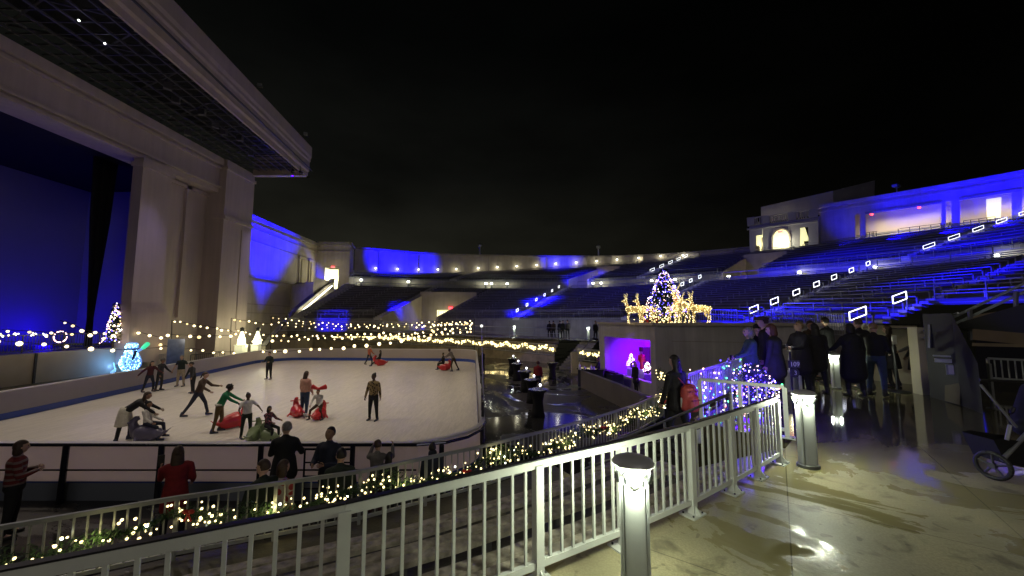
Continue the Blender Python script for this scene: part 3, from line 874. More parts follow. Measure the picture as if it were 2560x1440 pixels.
# corner block with the lit door
cbk = empty('corner_pavilion', wb, 'cream corner block with a bright yellow doorway left of the curved wall', 'building')
ca, cb_ = wb.copy(), D(868, 57.5, 0); cb_.z = 0
cc = D(878, 61, 0); cc.z = 0
def Cc(t, z): p = ca.lerp(cb_, t); return Vector((p.x, p.y, z))
zd0, zd1 = 6.6, 9.9
m = MB(); tt = WZ + .15
m.quad(Cc(0, GZ), Cc(1, GZ), Cc(1, zd0), Cc(0, zd0)); m.quad(Cc(0, zd1), Cc(1, zd1), Cc(1, tt), Cc(0, tt))
m.quad(Cc(0, zd0), Cc(.26, zd0), Cc(.26, zd1), Cc(0, zd1)); m.quad(Cc(.66, zd0), Cc(1, zd0), Cc(1, zd1), Cc(.66, zd1))
m.quad(zz(cb_, GZ), zz(cc, GZ), zz(cc, tt), zz(cb_, tt)); m.build('wall', stucco, cbk)
m = MB(); m.bar(zz(ca, tt), zz(cb_, tt), .5, .5); m.bar(zz(cb_, tt), zz(cc, tt), .5, .5); m.bar(zz(ca, tt - 1.2), zz(cb_, tt - 1.2), .25, .12); m.bar(Cc(.24, zd1 + .1), Cc(.68, zd1 + .1), .2, .2); m.build('cornice', stucco_d, cbk)
y3 = Vector((0, 1.6, 0))
m = MB().quad(Cc(.2, zd0) + y3, Cc(.7, zd0) + y3, Cc(.7, zd1) + y3, Cc(.2, zd1) + y3)
m.quad(Cc(.26, zd0), Cc(.26, zd0) + y3, Cc(.26, zd1) + y3, Cc(.26, zd1)).quad(Cc(.66, zd0), Cc(.66, zd0) + y3, Cc(.66, zd1) + y3, Cc(.66, zd1))
m.build('lit_doorway', door_glow, cbk)
MB().box(Cc(.5, zd1 + .12) + Vector((0, -.1, 0)), (.5, .1, .22)).build('exit_sign', exit_red, cbk)
m = MB()
for k in range(5): m.bar(Cc(.44 + k * .06, zd0) + Vector((0, -.2, 0)), Cc(.44 + k * .06, zd0 + 1.1) + Vector((0, -.2, 0)), .05, .05)
m.bar(Cc(.26, zd0 + 1.1) + Vector((0, -.2, 0)), Cc(.68, zd0 + 1.1) + Vector((0, -.2, 0)), .05, .05); m.build('door_railing', steel, cbk)
light('POINT', Cc(.5, 8.2) + Vector((0, .7, 0)), 260, (1, .95, .55), cbk, .3); light('POINT', Cc(.55, 9.4) + Vector((0, -2.2, 0)), 60, (1, .93, .55), cbk, .3)
# landing wall and raking parapet with the long lit handrail
par = empty('stair_parapet', wa, 'raking beige parapet with a long glowing handrail beside the left stairs', 'wall')
e0 = catmull(L0, -.0); r0 = D(722, 40, 2.0); r1 = D(835, 52, 7.2)
m = MB(); top = [D(664, 37.6, -.9), D(742, 41.5, 2.9), D(836, 53, 7.6)]
q0, q1, q2 = top
tw = Vector((-.45, 0, 0))
for a, b in ((q0, q1), (q1, q2)):
    m.quad(zz(a, GZ), zz(b, GZ), b, a); m.quad(a, b, b + tw, a + tw); m.quad(zz(a, GZ) + tw, zz(b, GZ) + tw, b + tw, a + tw)
m.quad(q2, zz(q2, GZ), zz(wb, GZ), zz(wb, 7.6)); m.quad(q0, zz(q0, GZ), zz(q0, GZ) + tw, q0 + tw)
pw2 = D(742, 50, 7.3)
m.build('parapet', stucco, par)
m = MB().bar(q0 + Vector((-.2, 0, .06)), q1 + Vector((-.2, 0, .06)), .6, .12).bar(q1 + Vector((-.2, 0, .06)), q2 + Vector((-.2, 0, .06)), .6, .12); m.build('coping', mat('dark_coping', (.10, .09, .09), .6), par)
hr = [q.lerp(r, t) + Vector((.35, -.1, .1)) for q, r, t in ((q1, q2, .05), (q1, q2, .86))]
MB().tube(hr[0] - Vector((0, 0, .5)), hr[1] - Vector((0, 0, .5)), .09, .09, 8).build('lit_handrail', mat('led_warm', (1, 1, .8), .4, emit=(1, .97, .72), es=4), par)
for t in (.1, .35, .6, .85): light('POINT', hr[0].lerp(hr[1], t) + Vector((.4, -.1, -.45)), 30, (1, .93, .68), par, .2)
land = MB().quad(W(.62, 6.55), W(1, 6.55), zz(q2, 6.55), D(742, 46.5, 6.55)).build('landing_floor', conc); tag(land, kind='structure')
lw_ = MB(); a_, b_ = D(722, 48.5, 0), zz(q2, 0)
lw_.quad(zz(W(.60, 0), GZ), zz(q1, GZ) + Vector((-1, 5, 0)), zz(q1, 6.6) + Vector((-1, 5, 0)), zz(W(.60, 0), 6.6))
lw_.quad(zz(q1, GZ) + Vector((-1, 5, 0)), zz(q2, GZ), zz(q2, 7.2), zz(q1, 7.2) + Vector((-1, 5, 0)))
tag(lw_.build('landing_wall', stucco), 'plain beige wall under the landing beside the wing wall', 'wall')
light('POINT', D(790, 51, 9.2), 45, (1, .92, .6), None, .3, name='landing_light')
light('POINT', D(668, 39.5, .6), 190, (1, .93, .5), None, .4, name='wall_lamp')

# ------------------------------------------------------------------ right-hand loggia building above the upper bowl
def ring_pt(px, z=0, extra=0.0):
    s = min(svals(0, 6, 1200), key=lambda s: abs(X_at(px, catmull(L3, s).y, z) - catmull(L3, s).x))
    p = catmull(L3, s); return Vector((p.x, p.y, z)) + (p - catmull(L2, s)).normalized() * extra
lg = empty('loggia_building', ring_pt(2300), 'long two bay pavilion washed blue at the top right of the bowl', 'building')
BTZ = 19.2
def lp(px, z, ex=0.0): return ring_pt(px, z, ex) if px <= 2700 else ring_pt(2700, z, ex) + (ring_pt(2700, z) - ring_pt(2600, z)).normalized() * (px - 2700) * .03
zb = lambda px: 12.6
m = MB()
def strip(p0, p1, z0, z1, ex=0.0, n=None):
    n = n or max(1, int((p1 - p0) / 40)); q = [p0 + (p1 - p0) * i / n for i in range(n + 1)]
    for a, b in zip(q, q[1:]): m.quad(lp(a, z0, ex), lp(b, z0, ex), lp(b, z1, ex), lp(a, z1, ex))
O0, O1 = 13.2, 17.0
strip(2048, 2900, O1, BTZ); strip(2048, 2138, 11, O1); strip(2150, 2164, 11, O1); strip(2352, 2366, 11, O1); strip(2378, 2400, 11, O1); strip(2530, 2556, 11, O1); strip(2700, 2900, 11, O1)
strip(2138, 2150, 11, O0); strip(2164, 2352, 11, O0); strip(2366, 2378, 11, O0); strip(2400, 2900, 11, O0)
m.build('facade', stucco, lg)
m = MB(); strip(2048, 2900, BTZ, BTZ + .1, 0)
for a, b in zip(range(2048, 2900, 40), range(2088, 2940, 40)):
    m.bar(lp(a, BTZ - .2, -.25), lp(b, BTZ - .2, -.25), .7, .45); m.bar(lp(a, O1 + 1.2, -.05), lp(b, O1 + 1.2, -.05), .25, .15); m.bar(lp(a, BTZ - .9, -.06), lp(b, BTZ - .9, -.06), .2, .15)
m.build('cornice', stucco, lg)
m = MB(); IN = 5.5
strip(2100, 2900, 12.6, O1 + .3, IN); m.build('inner_wall', mat('loggia_plaster', (.55, .46, .44), .8, var=.1, vscale=.5), lg)
m = MB()
q = list(range(2100, 2901, 40))
for a, b in zip(q, q[1:]): m.quad(lp(a, O1 + .25, 0.05), lp(b, O1 + .25, 0.05), lp(b, O1 + .25, IN), lp(a, O1 + .25, IN))
m.build('ceiling', mat('loggia_ceiling', (.5, .42, .44), .8), lg)
m = MB()
for a, b in zip(q, q[1:]): m.quad(lp(a, 13.15, 0.05), lp(b, 13.15, 0.05), lp(b, 13.15, IN), lp(a, 13.15, IN))
m.build('floor', conc, lg)
MB().quad(lp(2402, 13.2, IN - .1), lp(2436, 13.2, IN - .1), lp(2436, 15.8, IN - .1), lp(2402, 15.8, IN - .1)).build('lit_doorway', door_glow, lg)
MB().quad(lp(2545, 13.2, 2.5), lp(2700, 13.2, 2.5), lp(2700, 17, 2.5), lp(2545, 17, 2.5)).build('dark_doorway', dark_metal, lg)
m = MB()
for px in (2182, 2210, 2265, 2318, 2452, 2524):
    p = lp(px, O1 + .2, 2.5); m.box(p, (.55, .3, .06), .5)
    light('SPOT', p - Vector((0, 0, .1)), 900, (1, .88, .6), lg, .15, target=p - Vector((0, 0, 5)), spot=150, blend=1)
m.build('downlight', cool_bulb, lg)
for px in (2171, 2286): MB().box(lp(px, O1 - .35, 1.0), (.6, .2, .3), .5).build('exit_sign', exit_red, lg)
m = MB()
for a, b in ((2245, 2350), (2406, 2484), (2166, 2190), (2366, 2378)):
    m.bar(lp(a, O0 + .95, .3), lp(b, O0 + .95, .3), .06, .06); m.bar(lp(a, O0 + .1, .3), lp(b, O0 + .1, .3), .06, .06)
    for k in range(5):
        p = lp(a + (b - a) * k / 4, O0, .3); m.bar(p, p + Vector((0, 0, .95)), .05, .05)
m.build('loggia_railing', dark_metal, lg)
# frames round the bays
m = MB()
for a, b in ((2164, 2352), (2400, 2556)):
    m.bar(lp(a, O1, -.12), lp(b, O1, -.12), .25, .3)
m.build('bay_frame', stucco_d, lg)
o = MB().box(lp(2238, BTZ + .9, .5), (1.2, .5, .3), .4).tube(lp(2238, BTZ, .5), lp(2238, BTZ + .8, .5), .06).build('roof_flood_lamp', galv); tag(o, 'flood lamp on a short stalk on the loggia roof', 'flood lamp', 'flood lamps on the wall tops')
for px, s_ in ((1199, None), (1497, None)):
    p = ring_pt(px, RT)
    rt_ = empty('antenna_mast', p, ('blue lit' if px > 1300 else 'dim grey') + ' short mast with a round head on the curved wall', 'mast')
    MB().tube(p, p + Vector((0, 0, 1.5)), .14).build('pole', galv, rt_); MB().ball(p + Vector((0, 0, 1.9)), .42, 10, 8).build('head', galv, rt_)
# arched pavilion between the ring wall and the loggia
ar = empty('arched_pavilion', ring_pt(1960), 'grey pavilion with an arched bright doorway and balustrade above the bowl', 'building')
m = MB()
def ap_(px, z, ex=-.9): return ring_pt(px, z, ex)
PZ = 15.4
zbase = 11.4
def wallq(p0, p1, z0, z1): m.quad(ap_(p0, z0), ap_(p1, z0), ap_(p1, z1), ap_(p0, z1))
zl0, zl1 = 12.7, 15.8
PZT = 17.6
wallq(1878, 1893, zbase, PZT); wallq(1893, 1911, zl1, PZT); wallq(1911, 1937, zbase, PZT); wallq(1978, 2006, zbase, PZT); wallq(2006, 2026, 16.2, PZT); wallq(2026, 2052, zbase, PZT)
wallq(1893, 1911, zbase, zl0); wallq(1937, 1978, zbase, zl0); wallq(2006, 2026, zbase, 12.9)
# arch head
for k in range(12):
    t0, t1 = math.pi * k / 12, math.pi * (k + 1) / 12
    x0, x1 = 1957.5 - 20.5 * math.cos(t0), 1957.5 - 20.5 * math.cos(t1)
    y0, y1 = 15.1 + 1.25 * math.sin(t0), 15.1 + 1.25 * math.sin(t1)
    m.quad(ap_(x0, y0), ap_(x1, y1), ap_(x1, PZT), ap_(x0, PZT))
m.quad(ap_(1878, zbase), ap_(1878, zbase, 5), ap_(1878, PZT, 5), ap_(1878, PZT)); m.quad(ap_(2052, zbase), ap_(2052, zbase, 0), ap_(2052, PZT, 0), ap_(2052, PZT))
m.build('facade', mat('pavilion_stucco', (.36, .34, .35), .85, var=.1, vscale=.8), ar)
pvm = mat('pavilion_trim', (.32, .30, .31), .85)
m = MB(); m.bar(ap_(1872, PZT - .6, -1.0), ap_(2052, PZT - .6, -1.0), .35, .25); m.bar(ap_(1876, PZT + 1.2, -.9), ap_(2052, PZT + 1.2, -.9), .3, .18)
for px in (1880, 1920, 1985, 2040): m.box(ap_(px, PZT + .6, -.9), (1.0, .6, 1.4), -.6)
for k in range(34):
    px = 1884 + k * 4.8; m.box(ap_(px, PZT + .6, -.9), (.12, .12, 1.1))
m.build('balustrade', pvm, ar)
m = MB(); 
m.quad(ap_(1896, PZT, 1.5), ap_(2072, PZT, 1.5), ap_(2072, PZT + 3.4, 1.5), ap_(1896, PZT + 2.7, 1.5)); m.quad(ap_(2072, PZT, 1.5), ap_(2125, PZT, 9), ap_(2125, PZT + 3.4, 9), ap_(2072, PZT + 3.4, 1.5)); m.build('roof_house', mat('roof_house_stucco', (.30, .28, .30), .85), ar)
m = MB(); m.quad(ap_(1885, zl0, 1.4), ap_(2046, zl0, 1.4), ap_(2046, 17, 1.4), ap_(1885, 17, 1.4)); m.quad(ap_(1885, zl0), ap_(2046, zl0), ap_(2046, zl0, 1.4), ap_(1885, zl0, 1.4))
m.build('lit_interior', door_glow, ar)
MB().quad(ap_(1900, zl0, .8), ap_(1906, zl0, .8), ap_(1906, zl1 - .6, .8), ap_(1900, zl1 - .6, .8)).build('inner_door', mat('inner_door_wood', (.25, .22, .15), .6), ar)
MB().quad(ap_(2011, 16.1, .3), ap_(2025, 16.2, .3), ap_(2025, 14.0, .3), ap_(2020, 14.0, .3)).quad(ap_(2007, 13.9, .3), ap_(2025, 13.9, .3), ap_(2025, 13.2, .3), ap_(2012, 13.2, .3)).build('window_curtain', black_cloth, ar)
fr = MB(); prev = None
for k in range(13):
    t0 = math.pi * k / 12; q = ap_(1957.5 - 22 * math.cos(t0), 15.1 + 1.4 * math.sin(t0), -1.0)
    if prev: fr.bar(prev, q, .15, .25)
    prev = q
fr.bar(ap_(1935.5, zl0, -1.0), ap_(1935.5, 15.1, -1.0), .2, .2); fr.bar(ap_(1979.5, zl0, -1.0), ap_(1979.5, 15.1, -1.0), .2, .2); fr.build('arch_frame', stucco, ar)
MB().box(ap_(1957, 16.0, -1.05), (.6, .12, .28), -.6).build('exit_sign', exit_red, ar)
MB().ball(ap_(1974, 14.0, -1.4), .22, 8, 6).build('door_lamp', cool_bulb, ar)
light('POINT', ap_(1974, 14.2, -1.9), 260, (1, .97, .65), ar, .2); light('POINT', ap_(1955, 14.0, .4), 160, (1, .95, .55), ar, .3); light('POINT', ap_(1902, 14.2, .4), 60, (1, .95, .55), ar, .3)

# ------------------------------------------------------------------ service building with violet room and rooftop decorations
SZ = 1.55
sv = empty('service_building', (BB.x, BB.y, GZ), 'low beige flat roofed block with a violet lit serving opening', 'building')
sm = mat('service_stucco', (.47, .44, .42), .8, streak=.3, var=.14, vscale=.7, bump=.2, bscale=9)
o0, o1 = .12, .93              # opening along the front-left face (A->B)
def S(t, z): p = BA.lerp(BB, t); return Vector((p.x, p.y, z))
oz0, oz1 = -1.45, .73
m = MB()
m.quad(S(0, GZ), S(o0, GZ), S(o0, SZ), S(0, SZ)); m.quad(S(o1, GZ), S(1, GZ), S(1, SZ), S(o1, SZ)); m.quad(S(o0, oz1), S(o1, oz1), S(o1, SZ), S(o0, SZ)); m.quad(S(o0, GZ), S(o1, GZ), S(o1, oz0), S(o0, oz0))
m.quad((BB.x, BB.y, GZ), (BC.x, BC.y, GZ), (BC.x, BC.y, SZ), (BB.x, BB.y, SZ)); m.quad((BC.x, BC.y, GZ), (BD.x, BD.y, GZ), (BD.x, BD.y, SZ), (BC.x, BC.y, SZ)); m.quad((BA.x, BA.y, GZ), (BD.x, BD.y, GZ), (BD.x, BD.y, SZ), (BA.x, BA.y, SZ))
m.build('wall', sm, sv)
sn = Vector((BB.y - BA.y, -(BB.x - BA.x), 0)).normalized()
if sn.x > 0: sn = -sn          # outward (towards the rink)
m = MB()
for t in (o0, o1): m.quad(S(t, oz0), S(t, oz0) - sn * .35, S(t, oz1) - sn * .35, S(t, oz1))
m.quad(S(o0, oz1), S(o1, oz1), S(o1, oz1) - sn * .35, S(o0, oz1) - sn * .35); m.quad(S(o0, oz0), S(o1, oz0), S(o1, oz0) - sn * .35, S(o0, oz0) - sn * .35); m.build('opening_reveal', sm, sv)
m = MB(); m.quad((BA.x, BA.y, SZ), (BB.x, BB.y, SZ), (BC.x, BC.y, SZ), (BD.x, BD.y, SZ))
m.build('roof', conc, sv)
m = MB(); E = [Vector((p.x, p.y, SZ)) for p in (BA, BB, BC, BD)]
for a, b in zip(E, E[1:] + E[:1]): m.bar(a + Vector((0, 0, .02)), b + Vector((0, 0, .02)), .24, .14)
m.build('coping', mat('service_coping', (.42, .37, .31), .8), sv)
MB().bar(S(1, .72) + Vector((.1, -.0, 0)), Vector((BC.x, BC.y, .72)) + Vector((0, -.02, 0)), .05, .03).build('wall_joint', stucco_d, sv)
m = MB(); dpt = 3.4
q = [S(o0, GZ + .01), S(o1, GZ + .01)]; r = [x - sn * dpt for x in q]
up = Vector((0, 0, oz1 + .5 - GZ))
m.quad(r[0], r[1], r[1] + up, r[0] + up); m.quad(q[0] - sn * .36, r[0], r[0] + up, q[0] - sn * .36 + up); m.quad(q[1] - sn * .36, r[1], r[1] + up, q[1] - sn * .36 + up); m.quad(q[0] - sn * .36 + up, q[1] - sn * .36 + up, r[1] + up, r[0] + up); m.quad(q[0] - sn * .36, q[1] - sn * .36, r[1], r[0])
# wall folds
for t in (.2, .32, .36): 
    c = q[0].lerp(q[1], t) - sn * (dpt - .1); m.box(c + up * .5, (.12, .2, up.z), 0)
m.build('violet_room', mat('violet_room_wall', (.36, .34, .40), .7), sv)
c = (q[0] + q[1]) / 2 - sn * 1.4
light('AREA', c + Vector((0, 0, oz1 + .3 - GZ)), 1000, (.17, .0, 1.0), sv, 1.6, target=c - sn * 1.5 + Vector((0, 0, .8)))
light('POINT', q[1] - sn * .9 + Vector((0, 0, 2.2)), 170, (.2, .0, 1.0), sv, .2)
light('AREA', q[0].lerp(q[1], .6) + Vector((0, 0, 2.7)) - sn * .2, 30, (.28, .02, 1.0), sv, 1.2, target=q[0].lerp(q[1], .8) + sn * 4)
# ------------------------------------------------------------------ ice rink
IZ = -2.0
def rim(z=IZ):
    """rounded outline of the rink (inside of the boards), counter-clockwise from the near left"""
    raw = [(-18.3, 8.5), (-1.9, 8.45), (-.80, 9.7), (-3.25, 33.3), (-4.6, 34.5), (-20.9, 35.4), (-22.6, 33.4), (-19.2, 14.0), (-18.9, 9.0)]
    rr = [.3, 1.2, .6, .9, .9, 1.6, 2.0, 8, .3]
    out = []
    n = len(raw)
    for i in range(n):
        p, a, b = Vector(raw[i]), Vector(raw[i - 1]), Vector(raw[(i + 1) % n])
        r = min(rr[i], (a - p).length * .45, (b - p).length * .45)
        s, e = p + (a - p).normalized() * r, p + (b - p).normalized() * r
        for k in range(6):
            t = k / 5; out.append(((1 - t) ** 2) * s + 2 * t * (1 - t) * p + t * t * e)
    return [Vector((q.x, q.y, z)) for q in out]
RM = rim()
ice_m = bpy.data.materials.new('ice'); ice_m.use_nodes = True
nt = ice_m.node_tree; b = nt.nodes['Principled BSDF']; tc = nt.nodes.new('ShaderNodeTexCoord')
n1 = nt.nodes.new('ShaderNodeTexNoise'); n1.inputs['Scale'].default_value = .35; n1.inputs['Detail'].default_value = 8
n2 = nt.nodes.new('ShaderNodeTexNoise'); n2.inputs['Scale'].default_value = 9; n2.inputs['Detail'].default_value = 6; n2.inputs['Distortion'].default_value = 2
for q in (n1, n2): nt.links.new(tc.outputs['Object'], q.inputs['Vector'])
mxn = nt.nodes.new('ShaderNodeMath'); mxn.operation = 'ADD'; nt.links.new(n1.outputs['Fac'], mxn.inputs[0]); nt.links.new(n2.outputs['Fac'], mxn.inputs[1])
r = nt.nodes.new('ShaderNodeValToRGB'); r.color_ramp.elements[0].position = .30; r.color_ramp.elements[1].position = .75
r.color_ramp.elements[0].color = (.56, .52, .46, 1); r.color_ramp.elements[1].color = (.72, .67, .60, 1)
dv2 = nt.nodes.new('ShaderNodeMath'); dv2.operation = 'MULTIPLY'; dv2.inputs[1].default_value = .5
nt.links.new(mxn.outputs[0], dv2.inputs[0]); nt.links.new(dv2.outputs[0], r.inputs['Fac']); nt.links.new(r.outputs['Color'], b.inputs['Base Color'])
b.inputs['Roughness'].default_value = .42
mpi = nt.nodes.new('ShaderNodeMapping'); mpi.inputs['Scale'].default_value = (1, .12, 1); mpi.inputs['Rotation'].default_value = (0, 0, .9); nt.links.new(tc.outputs['Object'], mpi.inputs[0])
n3 = nt.nodes.new('ShaderNodeTexNoise'); n3.inputs['Scale'].default_value = 7; n3.inputs['Detail'].default_value = 9; n3.inputs['Distortion'].default_value = 1.6; n3.inputs['Roughness'].default_value = .7; nt.links.new(mpi.outputs[0], n3.inputs['Vector'])
q3 = nt.nodes.new('ShaderNodeMapRange'); q3.inputs[1].default_value = .42; q3.inputs[2].default_value = .60; q3.inputs[3].default_value = .86; q3.inputs[4].default_value = 1.04; nt.links.new(n3.outputs['Fac'], q3.inputs[0])
x3 = nt.nodes.new('ShaderNodeMix'); x3.data_type = 'RGBA'; x3.blend_type = 'MULTIPLY'; x3.inputs[0].default_value = 1
nt.links.new(r.outputs['Color'], x3.inputs[6]); nt.links.new(q3.outputs[0], x3.inputs[7]); nt.links.new(x3.outputs[2], b.inputs['Base Color'])
bp = nt.nodes.new('ShaderNodeBump'); bp.inputs['Strength'].default_value = .25; bp.inputs['Distance'].default_value = .01; nt.links.new(n2.outputs['Fac'], bp.inputs['Height']); nt.links.new(bp.outputs['Normal'], b.inputs['Normal'])
m = MB(); m.v = [tuple(p) for p in RM]; m.f = [tuple(range(len(RM)))]
o = m.build('ice_surface', ice_m, recalc=False); tag(o, kind='structure')
rk = empty('rink_boards', (-1, 8.2, GZ), 'white rink boards with a blue kick strip round the whole ice', 'rink boards')
cen = sum(RM, Vector()) / len(RM)
def off(i, d):
    n = len(RM); a, p, b_ = RM[i - 1], RM[i], RM[(i + 1) % n]
    t = (b_ - a).normalized(); nn = Vector((t.y, -t.x, 0))
    if nn.dot(p - cen) < 0: nn = -nn
    return p + nn * d
BH = 1.05
inn, out_ = [off(i, 0) for i in range(len(RM))], [off(i, .12) for i in range(len(RM))]
def band(pts, z0, z1):
    m = MB(); n = len(pts)
    for i in range(n):
        a, b_ = pts[i], pts[(i + 1) % n]
        m.quad(zz(a, z0), zz(b_, z0), zz(b_, z1), zz(a, z1))
    return m
bwm = mat('board_white', (.62, .57, .60), .45, var=.08, vscale=3, bump=.05, bscale=5)
_nt = bwm.node_tree; _tr = _nt.nodes.new('ShaderNodeBsdfTranslucent'); _tr.inputs[0].default_value = (.62, .52, .52, 1)
_mx = _nt.nodes.new('ShaderNodeMixShader'); _mx.inputs[0].default_value = .62; _out = [n_ for n_ in _nt.nodes if n_.type == 'OUTPUT_MATERIAL'][0]
_nt.links.new(_nt.nodes['Principled BSDF'].outputs[0], _mx.inputs[1]); _nt.links.new(_tr.outputs[0], _mx.inputs[2]); _nt.links.new(_mx.outputs[0], _out.inputs[0])
band(inn, IZ + .24, IZ + BH).build('board_panels', bwm, rk, recalc=False)
blu = mat('kick_blue', (.02, .055, .32), .4)
band([off(i, -.015) for i in range(len(RM))], IZ, IZ + .25).build('kick_strip', blu, rk, recalc=False)
band([off(i, .14) for i in range(len(RM))], GZ, IZ + .27).build('outer_plinth', mat('plinth_dark', (.17, .19, .23), .5), rk, recalc=False)
m = MB(); mid_ = [off(i, .06) for i in range(len(RM))]
near = [i for i in range(len(RM))]
for i in near: m.bar(zz(mid_[i], IZ + BH + .02), zz(mid_[(i + 1) % len(RM)], IZ + BH + .02), .14, .05)
m.build('board_cap', mat('cap_white', (.6, .58, .6), .4), rk)
# near side dark pipe rail outside the boards
pr = empty('pipe_railing', (-6, 8, GZ), 'dark pipe railing with posts along the near rink boards', 'railing')
dkp = mat('dark_pipe', (.03, .033, .05), .22, .6)
pts = [Vector((x, 8.22, 0)) for x in (-17, -12, -7, -2.05)] + [Vector((-1.45, 8.38, 0)), Vector((-1.02, 8.75, 0)), Vector((-.76, 9.3, 0)), Vector((-.70, 10.0, 0))]
m = MB(); m.path([zz(p, IZ + 1.10) for p in pts], .035, 8); m.build('top_rail', dkp, pr)
m = MB(); m.path([zz(p, IZ + .58) for p in pts[:4]], .018, 6); m.build('middle_rail', dkp, pr)
for px in (160, 400, 650, 880, 1103):
    x = X_at(px, 8.2, -1.2); MB().tube((x, 8.2, GZ), (x, 8.22, IZ + 1.10), .055, .055, 8).build('post', dkp, pr)
gt = empty('rink_gate', (X_at(800, 7.9, -1.5), 7.9, GZ), 'small dark tubular gate in the near rink railing between two spectators', 'gate')
x0, x1 = X_at(742, 7.85, -1.5), X_at(800, 7.85, -1.5)
m = MB(); m.path([(x0, 8.1, GZ + .12), (x0, 8.1, IZ + 1.05), (x1 + .5, 8.1, IZ + 1.05)], .022, 6); m.build('frame', dkp, gt)
m = MB()
for z in (.25, .5, .78): m.path([(x0, 8.1, IZ + z), (x1 + .5, 8.1, IZ + z)], .016, 6)
m.build('bars', dkp, gt)
# folded net and pole at the right of the rink
np_ = empty('net_post', (-.9, 9.9, GZ), 'tall dark folded netting on poles along the right rink edge', 'netting')
m = MB()
for k, (px, Y) in enumerate(((1206, 10.6), (1202, 16), (1200, 24), (1197, 31))):
    b0 = D(px, Y, GZ); top = -.55 if k < 3 else -.2
    m.tube(b0, (b0.x, b0.y, GZ + 1.6), .04)
m.build('net_pole', dark_metal, np_)
m = MB(); a, c = D(1206, 10.2, GZ), D(1203, 33, GZ); n = 40
for k in range(n + 1):
    p = a.lerp(c, k / n); w_ = .05 * math.sin(k * 2.3)
    m.v += [(p.x + w_, p.y, GZ + .05), (p.x + w_, p.y, GZ + 1.55 + .05 * math.sin(k))]
for k in range(n): m.f.append((2 * k, 2 * k + 2, 2 * k + 3, 2 * k + 1))
m.build('folded_net', mat('net_black', (.012, .012, .014), .7), np_)
tp = empty('thin_pole', D(1212, 12.5, GZ), 'thin pale pole with a ball on top right of the rink', 'pole')
b0 = D(1211, 12.5, GZ); MB().tube(b0, (b0.x - .12, b0.y, 1.55), .022, .018, 8).build('shaft', galv, tp); MB().ball((b0.x - .12, b0.y, 1.58), .05, 8, 6).build('finial', mat('pole_ball', (.9, .9, .9), .3, emit=(1, 1, .95), es=1.2), tp)

# ------------------------------------------------------------------ near guard rail (rail 1) on the plaza edge
def guard(pts, ptype, name, label, group, m, h=.80, bal=.10, postw=.055, feet=True, lowz=.12, railw=.042, capm=None, foot_m=None, spans=None, slopes=None):
    pts = [Vector(p) for p in pts]
    root = empty(name, pts[0], label, 'railing', group)
    t = MB(); lo = MB(); ba = MB(); cp_ = MB()
    for i, (a, b) in enumerate(zip(pts, pts[1:])):
        t.bar(a + Vector((0, 0, h - .02)), b + Vector((0, 0, h - .02)), railw, .052)
        lo.bar(a + Vector((0, 0, lowz)), b + Vector((0, 0, lowz)), railw * .8, .045)
        n = max(2, round((b - a).length / bal))
        for k in range(1, n):
            p = a.lerp(b, k / n); ba.box((p.x, p.y, p.z + (h + lowz) / 2 - .01), (.018, .018, h - lowz - .03), math.atan2((b - a).y, (b - a).x))
        if capm: cp_.bar(a + Vector((0, 0, h + .012)), b + Vector((0, 0, h + .012)), railw * 1.0, .008)
    t.build('top_rail', m, root); lo.build('lower_rail', m, root); ba.build('balusters', m, root)
    if capm: cp_.build('rail_cap', capm, root)
    for i, p in enumerate(pts):
        q = pts[min(i + 1, len(pts) - 1)] - pts[max(i - 1, 0)]
        a = math.atan2(q.y, q.x)
        po = MB().box((p.x, p.y, p.z + h / 2 - .01), (postw, postw, h - .03), a).build('post', m, root)
        if feet:
            f = MB().box((p.x, p.y, p.z + .008), (.20, .15, .014), a)
            f.bar((p.x, p.y, p.z + .09), Vector((p.x, p.y, p.z + .01)) + Vector((math.sin(a), -math.cos(a), 0)) * .07, .012, .05)
            f.build('base_plate', m, root)
            bo = MB()
            for sx in (-.07, .07):
                for sy in (-.05, .05):
                    c = Vector((p.x, p.y, p.z + .015)) + Matrix.Rotation(a, 3, 'Z') @ Vector((sx, sy, 0)); bo.tube(c, c + Vector((0, 0, .012)), .009, .009, 6)
            bo.build('bolts', dark_metal, root)
    return root
blackcap = mat('rail_cap_black', (.012, .012, .016), .35)
# smooth arc through measured points
R1V = [Vector((x, y, 0)) for x, y in R1]
guard(R1V, 0, 'guard_railing', 'white steel guard railing curving along the near edge of the wet plaza', None, white_paint, h=.80, bal=.105, postw=.062, capm=blackcap)
guard([(4.17, 5.77, 0), (3.70, 6.12, -.0), (3.24, 6.48, 0)], 0, 'guard_railing', 'short white railing panel past the gap, hung with coloured lights', None, white_paint, h=.78, bal=.12, postw=.06)
R4 = [(3.20, 6.87, 0), (3.92, 7.64, 0), (4.64, 8.4, 0), (5.36, 9.18, 0), (6.08, 9.95, 0)]
guard(R4, 0, 'guard_railing', 'white railing with coloured string lights running to the blue jacket man', None, white_paint, h=.80, bal=.12, postw=.05, feet=False)
# railing 2 with garland
F2 = [(-8.7, 2.85), (-5.77, 4.38), (-4.4, 5.08), (-2.34, 5.93), (-.57, 7.05), (.6, 7.95), (1.9, 9.0), (3.48, 10.5), (4.3, 11.45), (4.87, 12.15)]
FZ2 = -1.33
ggray = mat('lower_rail_steel', (.36, .38, .37), .4, .4, var=.1, vscale=5)
F2V = [Vector((x, y, FZ2)) for x, y in F2]
F2R = poly_sample(F2V, 1.25)
guard(F2R, 0, 'garland_railing', 'grey railing below the near benches carrying the lit garland', None, ggray, h=.80, bal=.115, postw=.045, feet=False, lowz=.09, railw=.045)
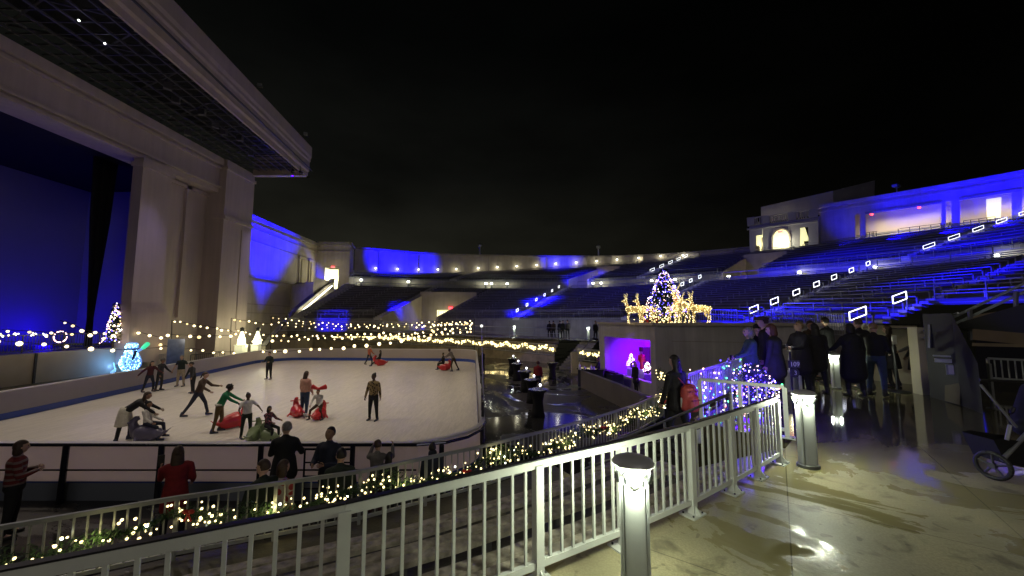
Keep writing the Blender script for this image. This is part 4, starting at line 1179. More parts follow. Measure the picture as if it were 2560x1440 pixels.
# garland: needles, warm lights, red bows
def garland(pts, name, label, r=.11, droop=.16, per=2.4, nleaf=260, nlight=30, h=.60, bows=True, lights_r=.014, cool=.25, group='lit garlands on railings', seed=1, needle=.075):
    rnd = random.Random(seed)
    pts = [Vector(p) for p in pts]; L = [0]
    for a, b in zip(pts, pts[1:]): L.append(L[-1] + (b - a).length)
    root = empty(name, pts[0], label, 'garland', group); bp_step = per * 1.6
    def at(t):
        for i in range(len(pts) - 1):
            if t <= L[i + 1] or i == len(pts) - 2: return pts[i].lerp(pts[i + 1], (t - L[i]) / (L[i + 1] - L[i]))
    tot = L[-1]
    def c(t):
        p = at(t); z = h - droop * abs(math.sin(math.pi * t / per)) + .04 * math.sin(t * 7.3 + seed)
        return p + Vector((0, 0, z))
    lf = MB(); lt = MB(); cl = MB(); bw_ = MB()
    for k in range(int(tot * nleaf)):
        t = rnd.random() * tot; p = c(t); a = rnd.random() * 6.28; rr = r * rnd.random() ** .5 * (.7 + .5 * math.sin(t * 3.1 + seed))
        q = p + Vector((rnd.uniform(-1, 1), rnd.uniform(-1, 1), rnd.uniform(-1, 1))).normalized() * rr
        d = Vector((rnd.uniform(-1, 1), rnd.uniform(-1, 1), rnd.uniform(-.9, .6))).normalized() * needle * rnd.uniform(.6, 1.3)
        sde = d.cross(Vector((rnd.random(), rnd.random(), 1))).normalized() * needle * .16
        lf.quad(q - sde, q + d, q + sde)
    for k in range(int(tot * nlight)):
        t = rnd.random() * tot; t += .1 * math.sin(t * 9); t = min(max(t, 0), tot); p = c(t)
        q = p + Vector((rnd.uniform(-1, 1), rnd.uniform(-1, 1), rnd.uniform(-1, 1))).normalized() * r * rnd.uniform(.6, 1.15)
        (cl if rnd.random() < cool else lt).ball(q, lights_r * rnd.uniform(.7, 1.4), 5, 4)
    lf.build('foliage', leaf, root, recalc=False)
    tag(lt.build('warm_lights', warm_fairy, root, recalc=False), kind='stuff')
    if cl.v: tag(cl.build('white_lights', cool_bulb, root, recalc=False), kind='stuff')
    if bows:
        t = per * .5
        while t < tot:
            p = c(t) + Vector((.02, -.1, .04)); b_ = MB()
            b_.ball(p + Vector((-.04, 0, .02)), (.045, .02, .03), 8, 6).ball(p + Vector((.04, 0, .02)), (.045, .02, .03), 8, 6).ball(p, .02, 6, 5)
            b_.bar(p, p + Vector((-.04, 0, -.10)), .022, .008).bar(p, p + Vector((.04, 0, -.10)), .022, .008)
            b_.build('bow', mat('bow_red', (.45, .02, .015), .5), root); t += bp_step
    t = .6
    while t < tot:
        light('POINT', c(t) + Vector((0, -.12, .03)), 2.6, (1, .86, .36), root, .08); t += 1.8
    return root
garland([(p.x, p.y - .03, FZ2) for p in F2V[0:]], 'garland', 'nearest lit pine garland with red bows on the grey railing', seed=3, nlight=36, nleaf=620, r=.16, droop=.20, lights_r=.0145, cool=.08)
garland([(p.x, p.y, p.z) for p in GW[1:]], 'garland', 'long warm lit garland on the railing across the far side of the pit', r=.17, nleaf=70, nlight=26, bows=False, lights_r=.05, cool=0, h=.85, droop=.3, seed=9, needle=.14)
fence(GW, 'railing', 'thin railing carrying the far garland across the pit', 'thin steel railings of the seating bowl', galv, h=1.0, post=2.0, bal=.16, base=.08)

# bench steps between the two railings
n6 = 6
A = [Vector((x, y, 0)) for x, y in ((-4.2, .45), (-1.98, 1.55), (-.88, 2.08), (.22, 2.70), (1.7, 3.58), (3.0, 4.5))]
B = [Vector((x, y, 0)) for x, y in ((-8.7, 2.7), (-5.7, 4.22), (-4.35, 4.95), (-2.28, 5.8), (-.48, 6.92), (1.0, 8.05))]
wood = mat('weathered_bench_wood', (.48, .43, .34), .45, var=.6, vscale=9, bump=.5, bscale=18)
root = empty('bench_terrace', A[3], 'stepped concrete rows with weathered wooden benches below the near railing', 'seating')
st_m = MB(); NS = 3
for k in range(NS + 1):
    z = FZ2 * (k + 1) / (NS + 1); zp = FZ2 * k / (NS + 1)
    for i in range(5):
        a0, b0 = A[i].lerp(B[i], k / (NS + 1)), A[i + 1].lerp(B[i + 1], k / (NS + 1))
        a1, b1 = A[i].lerp(B[i], (k + 1) / (NS + 1)), A[i + 1].lerp(B[i + 1], (k + 1) / (NS + 1))
        if k == NS: a1 = a1 + (a1 - a0).normalized() * .25; b1 = b1 + (b1 - b0).normalized() * .25
        st_m.quad(zz(a0, zp), zz(b0, zp), zz(b0, z), zz(a0, z)); st_m.quad(zz(a0, z), zz(b0, z), zz(b1, z), zz(a1, z))
        if k == NS: st_m.quad(zz(a1, z), zz(b1, z), zz(b1, GZ), zz(a1, GZ))
e0, e1 = A[5], B[5]
for k in range(NS + 1):
    z = FZ2 * (k + 1) / (NS + 1)
    p, q = e0.lerp(e1, k / (NS + 1)), e0.lerp(e1, (k + 1) / (NS + 1)); st_m.quad(zz(p, GZ), zz(q, GZ), zz(q, z), zz(p, z))
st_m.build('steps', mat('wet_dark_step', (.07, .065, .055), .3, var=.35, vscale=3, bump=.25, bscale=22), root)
for k in range(NS):
    z = FZ2 * (k + 1) / (NS + 1) + .30
    m = MB(); lg_ = MB()
    for j, w_ in ((.26, .0), (.42, .0)):
        for i in range(5):
            a, b = A[i].lerp(B[i], (k + j) / (NS + 1)), A[i + 1].lerp(B[i + 1], (k + j) / (NS + 1))
            m.bar(zz(a, z), zz(b, z), .12, .05)
            if j < .3:
                for t in (.2, .7): c = a.lerp(b, t); lg_.box((c.x, c.y, z - .165), (.10, .10, .27))
    m.build('bench', wood, root); lg_.build('bench_supports', conc, root)
# stairs down from the gap in the railing
root = empty('plaza_stairs', (3.7, 5.2, 0), 'wet concrete stairs descending from the gap in the white railing', 'stairs')
m = MB(); d = Vector((-.42, .91, 0)).normalized(); sd = Vector((.91, .42, 0)).normalized()
c0 = Vector((3.74, 5.27, 0)) 
for k in range(12):
    c = c0 + d * (.18 + .33 * k); z = -.175 * (k + 1)
    m.box((c.x, c.y, z - .5), (1.32, .36, 1.0), math.atan2(sd.y, sd.x))
m.build('steps', conc_wet, root)
pr_ = MB()
for sgn in (-1,):
    a = c0 + sd * (.62 * sgn) + d * .3; b = a + d * 3.6; pr_.path([zz(a, .75), zz(b, -1.25)], .022, 8)
    pr_.path([zz(a, .45), zz(b, -1.55)], .022, 8)
    for t in (0, .33, .66, 1): c = zz(a, 0).lerp(zz(b, 0), t); pr_.tube(zz(c, .75 - 2.0 * t - .95), zz(c, .75 - 2.0 * t), .02)
pr_.build('handrail', steel, root)
# ramp wall beside the building
rwl = empty('ramp_wall', D(1450, 22, GZ), 'low dark wall slanting down past the violet opening', 'wall')
a, b, c_ = D(1452, 21.8, GZ), D(1545, 17.2, GZ), D(1625, 14.2, GZ)
m = MB()
for p, q in ((a, b), (b, c_)):
    m.quad(p, q, zz(q, GZ + .95), zz(p, GZ + .95)); m.quad(zz(p, GZ + .95), zz(q, GZ + .95), zz(q, GZ + .95) + Vector((.2, .05, 0)), zz(p, GZ + .95) + Vector((.2, .05, 0))); m.quad(p + Vector((.2, .05, 0)), q + Vector((.2, .05, 0)), zz(q, GZ + .95) + Vector((.2, .05, 0)), zz(p, GZ + .95) + Vector((.2, .05, 0)))
m.build('wall_face', mat('ramp_wall_concrete', (.16, .14, .12), .6, var=.2, vscale=1), rwl)
m = MB().tube(zz(a, GZ + 1.0), zz(b, GZ + 1.0), .03).tube(zz(b, GZ + 1.0), zz(c_, GZ + 1.0), .03); m.build('cap_rail', steel, rwl)
# pit stairs between garland wall and building
root = empty('pit_stairs', D(1430, 30, GZ), 'grey stairs climbing from the pit to the terrace left of the violet room', 'stairs')
m = MB(); s0 = D(1405, 31.0, 0); e0 = D(1470, 30.5, 0)
for k in range(12):
    a, b = D(1398, 30.2, GZ) + Vector((.22 * k, .30 * k, 0)), D(1440, 28.8, GZ) + Vector((.22 * k, .30 * k, 0))
    z = GZ + .175 * (k + 1); m.quad(zz(a, z - .175), zz(b, z - .175), zz(b, z), zz(a, z)); a2, b2 = a + Vector((.22, .30, 0)), b + Vector((.22, .30, 0)); m.quad(zz(a, z), zz(b, z), zz(b2, z), zz(a2, z)); m.quad(zz(b, GZ), zz(b2, GZ), zz(b2, z), zz(b, z))
m.build('steps', conc_wet, root)
m = MB(); a = D(1440, 28.7, GZ); b = a + Vector((.22 * 12, .30 * 12, 2.1)); m.path([a, a + Vector((0, 0, .95)), b + Vector((0, 0, .95)), b], .035, 6); m.build('handrail', galv, root)
o = MB().box(D(1437, 27.6, GZ) + Vector((0, 0, .75)), (.5, .5, 1.5)).build('stair_pier', stucco); tag(o, 'short cream pier at the foot of the pit stairs', 'pier')
q0, q1 = D(1446, 27.2, GZ), D(1503, 25.4, GZ)
m = MB().quad(q0, q1, zz(q1, GZ + .9), zz(q0, GZ + .9)); tag(m.build('pit_wall', MATS['stained_pit_wall']), 'short stained wall under the small garland beside the violet room', 'wall')
fence([zz(q0, GZ + .9), zz(q1, GZ + .9)], 'railing', 'short railing carrying the small garland beside the violet room', 'thin steel railings of the seating bowl', galv, h=.9, post=1, bal=.13)
garland([zz(q0, GZ + .9), zz(q1, GZ + .9)], 'garland', 'short bright garland between the cream pier and the violet room', r=.13, nleaf=70, nlight=30, bows=False, lights_r=.035, cool=0, h=.72, droop=.15, seed=5, needle=.12)

# ------------------------------------------------------------------ bollard lamps
def bollard_proto():
    root = local('bollard_lamp')
    H = .885
    alu_b = mat('bollard_aluminium', (.60, .64, .62), .5, .15, var=.05, vscale=10, bump=.03, bscale=80)
    sec = []
    a, b, g = .088, .052, .013           # ellipse with four notches
    for k in range(48):
        t = 2 * math.pi * k / 48
        x, y = a * (abs(math.cos(t)) ** .55) * (1 if math.cos(t) > 0 else -1), a * .82 * (abs(math.sin(t)) ** .55) * (1 if math.sin(t) > 0 else -1)
        dd = min(abs(((t - q + math.pi) % (2 * math.pi)) - math.pi) for q in (.95, math.pi - .95, math.pi + .95, -.95))
        f = .80 if dd < .09 else 1.0
        sec.append((x * f, y * f))
    MB().prism(sec, .035, H - .13).build('column', alu_b, root)
    MB().lathe([(.118, 0), (.12, .005), (.12, .035), (.112, .042)], n=32, sy=.84).build('base_ring', mat('bollard_base', (.20, .21, .21), .4, .6), root, smooth=False)
    # cap: shallow dome with overhanging lip
    MB().lathe([(.06, H - .075), (.118, H - .028), (.130, H - .020), (.132, H - .008), (.118, H + .012), (.08, H + .028), (.04, H + .036), (.005, H + .038)], n=36, sy=.84).build('cap', mat('bollard_cap', (.62, .64, .62), .45, .2, bump=.1, bscale=40), root, smooth=True)
    # four V shaped lenses under the cap, one per side
    lens = MB(); rim_ = MB()
    hood = [(.02, H - .20), (.075, H - .14), (.105, H - .075)]
    lens.lathe([(.035, H - .135), (.095, H - .052)], n=24, sy=.84)
    for k in range(4):
        t = k * math.pi / 2; R = Matrix.Rotation(t, 3, 'Z')
        s_ = .84 if k % 2 else 1.0; w_ = .062 if k % 2 == 0 else .070
        x0 = (.091 if k % 2 == 0 else .077)
        P_ = [R @ Vector((x0 + .008, -w_, H - .055)), R @ Vector((x0 + .008, w_, H - .055)), R @ Vector((x0, 0, H - .135))]
        lens.quad(P_[0], P_[1], P_[2])
        oo = R @ Vector((.006, 0, 0)); Pa, Pb, Pc = P_[0] + oo, P_[1] + oo, P_[2] + oo * .6
        for q_ in (Pa, Pb): rim_.bar(q_, Pc, .018, .015)
    lens.build('lens', mat('bollard_lens', (1, 1, .95), .3, emit=(.93, 1, .88), es=9), root)
    rim_.build('lens_frame', mat('bollard_frame_dark', (.05, .055, .05), .5, .3), root)
    m_ = MB()
    for t in (.95, math.pi - .95, math.pi + .95, -.95):
        m_.bar((.082 * math.cos(t), .068 * math.sin(t), H - .14), (.10 * math.cos(t), .085 * math.sin(t), H - .05), .014, .014)
    m_.build('cap_struts', alu_b, root)
    for k in range(4):
        t = k * math.pi / 2
        light('POINT', (.135 * math.cos(t), .115 * math.sin(t), H - .10), 11, (.93, 1, .74), root, .012)
    return root
bol = bollard_proto()
tag(bol, 'nearest grey bollard lamp cut off by the bottom edge in front of the white railing', 'bollard', 'bollard lamps on the plaza')
def put(o, loc, rz=0.0, s=1.0): o.location = loc; o.rotation_euler = (0, 0, rz); o.scale = (s, s, s); return o
b2 = copy_tree(bol); put(b2, Vector((3.60, 4.66, 0)), rad(-8)); tag(b2, 'bright bollard lamp standing free beside the end of the white railing')
b3 = copy_tree(bol); put(b3, D(2091, 9.8, 0), rad(-10)); tag(b3, 'bollard lamp glowing between the legs of the queue')
put(bol, D(1592, 2.45, 0), rad(-13))
for px, Y, z, lab in ((1400, 36.2, 0, 'bollard lamp glowing among the five people on the far terrace'), (1471, 33.5, 0, 'bollard lamp on the terrace left of the beige block'), (1286, 38.5, .05, 'bollard lamp on the terrace left of the five people')):
    q = copy_tree(bol); put(q, D(px, Y, z), 0, 1.3); tag(q, lab, 'bollard', 'bollard lamps on the plaza')
    light('POINT', D(px, Y - .4, z + 1.0), 9, (.93, 1, .8), q, .1).location = (0, -.35, .75)
# bench-side bollards around the concourse
def lamp_post(p, lab, e=70):
    r = empty('concourse_lamp', p, lab, 'lamp', 'small lamps on the concourse walls')
    MB().tube(p, p + Vector((0, 0, .95)), .09, .09, 8).build('post', dark_metal, r); MB().lathe([(.12, .95), (.2, 1.0), (.2, 1.18), (.12, 1.22)], p, 10).build('head', cool_bulb, r)
    light('POINT', p + Vector((0, -.45, .9)), e, (.97, 1, .75), r, .12); return r
def l2s(px): return min(svals(0, 6, 600), key=lambda s: abs(X_at(px, catmull(L2, s).y, 7) - catmull(L2, s).x))
where = {905: 'at the far left', 1023: 'left of the dim upper stairs', 1218: 'left one of the close pair', 1232: 'right one of the close pair', 1270: 'between the pair and the blue stairs', 1485: 'right of the middle doorway', 1505: 'with a warm pool of light right of the middle doorway', 1634: 'left of the rooftop tree top', 1692: 'just right of the tree top', 1825: 'left of the right upper doorway', 2004: 'in the blue glow below the arched pavilion', 2193: 'beside the handrail stairs below the loggia', 2500: 'near the right edge'}
for px, lab in where.items():
    s = l2s(px); q = catmull(L2, s); i_ = (catmull(L1, s) - q); i_.z = 0; q = q + i_.normalized() * .7
    lamp_post(Vector((q.x, q.y, 6.5)), 'small concourse lamp ' + lab, 55)
def sconce(px, zoff, lab, e=26):
    p = ring_pt(px, 0, -.35); s = min(svals(0, 6, 600), key=lambda s: (catmull(L3, s) - Vector((p.x, p.y, catmull(L3, s).z))).length)
    z = catmull(L3, s).z + zoff; p.z = z
    r = empty('wall_lamp', p, lab, 'lamp', 'round lamps along the curved wall')
    MB().ball(p, (.15, .15, .13), 8, 6).build('globe', cool_bulb, r); MB().box(p + Vector((0, .2, .3)), (.2, .3, .1)).build('bracket', dark_metal, r)
    light('POINT', p + Vector((0, -.5, -.2)), e, (1, .93, .62), r, .15) if px > 1120 else light('POINT', p + Vector((0, -.5, -.2)), 9, (1, .93, .62), r, .15)
names = ['first', 'second', 'third', 'fourth', 'fifth', 'sixth', 'seventh', 'eighth', 'ninth', 'tenth', 'eleventh', 'twelfth', 'thirteenth', 'fourteenth', 'fifteenth', 'sixteenth']
for k, px in enumerate((935, 990, 1044, 1093, 1140, 1196, 1245, 1295, 1345, 1394, 1445, 1497, 1549, 1604, 1660, 1716)):
    sconce(px, 1.1 if px < 1700 else .9, names[k] + ' round lamp from the left along the curved wall')

# ------------------------------------------------------------------ string lights over the far end of the rink
def depth(px): return 19.5 + (30 - 19.5) * min(1, max(0, px) / 420) if px < 420 else 30 + 3.6 * (px - 420) / 765
def strand(pts, n, label, r=.07, dY=0.0, jit=2.2, seed=0):
    rnd = random.Random(seed)
    L = [0]
    for a, b in zip(pts, pts[1:]): L.append(L[-1] + math.hypot(b[0] - a[0], b[1] - a[1]))
    root = empty('string_lights', P(pts[0][0], pts[0][1], depth(pts[0][0]) + dY), label, 'string lights', 'globe bulb strings over the far end of the rink')
    cab = MB(); prev = None; N = n * 3
    for k in range(N):
        t = L[-1] * k / (N - 1)
        for i in range(len(pts) - 1):
            if t <= L[i + 1] + 1e-6: break
        f = (t - L[i]) / (L[i + 1] - L[i]); px = pts[i][0] + (pts[i + 1][0] - pts[i][0]) * f; py = pts[i][1] + (pts[i + 1][1] - pts[i][1]) * f
        q = P(px, py - 2, depth(px) + dY)
        if prev is not None: cab.tube(prev, q, .018, .018, 4, False)
        prev = q
        if k % 3 == 1:
            r_b = 1.2; p = P(px + rnd.uniform(-4, 4), py + rnd.uniform(-jit, jit), depth(px) + dY)
            MB().ball(p, r * rnd.choice((.8, 1.0, 1.15, 1.35)) * rnd.uniform(.85, 1.15), 8, 6).build('bulb', dim_bulb if rnd.random() < .22 else warm_bulb, root, smooth=True, recalc=False)
    cab.build('cable', black_cloth, root, recalc=False)
    return root
S_ = [
 ([(-30, 852), (60, 858), (148, 866), (215, 871), (290, 876), (380, 872), (420, 868)], 8, 'lowest string sagging across the stage apron to the snowman', .10, 0),
 ([(5, 826), (80, 830), (145, 834), (205, 837), (285, 840), (350, 836)], 7, 'middle string in front of the blue stage', .085, 1),
 ([(150, 803), (182, 812), (207, 826), (260, 836), (330, 826), (378, 836)], 9, 'short string dipping before the lit tree on the stage', .08, 1),
 ([(340, 830), (410, 848), (425, 838), (470, 841), (520, 842), (585, 840)], 10, 'string crossing behind the snowman arm', .08, 0),
 ([(395, 862), (425, 868), (455, 874), (490, 874), (515, 880), (590, 882)], 8, 'string low behind the skaters by the left boards', .08, .5),
 ([(430, 802), (465, 809), (500, 815), (545, 822), (570, 826), (610, 845)], 11, 'upper string sloping down from the left pole', .075, .5),
 ([(578, 797), (598, 802), (635, 806), (665, 812), (720, 806), (780, 812), (870, 816), (960, 817)], 20, 'string rising from the pole by the pier', .06, 3),
 ([(650, 881), (680, 881), (720, 880), (780, 875), (808, 874), (850, 872), (888, 866), (932, 863), (975, 858), (1010, 852)], 13, 'nearest low string skimming the far boards', .11, -4),
 ([(680, 792), (710, 797), (760, 803), (820, 809), (880, 812), (940, 814), (1000, 812), (1060, 808), (1120, 805), (1182, 803)], 34, 'topmost long string ending at the right bundle', .055, 4),
 ([(700, 812), (760, 818), (830, 822), (900, 820), (960, 818), (1030, 815), (1100, 812), (1184, 810)], 30, 'second long string under the topmost one', .055, 3.5),
 ([(590, 826), (650, 838), (700, 838), (770, 842), (830, 838), (900, 836), (960, 834), (1020, 836), (1090, 826), (1184, 816)], 36, 'third long string through the middle of the bundle', .07, 2),
 ([(610, 868), (640, 850), (700, 853), (780, 848), (850, 846), (920, 848), (990, 842), (1060, 832), (1120, 830), (1180, 822)], 26, 'fourth long string above the far garland', .075, 0),
 ([(930, 842), (990, 838), (1040, 842), (1080, 838), (1130, 834), (1184, 828)], 18, 'lower right string crowding near the net pole', .08, 1),
 ([(1040, 818), (1090, 814), (1130, 812), (1184, 806)], 15, 'short dense string at the upper right of the bundle', .075, 2.5)]
for k, (pts, n, lab, r, dy) in enumerate(S_): strand(pts, n, lab, r, dy, seed=k)
for px, y0, y1, Y, lab in ((1186, 798, 868, 35, 'slim dark pole where all the strings meet'), (578, 796, 868, 33.5, 'slim pole holding strings beside the pier'), (430, 800, 878, 30.5, 'slim pole holding strings at the left'), (678, 790, 870, 35.5, 'slim pole holding strings before the parapet')):
    a, b = P(px, y1, Y), P(px, y0, Y)
    o = MB().tube(zz(a, GZ), b, .035, .03, 6).build('light_pole', dark_metal); tag(o, lab, 'pole', 'poles of the string lights')
for px, py, e in ((60, 840, 60), (180, 835, 70), (300, 850, 60), (460, 850, 80), (560, 850, 80), (700, 860, 90), (780, 840, 90), (880, 840, 90), (980, 835, 110), (1080, 825, 130), (1160, 822, 150)):
    light('POINT', P(px, py, depth(px)), e * .2, WARM, None, .3, name='string_glow')

# ------------------------------------------------------------------ decorations
def cone_tree(base, h, r, n_leaf, n_lt, label, cat='tree', colors=(warm_fairy,), lr=.03, seed=1, name='lit_christmas_tree', power=1.0, group=None):
    rnd = random.Random(seed); root = empty(name, base, label, cat, group); base = Vector(base)
    MB().tube(base, base + Vector((0, 0, h * .9)), .07, .02, 8).build('trunk', mat('bark', (.08, .05, .03), .9), root)
    lf = MB()
    for k in range(n_leaf):
        t = rnd.random() ** .8; rr = r * (1 - t) ** power * (.82 + .22 * math.sin(t * 40)) * rnd.uniform(.35, 1.0) + .03
        a = rnd.random() * 6.283; p = base + Vector((rr * math.cos(a), rr * math.sin(a), .12 * h + t * h * .88))
        o_ = Vector((math.cos(a), math.sin(a), rnd.uniform(-.5, .25))).normalized() * rnd.uniform(.10, .22) * (h / 3.2)
        sd_ = Vector((-math.sin(a), math.cos(a), rnd.uniform(-.4, .4))) * .04 * (h / 3.2)
        lf.quad(p - sd_, p + o_, p + sd_)
    lf.build('foliage', leaf, root, recalc=False)
    ms = [MB() for _ in colors]
    for k in range(n_lt):
        t = rnd.random() ** .85; rr = r * (1 - t) ** power * rnd.uniform(.85, 1.12) + .03; a = rnd.random() * 6.283
        p = base + Vector((rr * math.cos(a), rr * math.sin(a), .10 * h + t * h * .90)); ms[rnd.randrange(len(ms))].ball(p, lr * rnd.uniform(.7, 1.3), 5, 4)
    for q, c in zip(ms, colors): tag(q.build('lights', c, root, recalc=False), kind='stuff')
    return root
f_pink = mat('fairy_pink', (1, .8, .8), .4, emit=(1, .55, .50), es=7); f_white = mat('fairy_white', (1, 1, 1), .4, emit=(1, .86, .75), es=8)
f_blue = mat('fairy_blue', (.3, .3, 1), .4, emit=(.12, .08, 1), es=7); f_green = mat('fairy_green', (.3, 1, .5), .4, emit=(.1, 1, .35), es=5); f_red = mat('fairy_red', (1, .2, .2), .4, emit=(1, .12, .10), es=6)
RZ = SZ + .0
tree_p = D(1664, 21.0, RZ)
cone_tree(tree_p, 3.15, 1.25, 6200, 560, 'tall tree covered in pink and blue fairy lights on the flat roof', colors=(f_white, f_pink, f_blue, f_blue), lr=.021, seed=4, power=.85)
light('POINT', tree_p + Vector((0, -1.5, 1.2)), 5, (1, .75, .7), None, .4, name='tree_glow')
cone_tree(D(281, 27.6, FZ), 3.3, .58, 3200, 260, 'slim tree with white and violet lights on the blue stage', colors=(f_white, f_pink, warm_fairy, f_blue), lr=.032, seed=8, power=.9)
# low bush with red and gold ornaments
rnd = random.Random(3); c = D(1612, 21.0, RZ) + Vector((.45, -.3, 0))
root = empty('ornament_bush', c, 'low red and gold ornament bush left of the rooftop tree', 'decoration')
m = MB(); m2 = MB(); m3 = MB()
for k in range(900):
    q = Vector((rnd.gauss(0, .42), rnd.gauss(0, .3), abs(rnd.gauss(0, .36)))); p = c + q; d = Vector((rnd.uniform(-1, 1), rnd.uniform(-1, 1), rnd.uniform(-.2, 1))) * .09; s_ = d.cross(Vector((0, .3, 1))).normalized() * .02; m.quad(p - s_, p + d, p + s_)
for k in range(80): q = Vector((rnd.gauss(0, .45), rnd.gauss(0, .3) - .1, abs(rnd.gauss(0, .38)) + .05)); m2.ball(c + q, .027, 5, 4)
for k in range(26): q = Vector((rnd.gauss(0, .4), rnd.gauss(0, .3) - .1, abs(rnd.gauss(0, .3)) + .05)); m3.ball(c + q, .06, 8, 6)
m.build('foliage', leaf, root, recalc=False); tag(m2.build('lights', warm_fairy, root, recalc=False), kind='stuff'); m3.build('ornaments', mat('bauble_red', (.4, .02, .02), .2, .3), root, recalc=False)

# reindeer: pale gold mesh bodies with lights
def reindeer_proto():
    root = local('lit_reindeer'); rnd = random.Random(11)
    m = MB()
    m.cap((-.38, 0, .78), (.34, 0, .82), (.15, .17), (.17, .19), 12, ref=Vector((0, 1, 0)))
    m.cap((.34, 0, .86), (.50, 0, 1.28), (.11, .12), (.065, .07), 10); m.cap((.50, 0, 1.30), (.72, 0, 1.26), (.07, .075), (.035, .04), 10)
    for x, y, b_ in ((.32, .09, .02), (.32, -.09, .0), (-.42, .09, -.05), (-.40, -.09, .04)):
        if x > 0: m.cap((x, y, .72), (x + .03 + b_, y, .38), .065, .035, 8); m.cap((x + .03 + b_, y, .38), (x + .01, y, .02), .033, .026, 8)
        else: m.cap((x, y, .74), (x + .09 + b_, y, .48), .095, .045, 8); m.cap((x + .09 + b_, y, .48), (x - .05, y, .36), .042, .032, 8); m.cap((x - .05, y, .36), (x + .0, y, .02), .032, .026, 8)
    m.cap((-.52, 0, .90), (-.60, 0, .82), .045, .02, 8)
    for s_ in (-1, 1): m.cap((.47, .06 * s_, 1.36), (.43, .13 * s_, 1.44), .03, .012, 8)
    body = remesh(m, 'x', .028, 2)
    ob = body.build('body', mat('gold_wire_mesh', (.55, .42, .16), .5, emit=(1, .72, .22), es=.16, var=.4, vscale=20), root, smooth=True)
    an = MB()
    for s_ in (-1, 1):
        b0 = Vector((.50, .04 * s_, 1.36)); b1 = b0 + Vector((-.05, .10 * s_, .16)); b2_ = b1 + Vector((-.01, .08 * s_, .16))
        an.path([b0, b1, b2_], .014, 6); an.tube(b1, b1 + Vector((.09, .05 * s_, .08)), .011); an.tube(b0.lerp(b1, .6), b0.lerp(b1, .6) + Vector((.08, 0, .09)), .011); an.tube(b2_ - Vector((0, 0, .05)), b2_ + Vector((.07, .03 * s_, .04)), .01)
    an.build('antlers', mat('antler_gold', (.6, .5, .25), .5, emit=(1, .8, .35), es=.7), root)
    lt = MB()
    for k in range(300):
        v = Vector(rnd.choice(body.v)); lt.ball(v * 1.0 + Vector((rnd.uniform(-.02, .02), rnd.uniform(-.02, .02), rnd.uniform(-.02, .02))), .017, 5, 4)
    tag(lt.build('lights', warm_fairy, root, recalc=False), kind='stuff')
    MB().lathe([(.10, 0), (.105, .03), (.09, .05)], (.415, 0, 1.02), 12).build('collar', mat('collar_red', (.4, .02, .02), .6), root)
    return root
rd = reindeer_proto(); gp = 'wire reindeer covered in warm lights on the flat roof'
spots = [(1587, 20.6, 180, .98, 'leftmost glowing reindeer looking left'), (1617, 20.9, 168, 1.0, 'second glowing reindeer from the left, beside the ornament bush'),
         (1688, 19.9, -70, .98, 'glowing reindeer facing the camera at the right foot of the tree'), (1705, 20.3, 215, 1.25, 'tallest glowing reindeer just right of the tree'),
         (1752, 19.8, 180, 1.02, 'rightmost glowing reindeer standing apart with a red collar')]
for i, (px, Y, rz, s_, lab) in enumerate(spots):
    o = rd if i == len(spots) - 1 else copy_tree(rd)
    p = D(px, Y, RZ + .02); put(o, p, rad(rz), s_); tag(o, lab, 'reindeer', gp)
for px in (1600, 1700, 1752): light('POINT', D(px, 19.6, RZ + .9), 14, WARM, None, .3, name='reindeer_glow')

# snowman
root = empty('lit_snowman', D(320, 28.0, GZ), 'glowing pale blue snowman waving a green mitten before the stage apron', 'snowman')
c = D(321, 27.9, GZ); c.x += .1
rnd = random.Random(5)
prof = [(.12, .12), (.50, .20), (.70, .46), (.74, .76), (.64, 1.08), (.47, 1.42), (.40, 1.60), (.38, 1.72)]
ice_b = mat('snowman_mesh', (.45, .7, 1), .6, emit=(.14, .34, 1), es=.72, var=.3, vscale=7)
MB().lathe(prof, c, 20, sy=.6).build('body', ice_b, root, smooth=True)
MB().lathe([(.38, 1.74), (.44, 1.84), (.45, 1.95), (.40, 2.10), (.30, 2.2)], c, 18, sy=.6).build('head', ice_b, root, smooth=True)
MB().lathe([(.44, 1.66), (.48, 1.71), (.44, 1.77)], c, 18, sy=.65).build('scarf', mat('scarf_dark', (.02, .03, .12), .7), root)
MB().tube(c + Vector((.62, -.3, 1.62)), c + Vector((.48, -.35, .95)), .09, .06, 8).build('scarf_tail', mat('scarf_dark', (.02, .03, .12), .7), root)
MB().cap(c + Vector((.45, 0, 1.55)), c + Vector((.80, 0, 1.78)), .08, .09).build('arm', ice_b, root, smooth=True)
MB().cap(c + Vector((.86, 0, 1.82)), c + Vector((1.12, 0, 2.08)), .13, .15).build('mitten', mat('mitten_green', (.2, .9, .6), .5, emit=(.05, 1, .45), es=.8), root, smooth=True)
m = MB()
for z in (1.5, 1.22, .95, .72, .5): m.ball(c + Vector((.12, -.5 if z < 1.2 else -.36, z)), .04, 8, 6)
m.build('buttons', dark_metal, root)
m = MB()
for k in range(300):
    j = rnd.random() * (len(prof) - 1); i = int(j); f = j - i; r_ = prof[i][0] * (1 - f) + prof[i + 1][0] * f; z = prof[i][1] * (1 - f) + prof[i + 1][1] * f; a = rnd.uniform(math.pi, 2 * math.pi)
    m.ball(c + Vector((r_ * math.cos(a) * 1.02, r_ * .6 * math.sin(a) * 1.03, z)), .02, 5, 4)
for k in range(45):
    a = rnd.uniform(math.pi, 2 * math.pi); m.ball(c + Vector((.45 * math.cos(a), .28 * math.sin(a), rnd.uniform(1.8, 2.12))), .019, 5, 4)
tag(m.build('lights', mat('snow_fairy', (.8, 1, 1), .4, emit=(.35, .8, 1), es=7), root, recalc=False), kind='stuff')
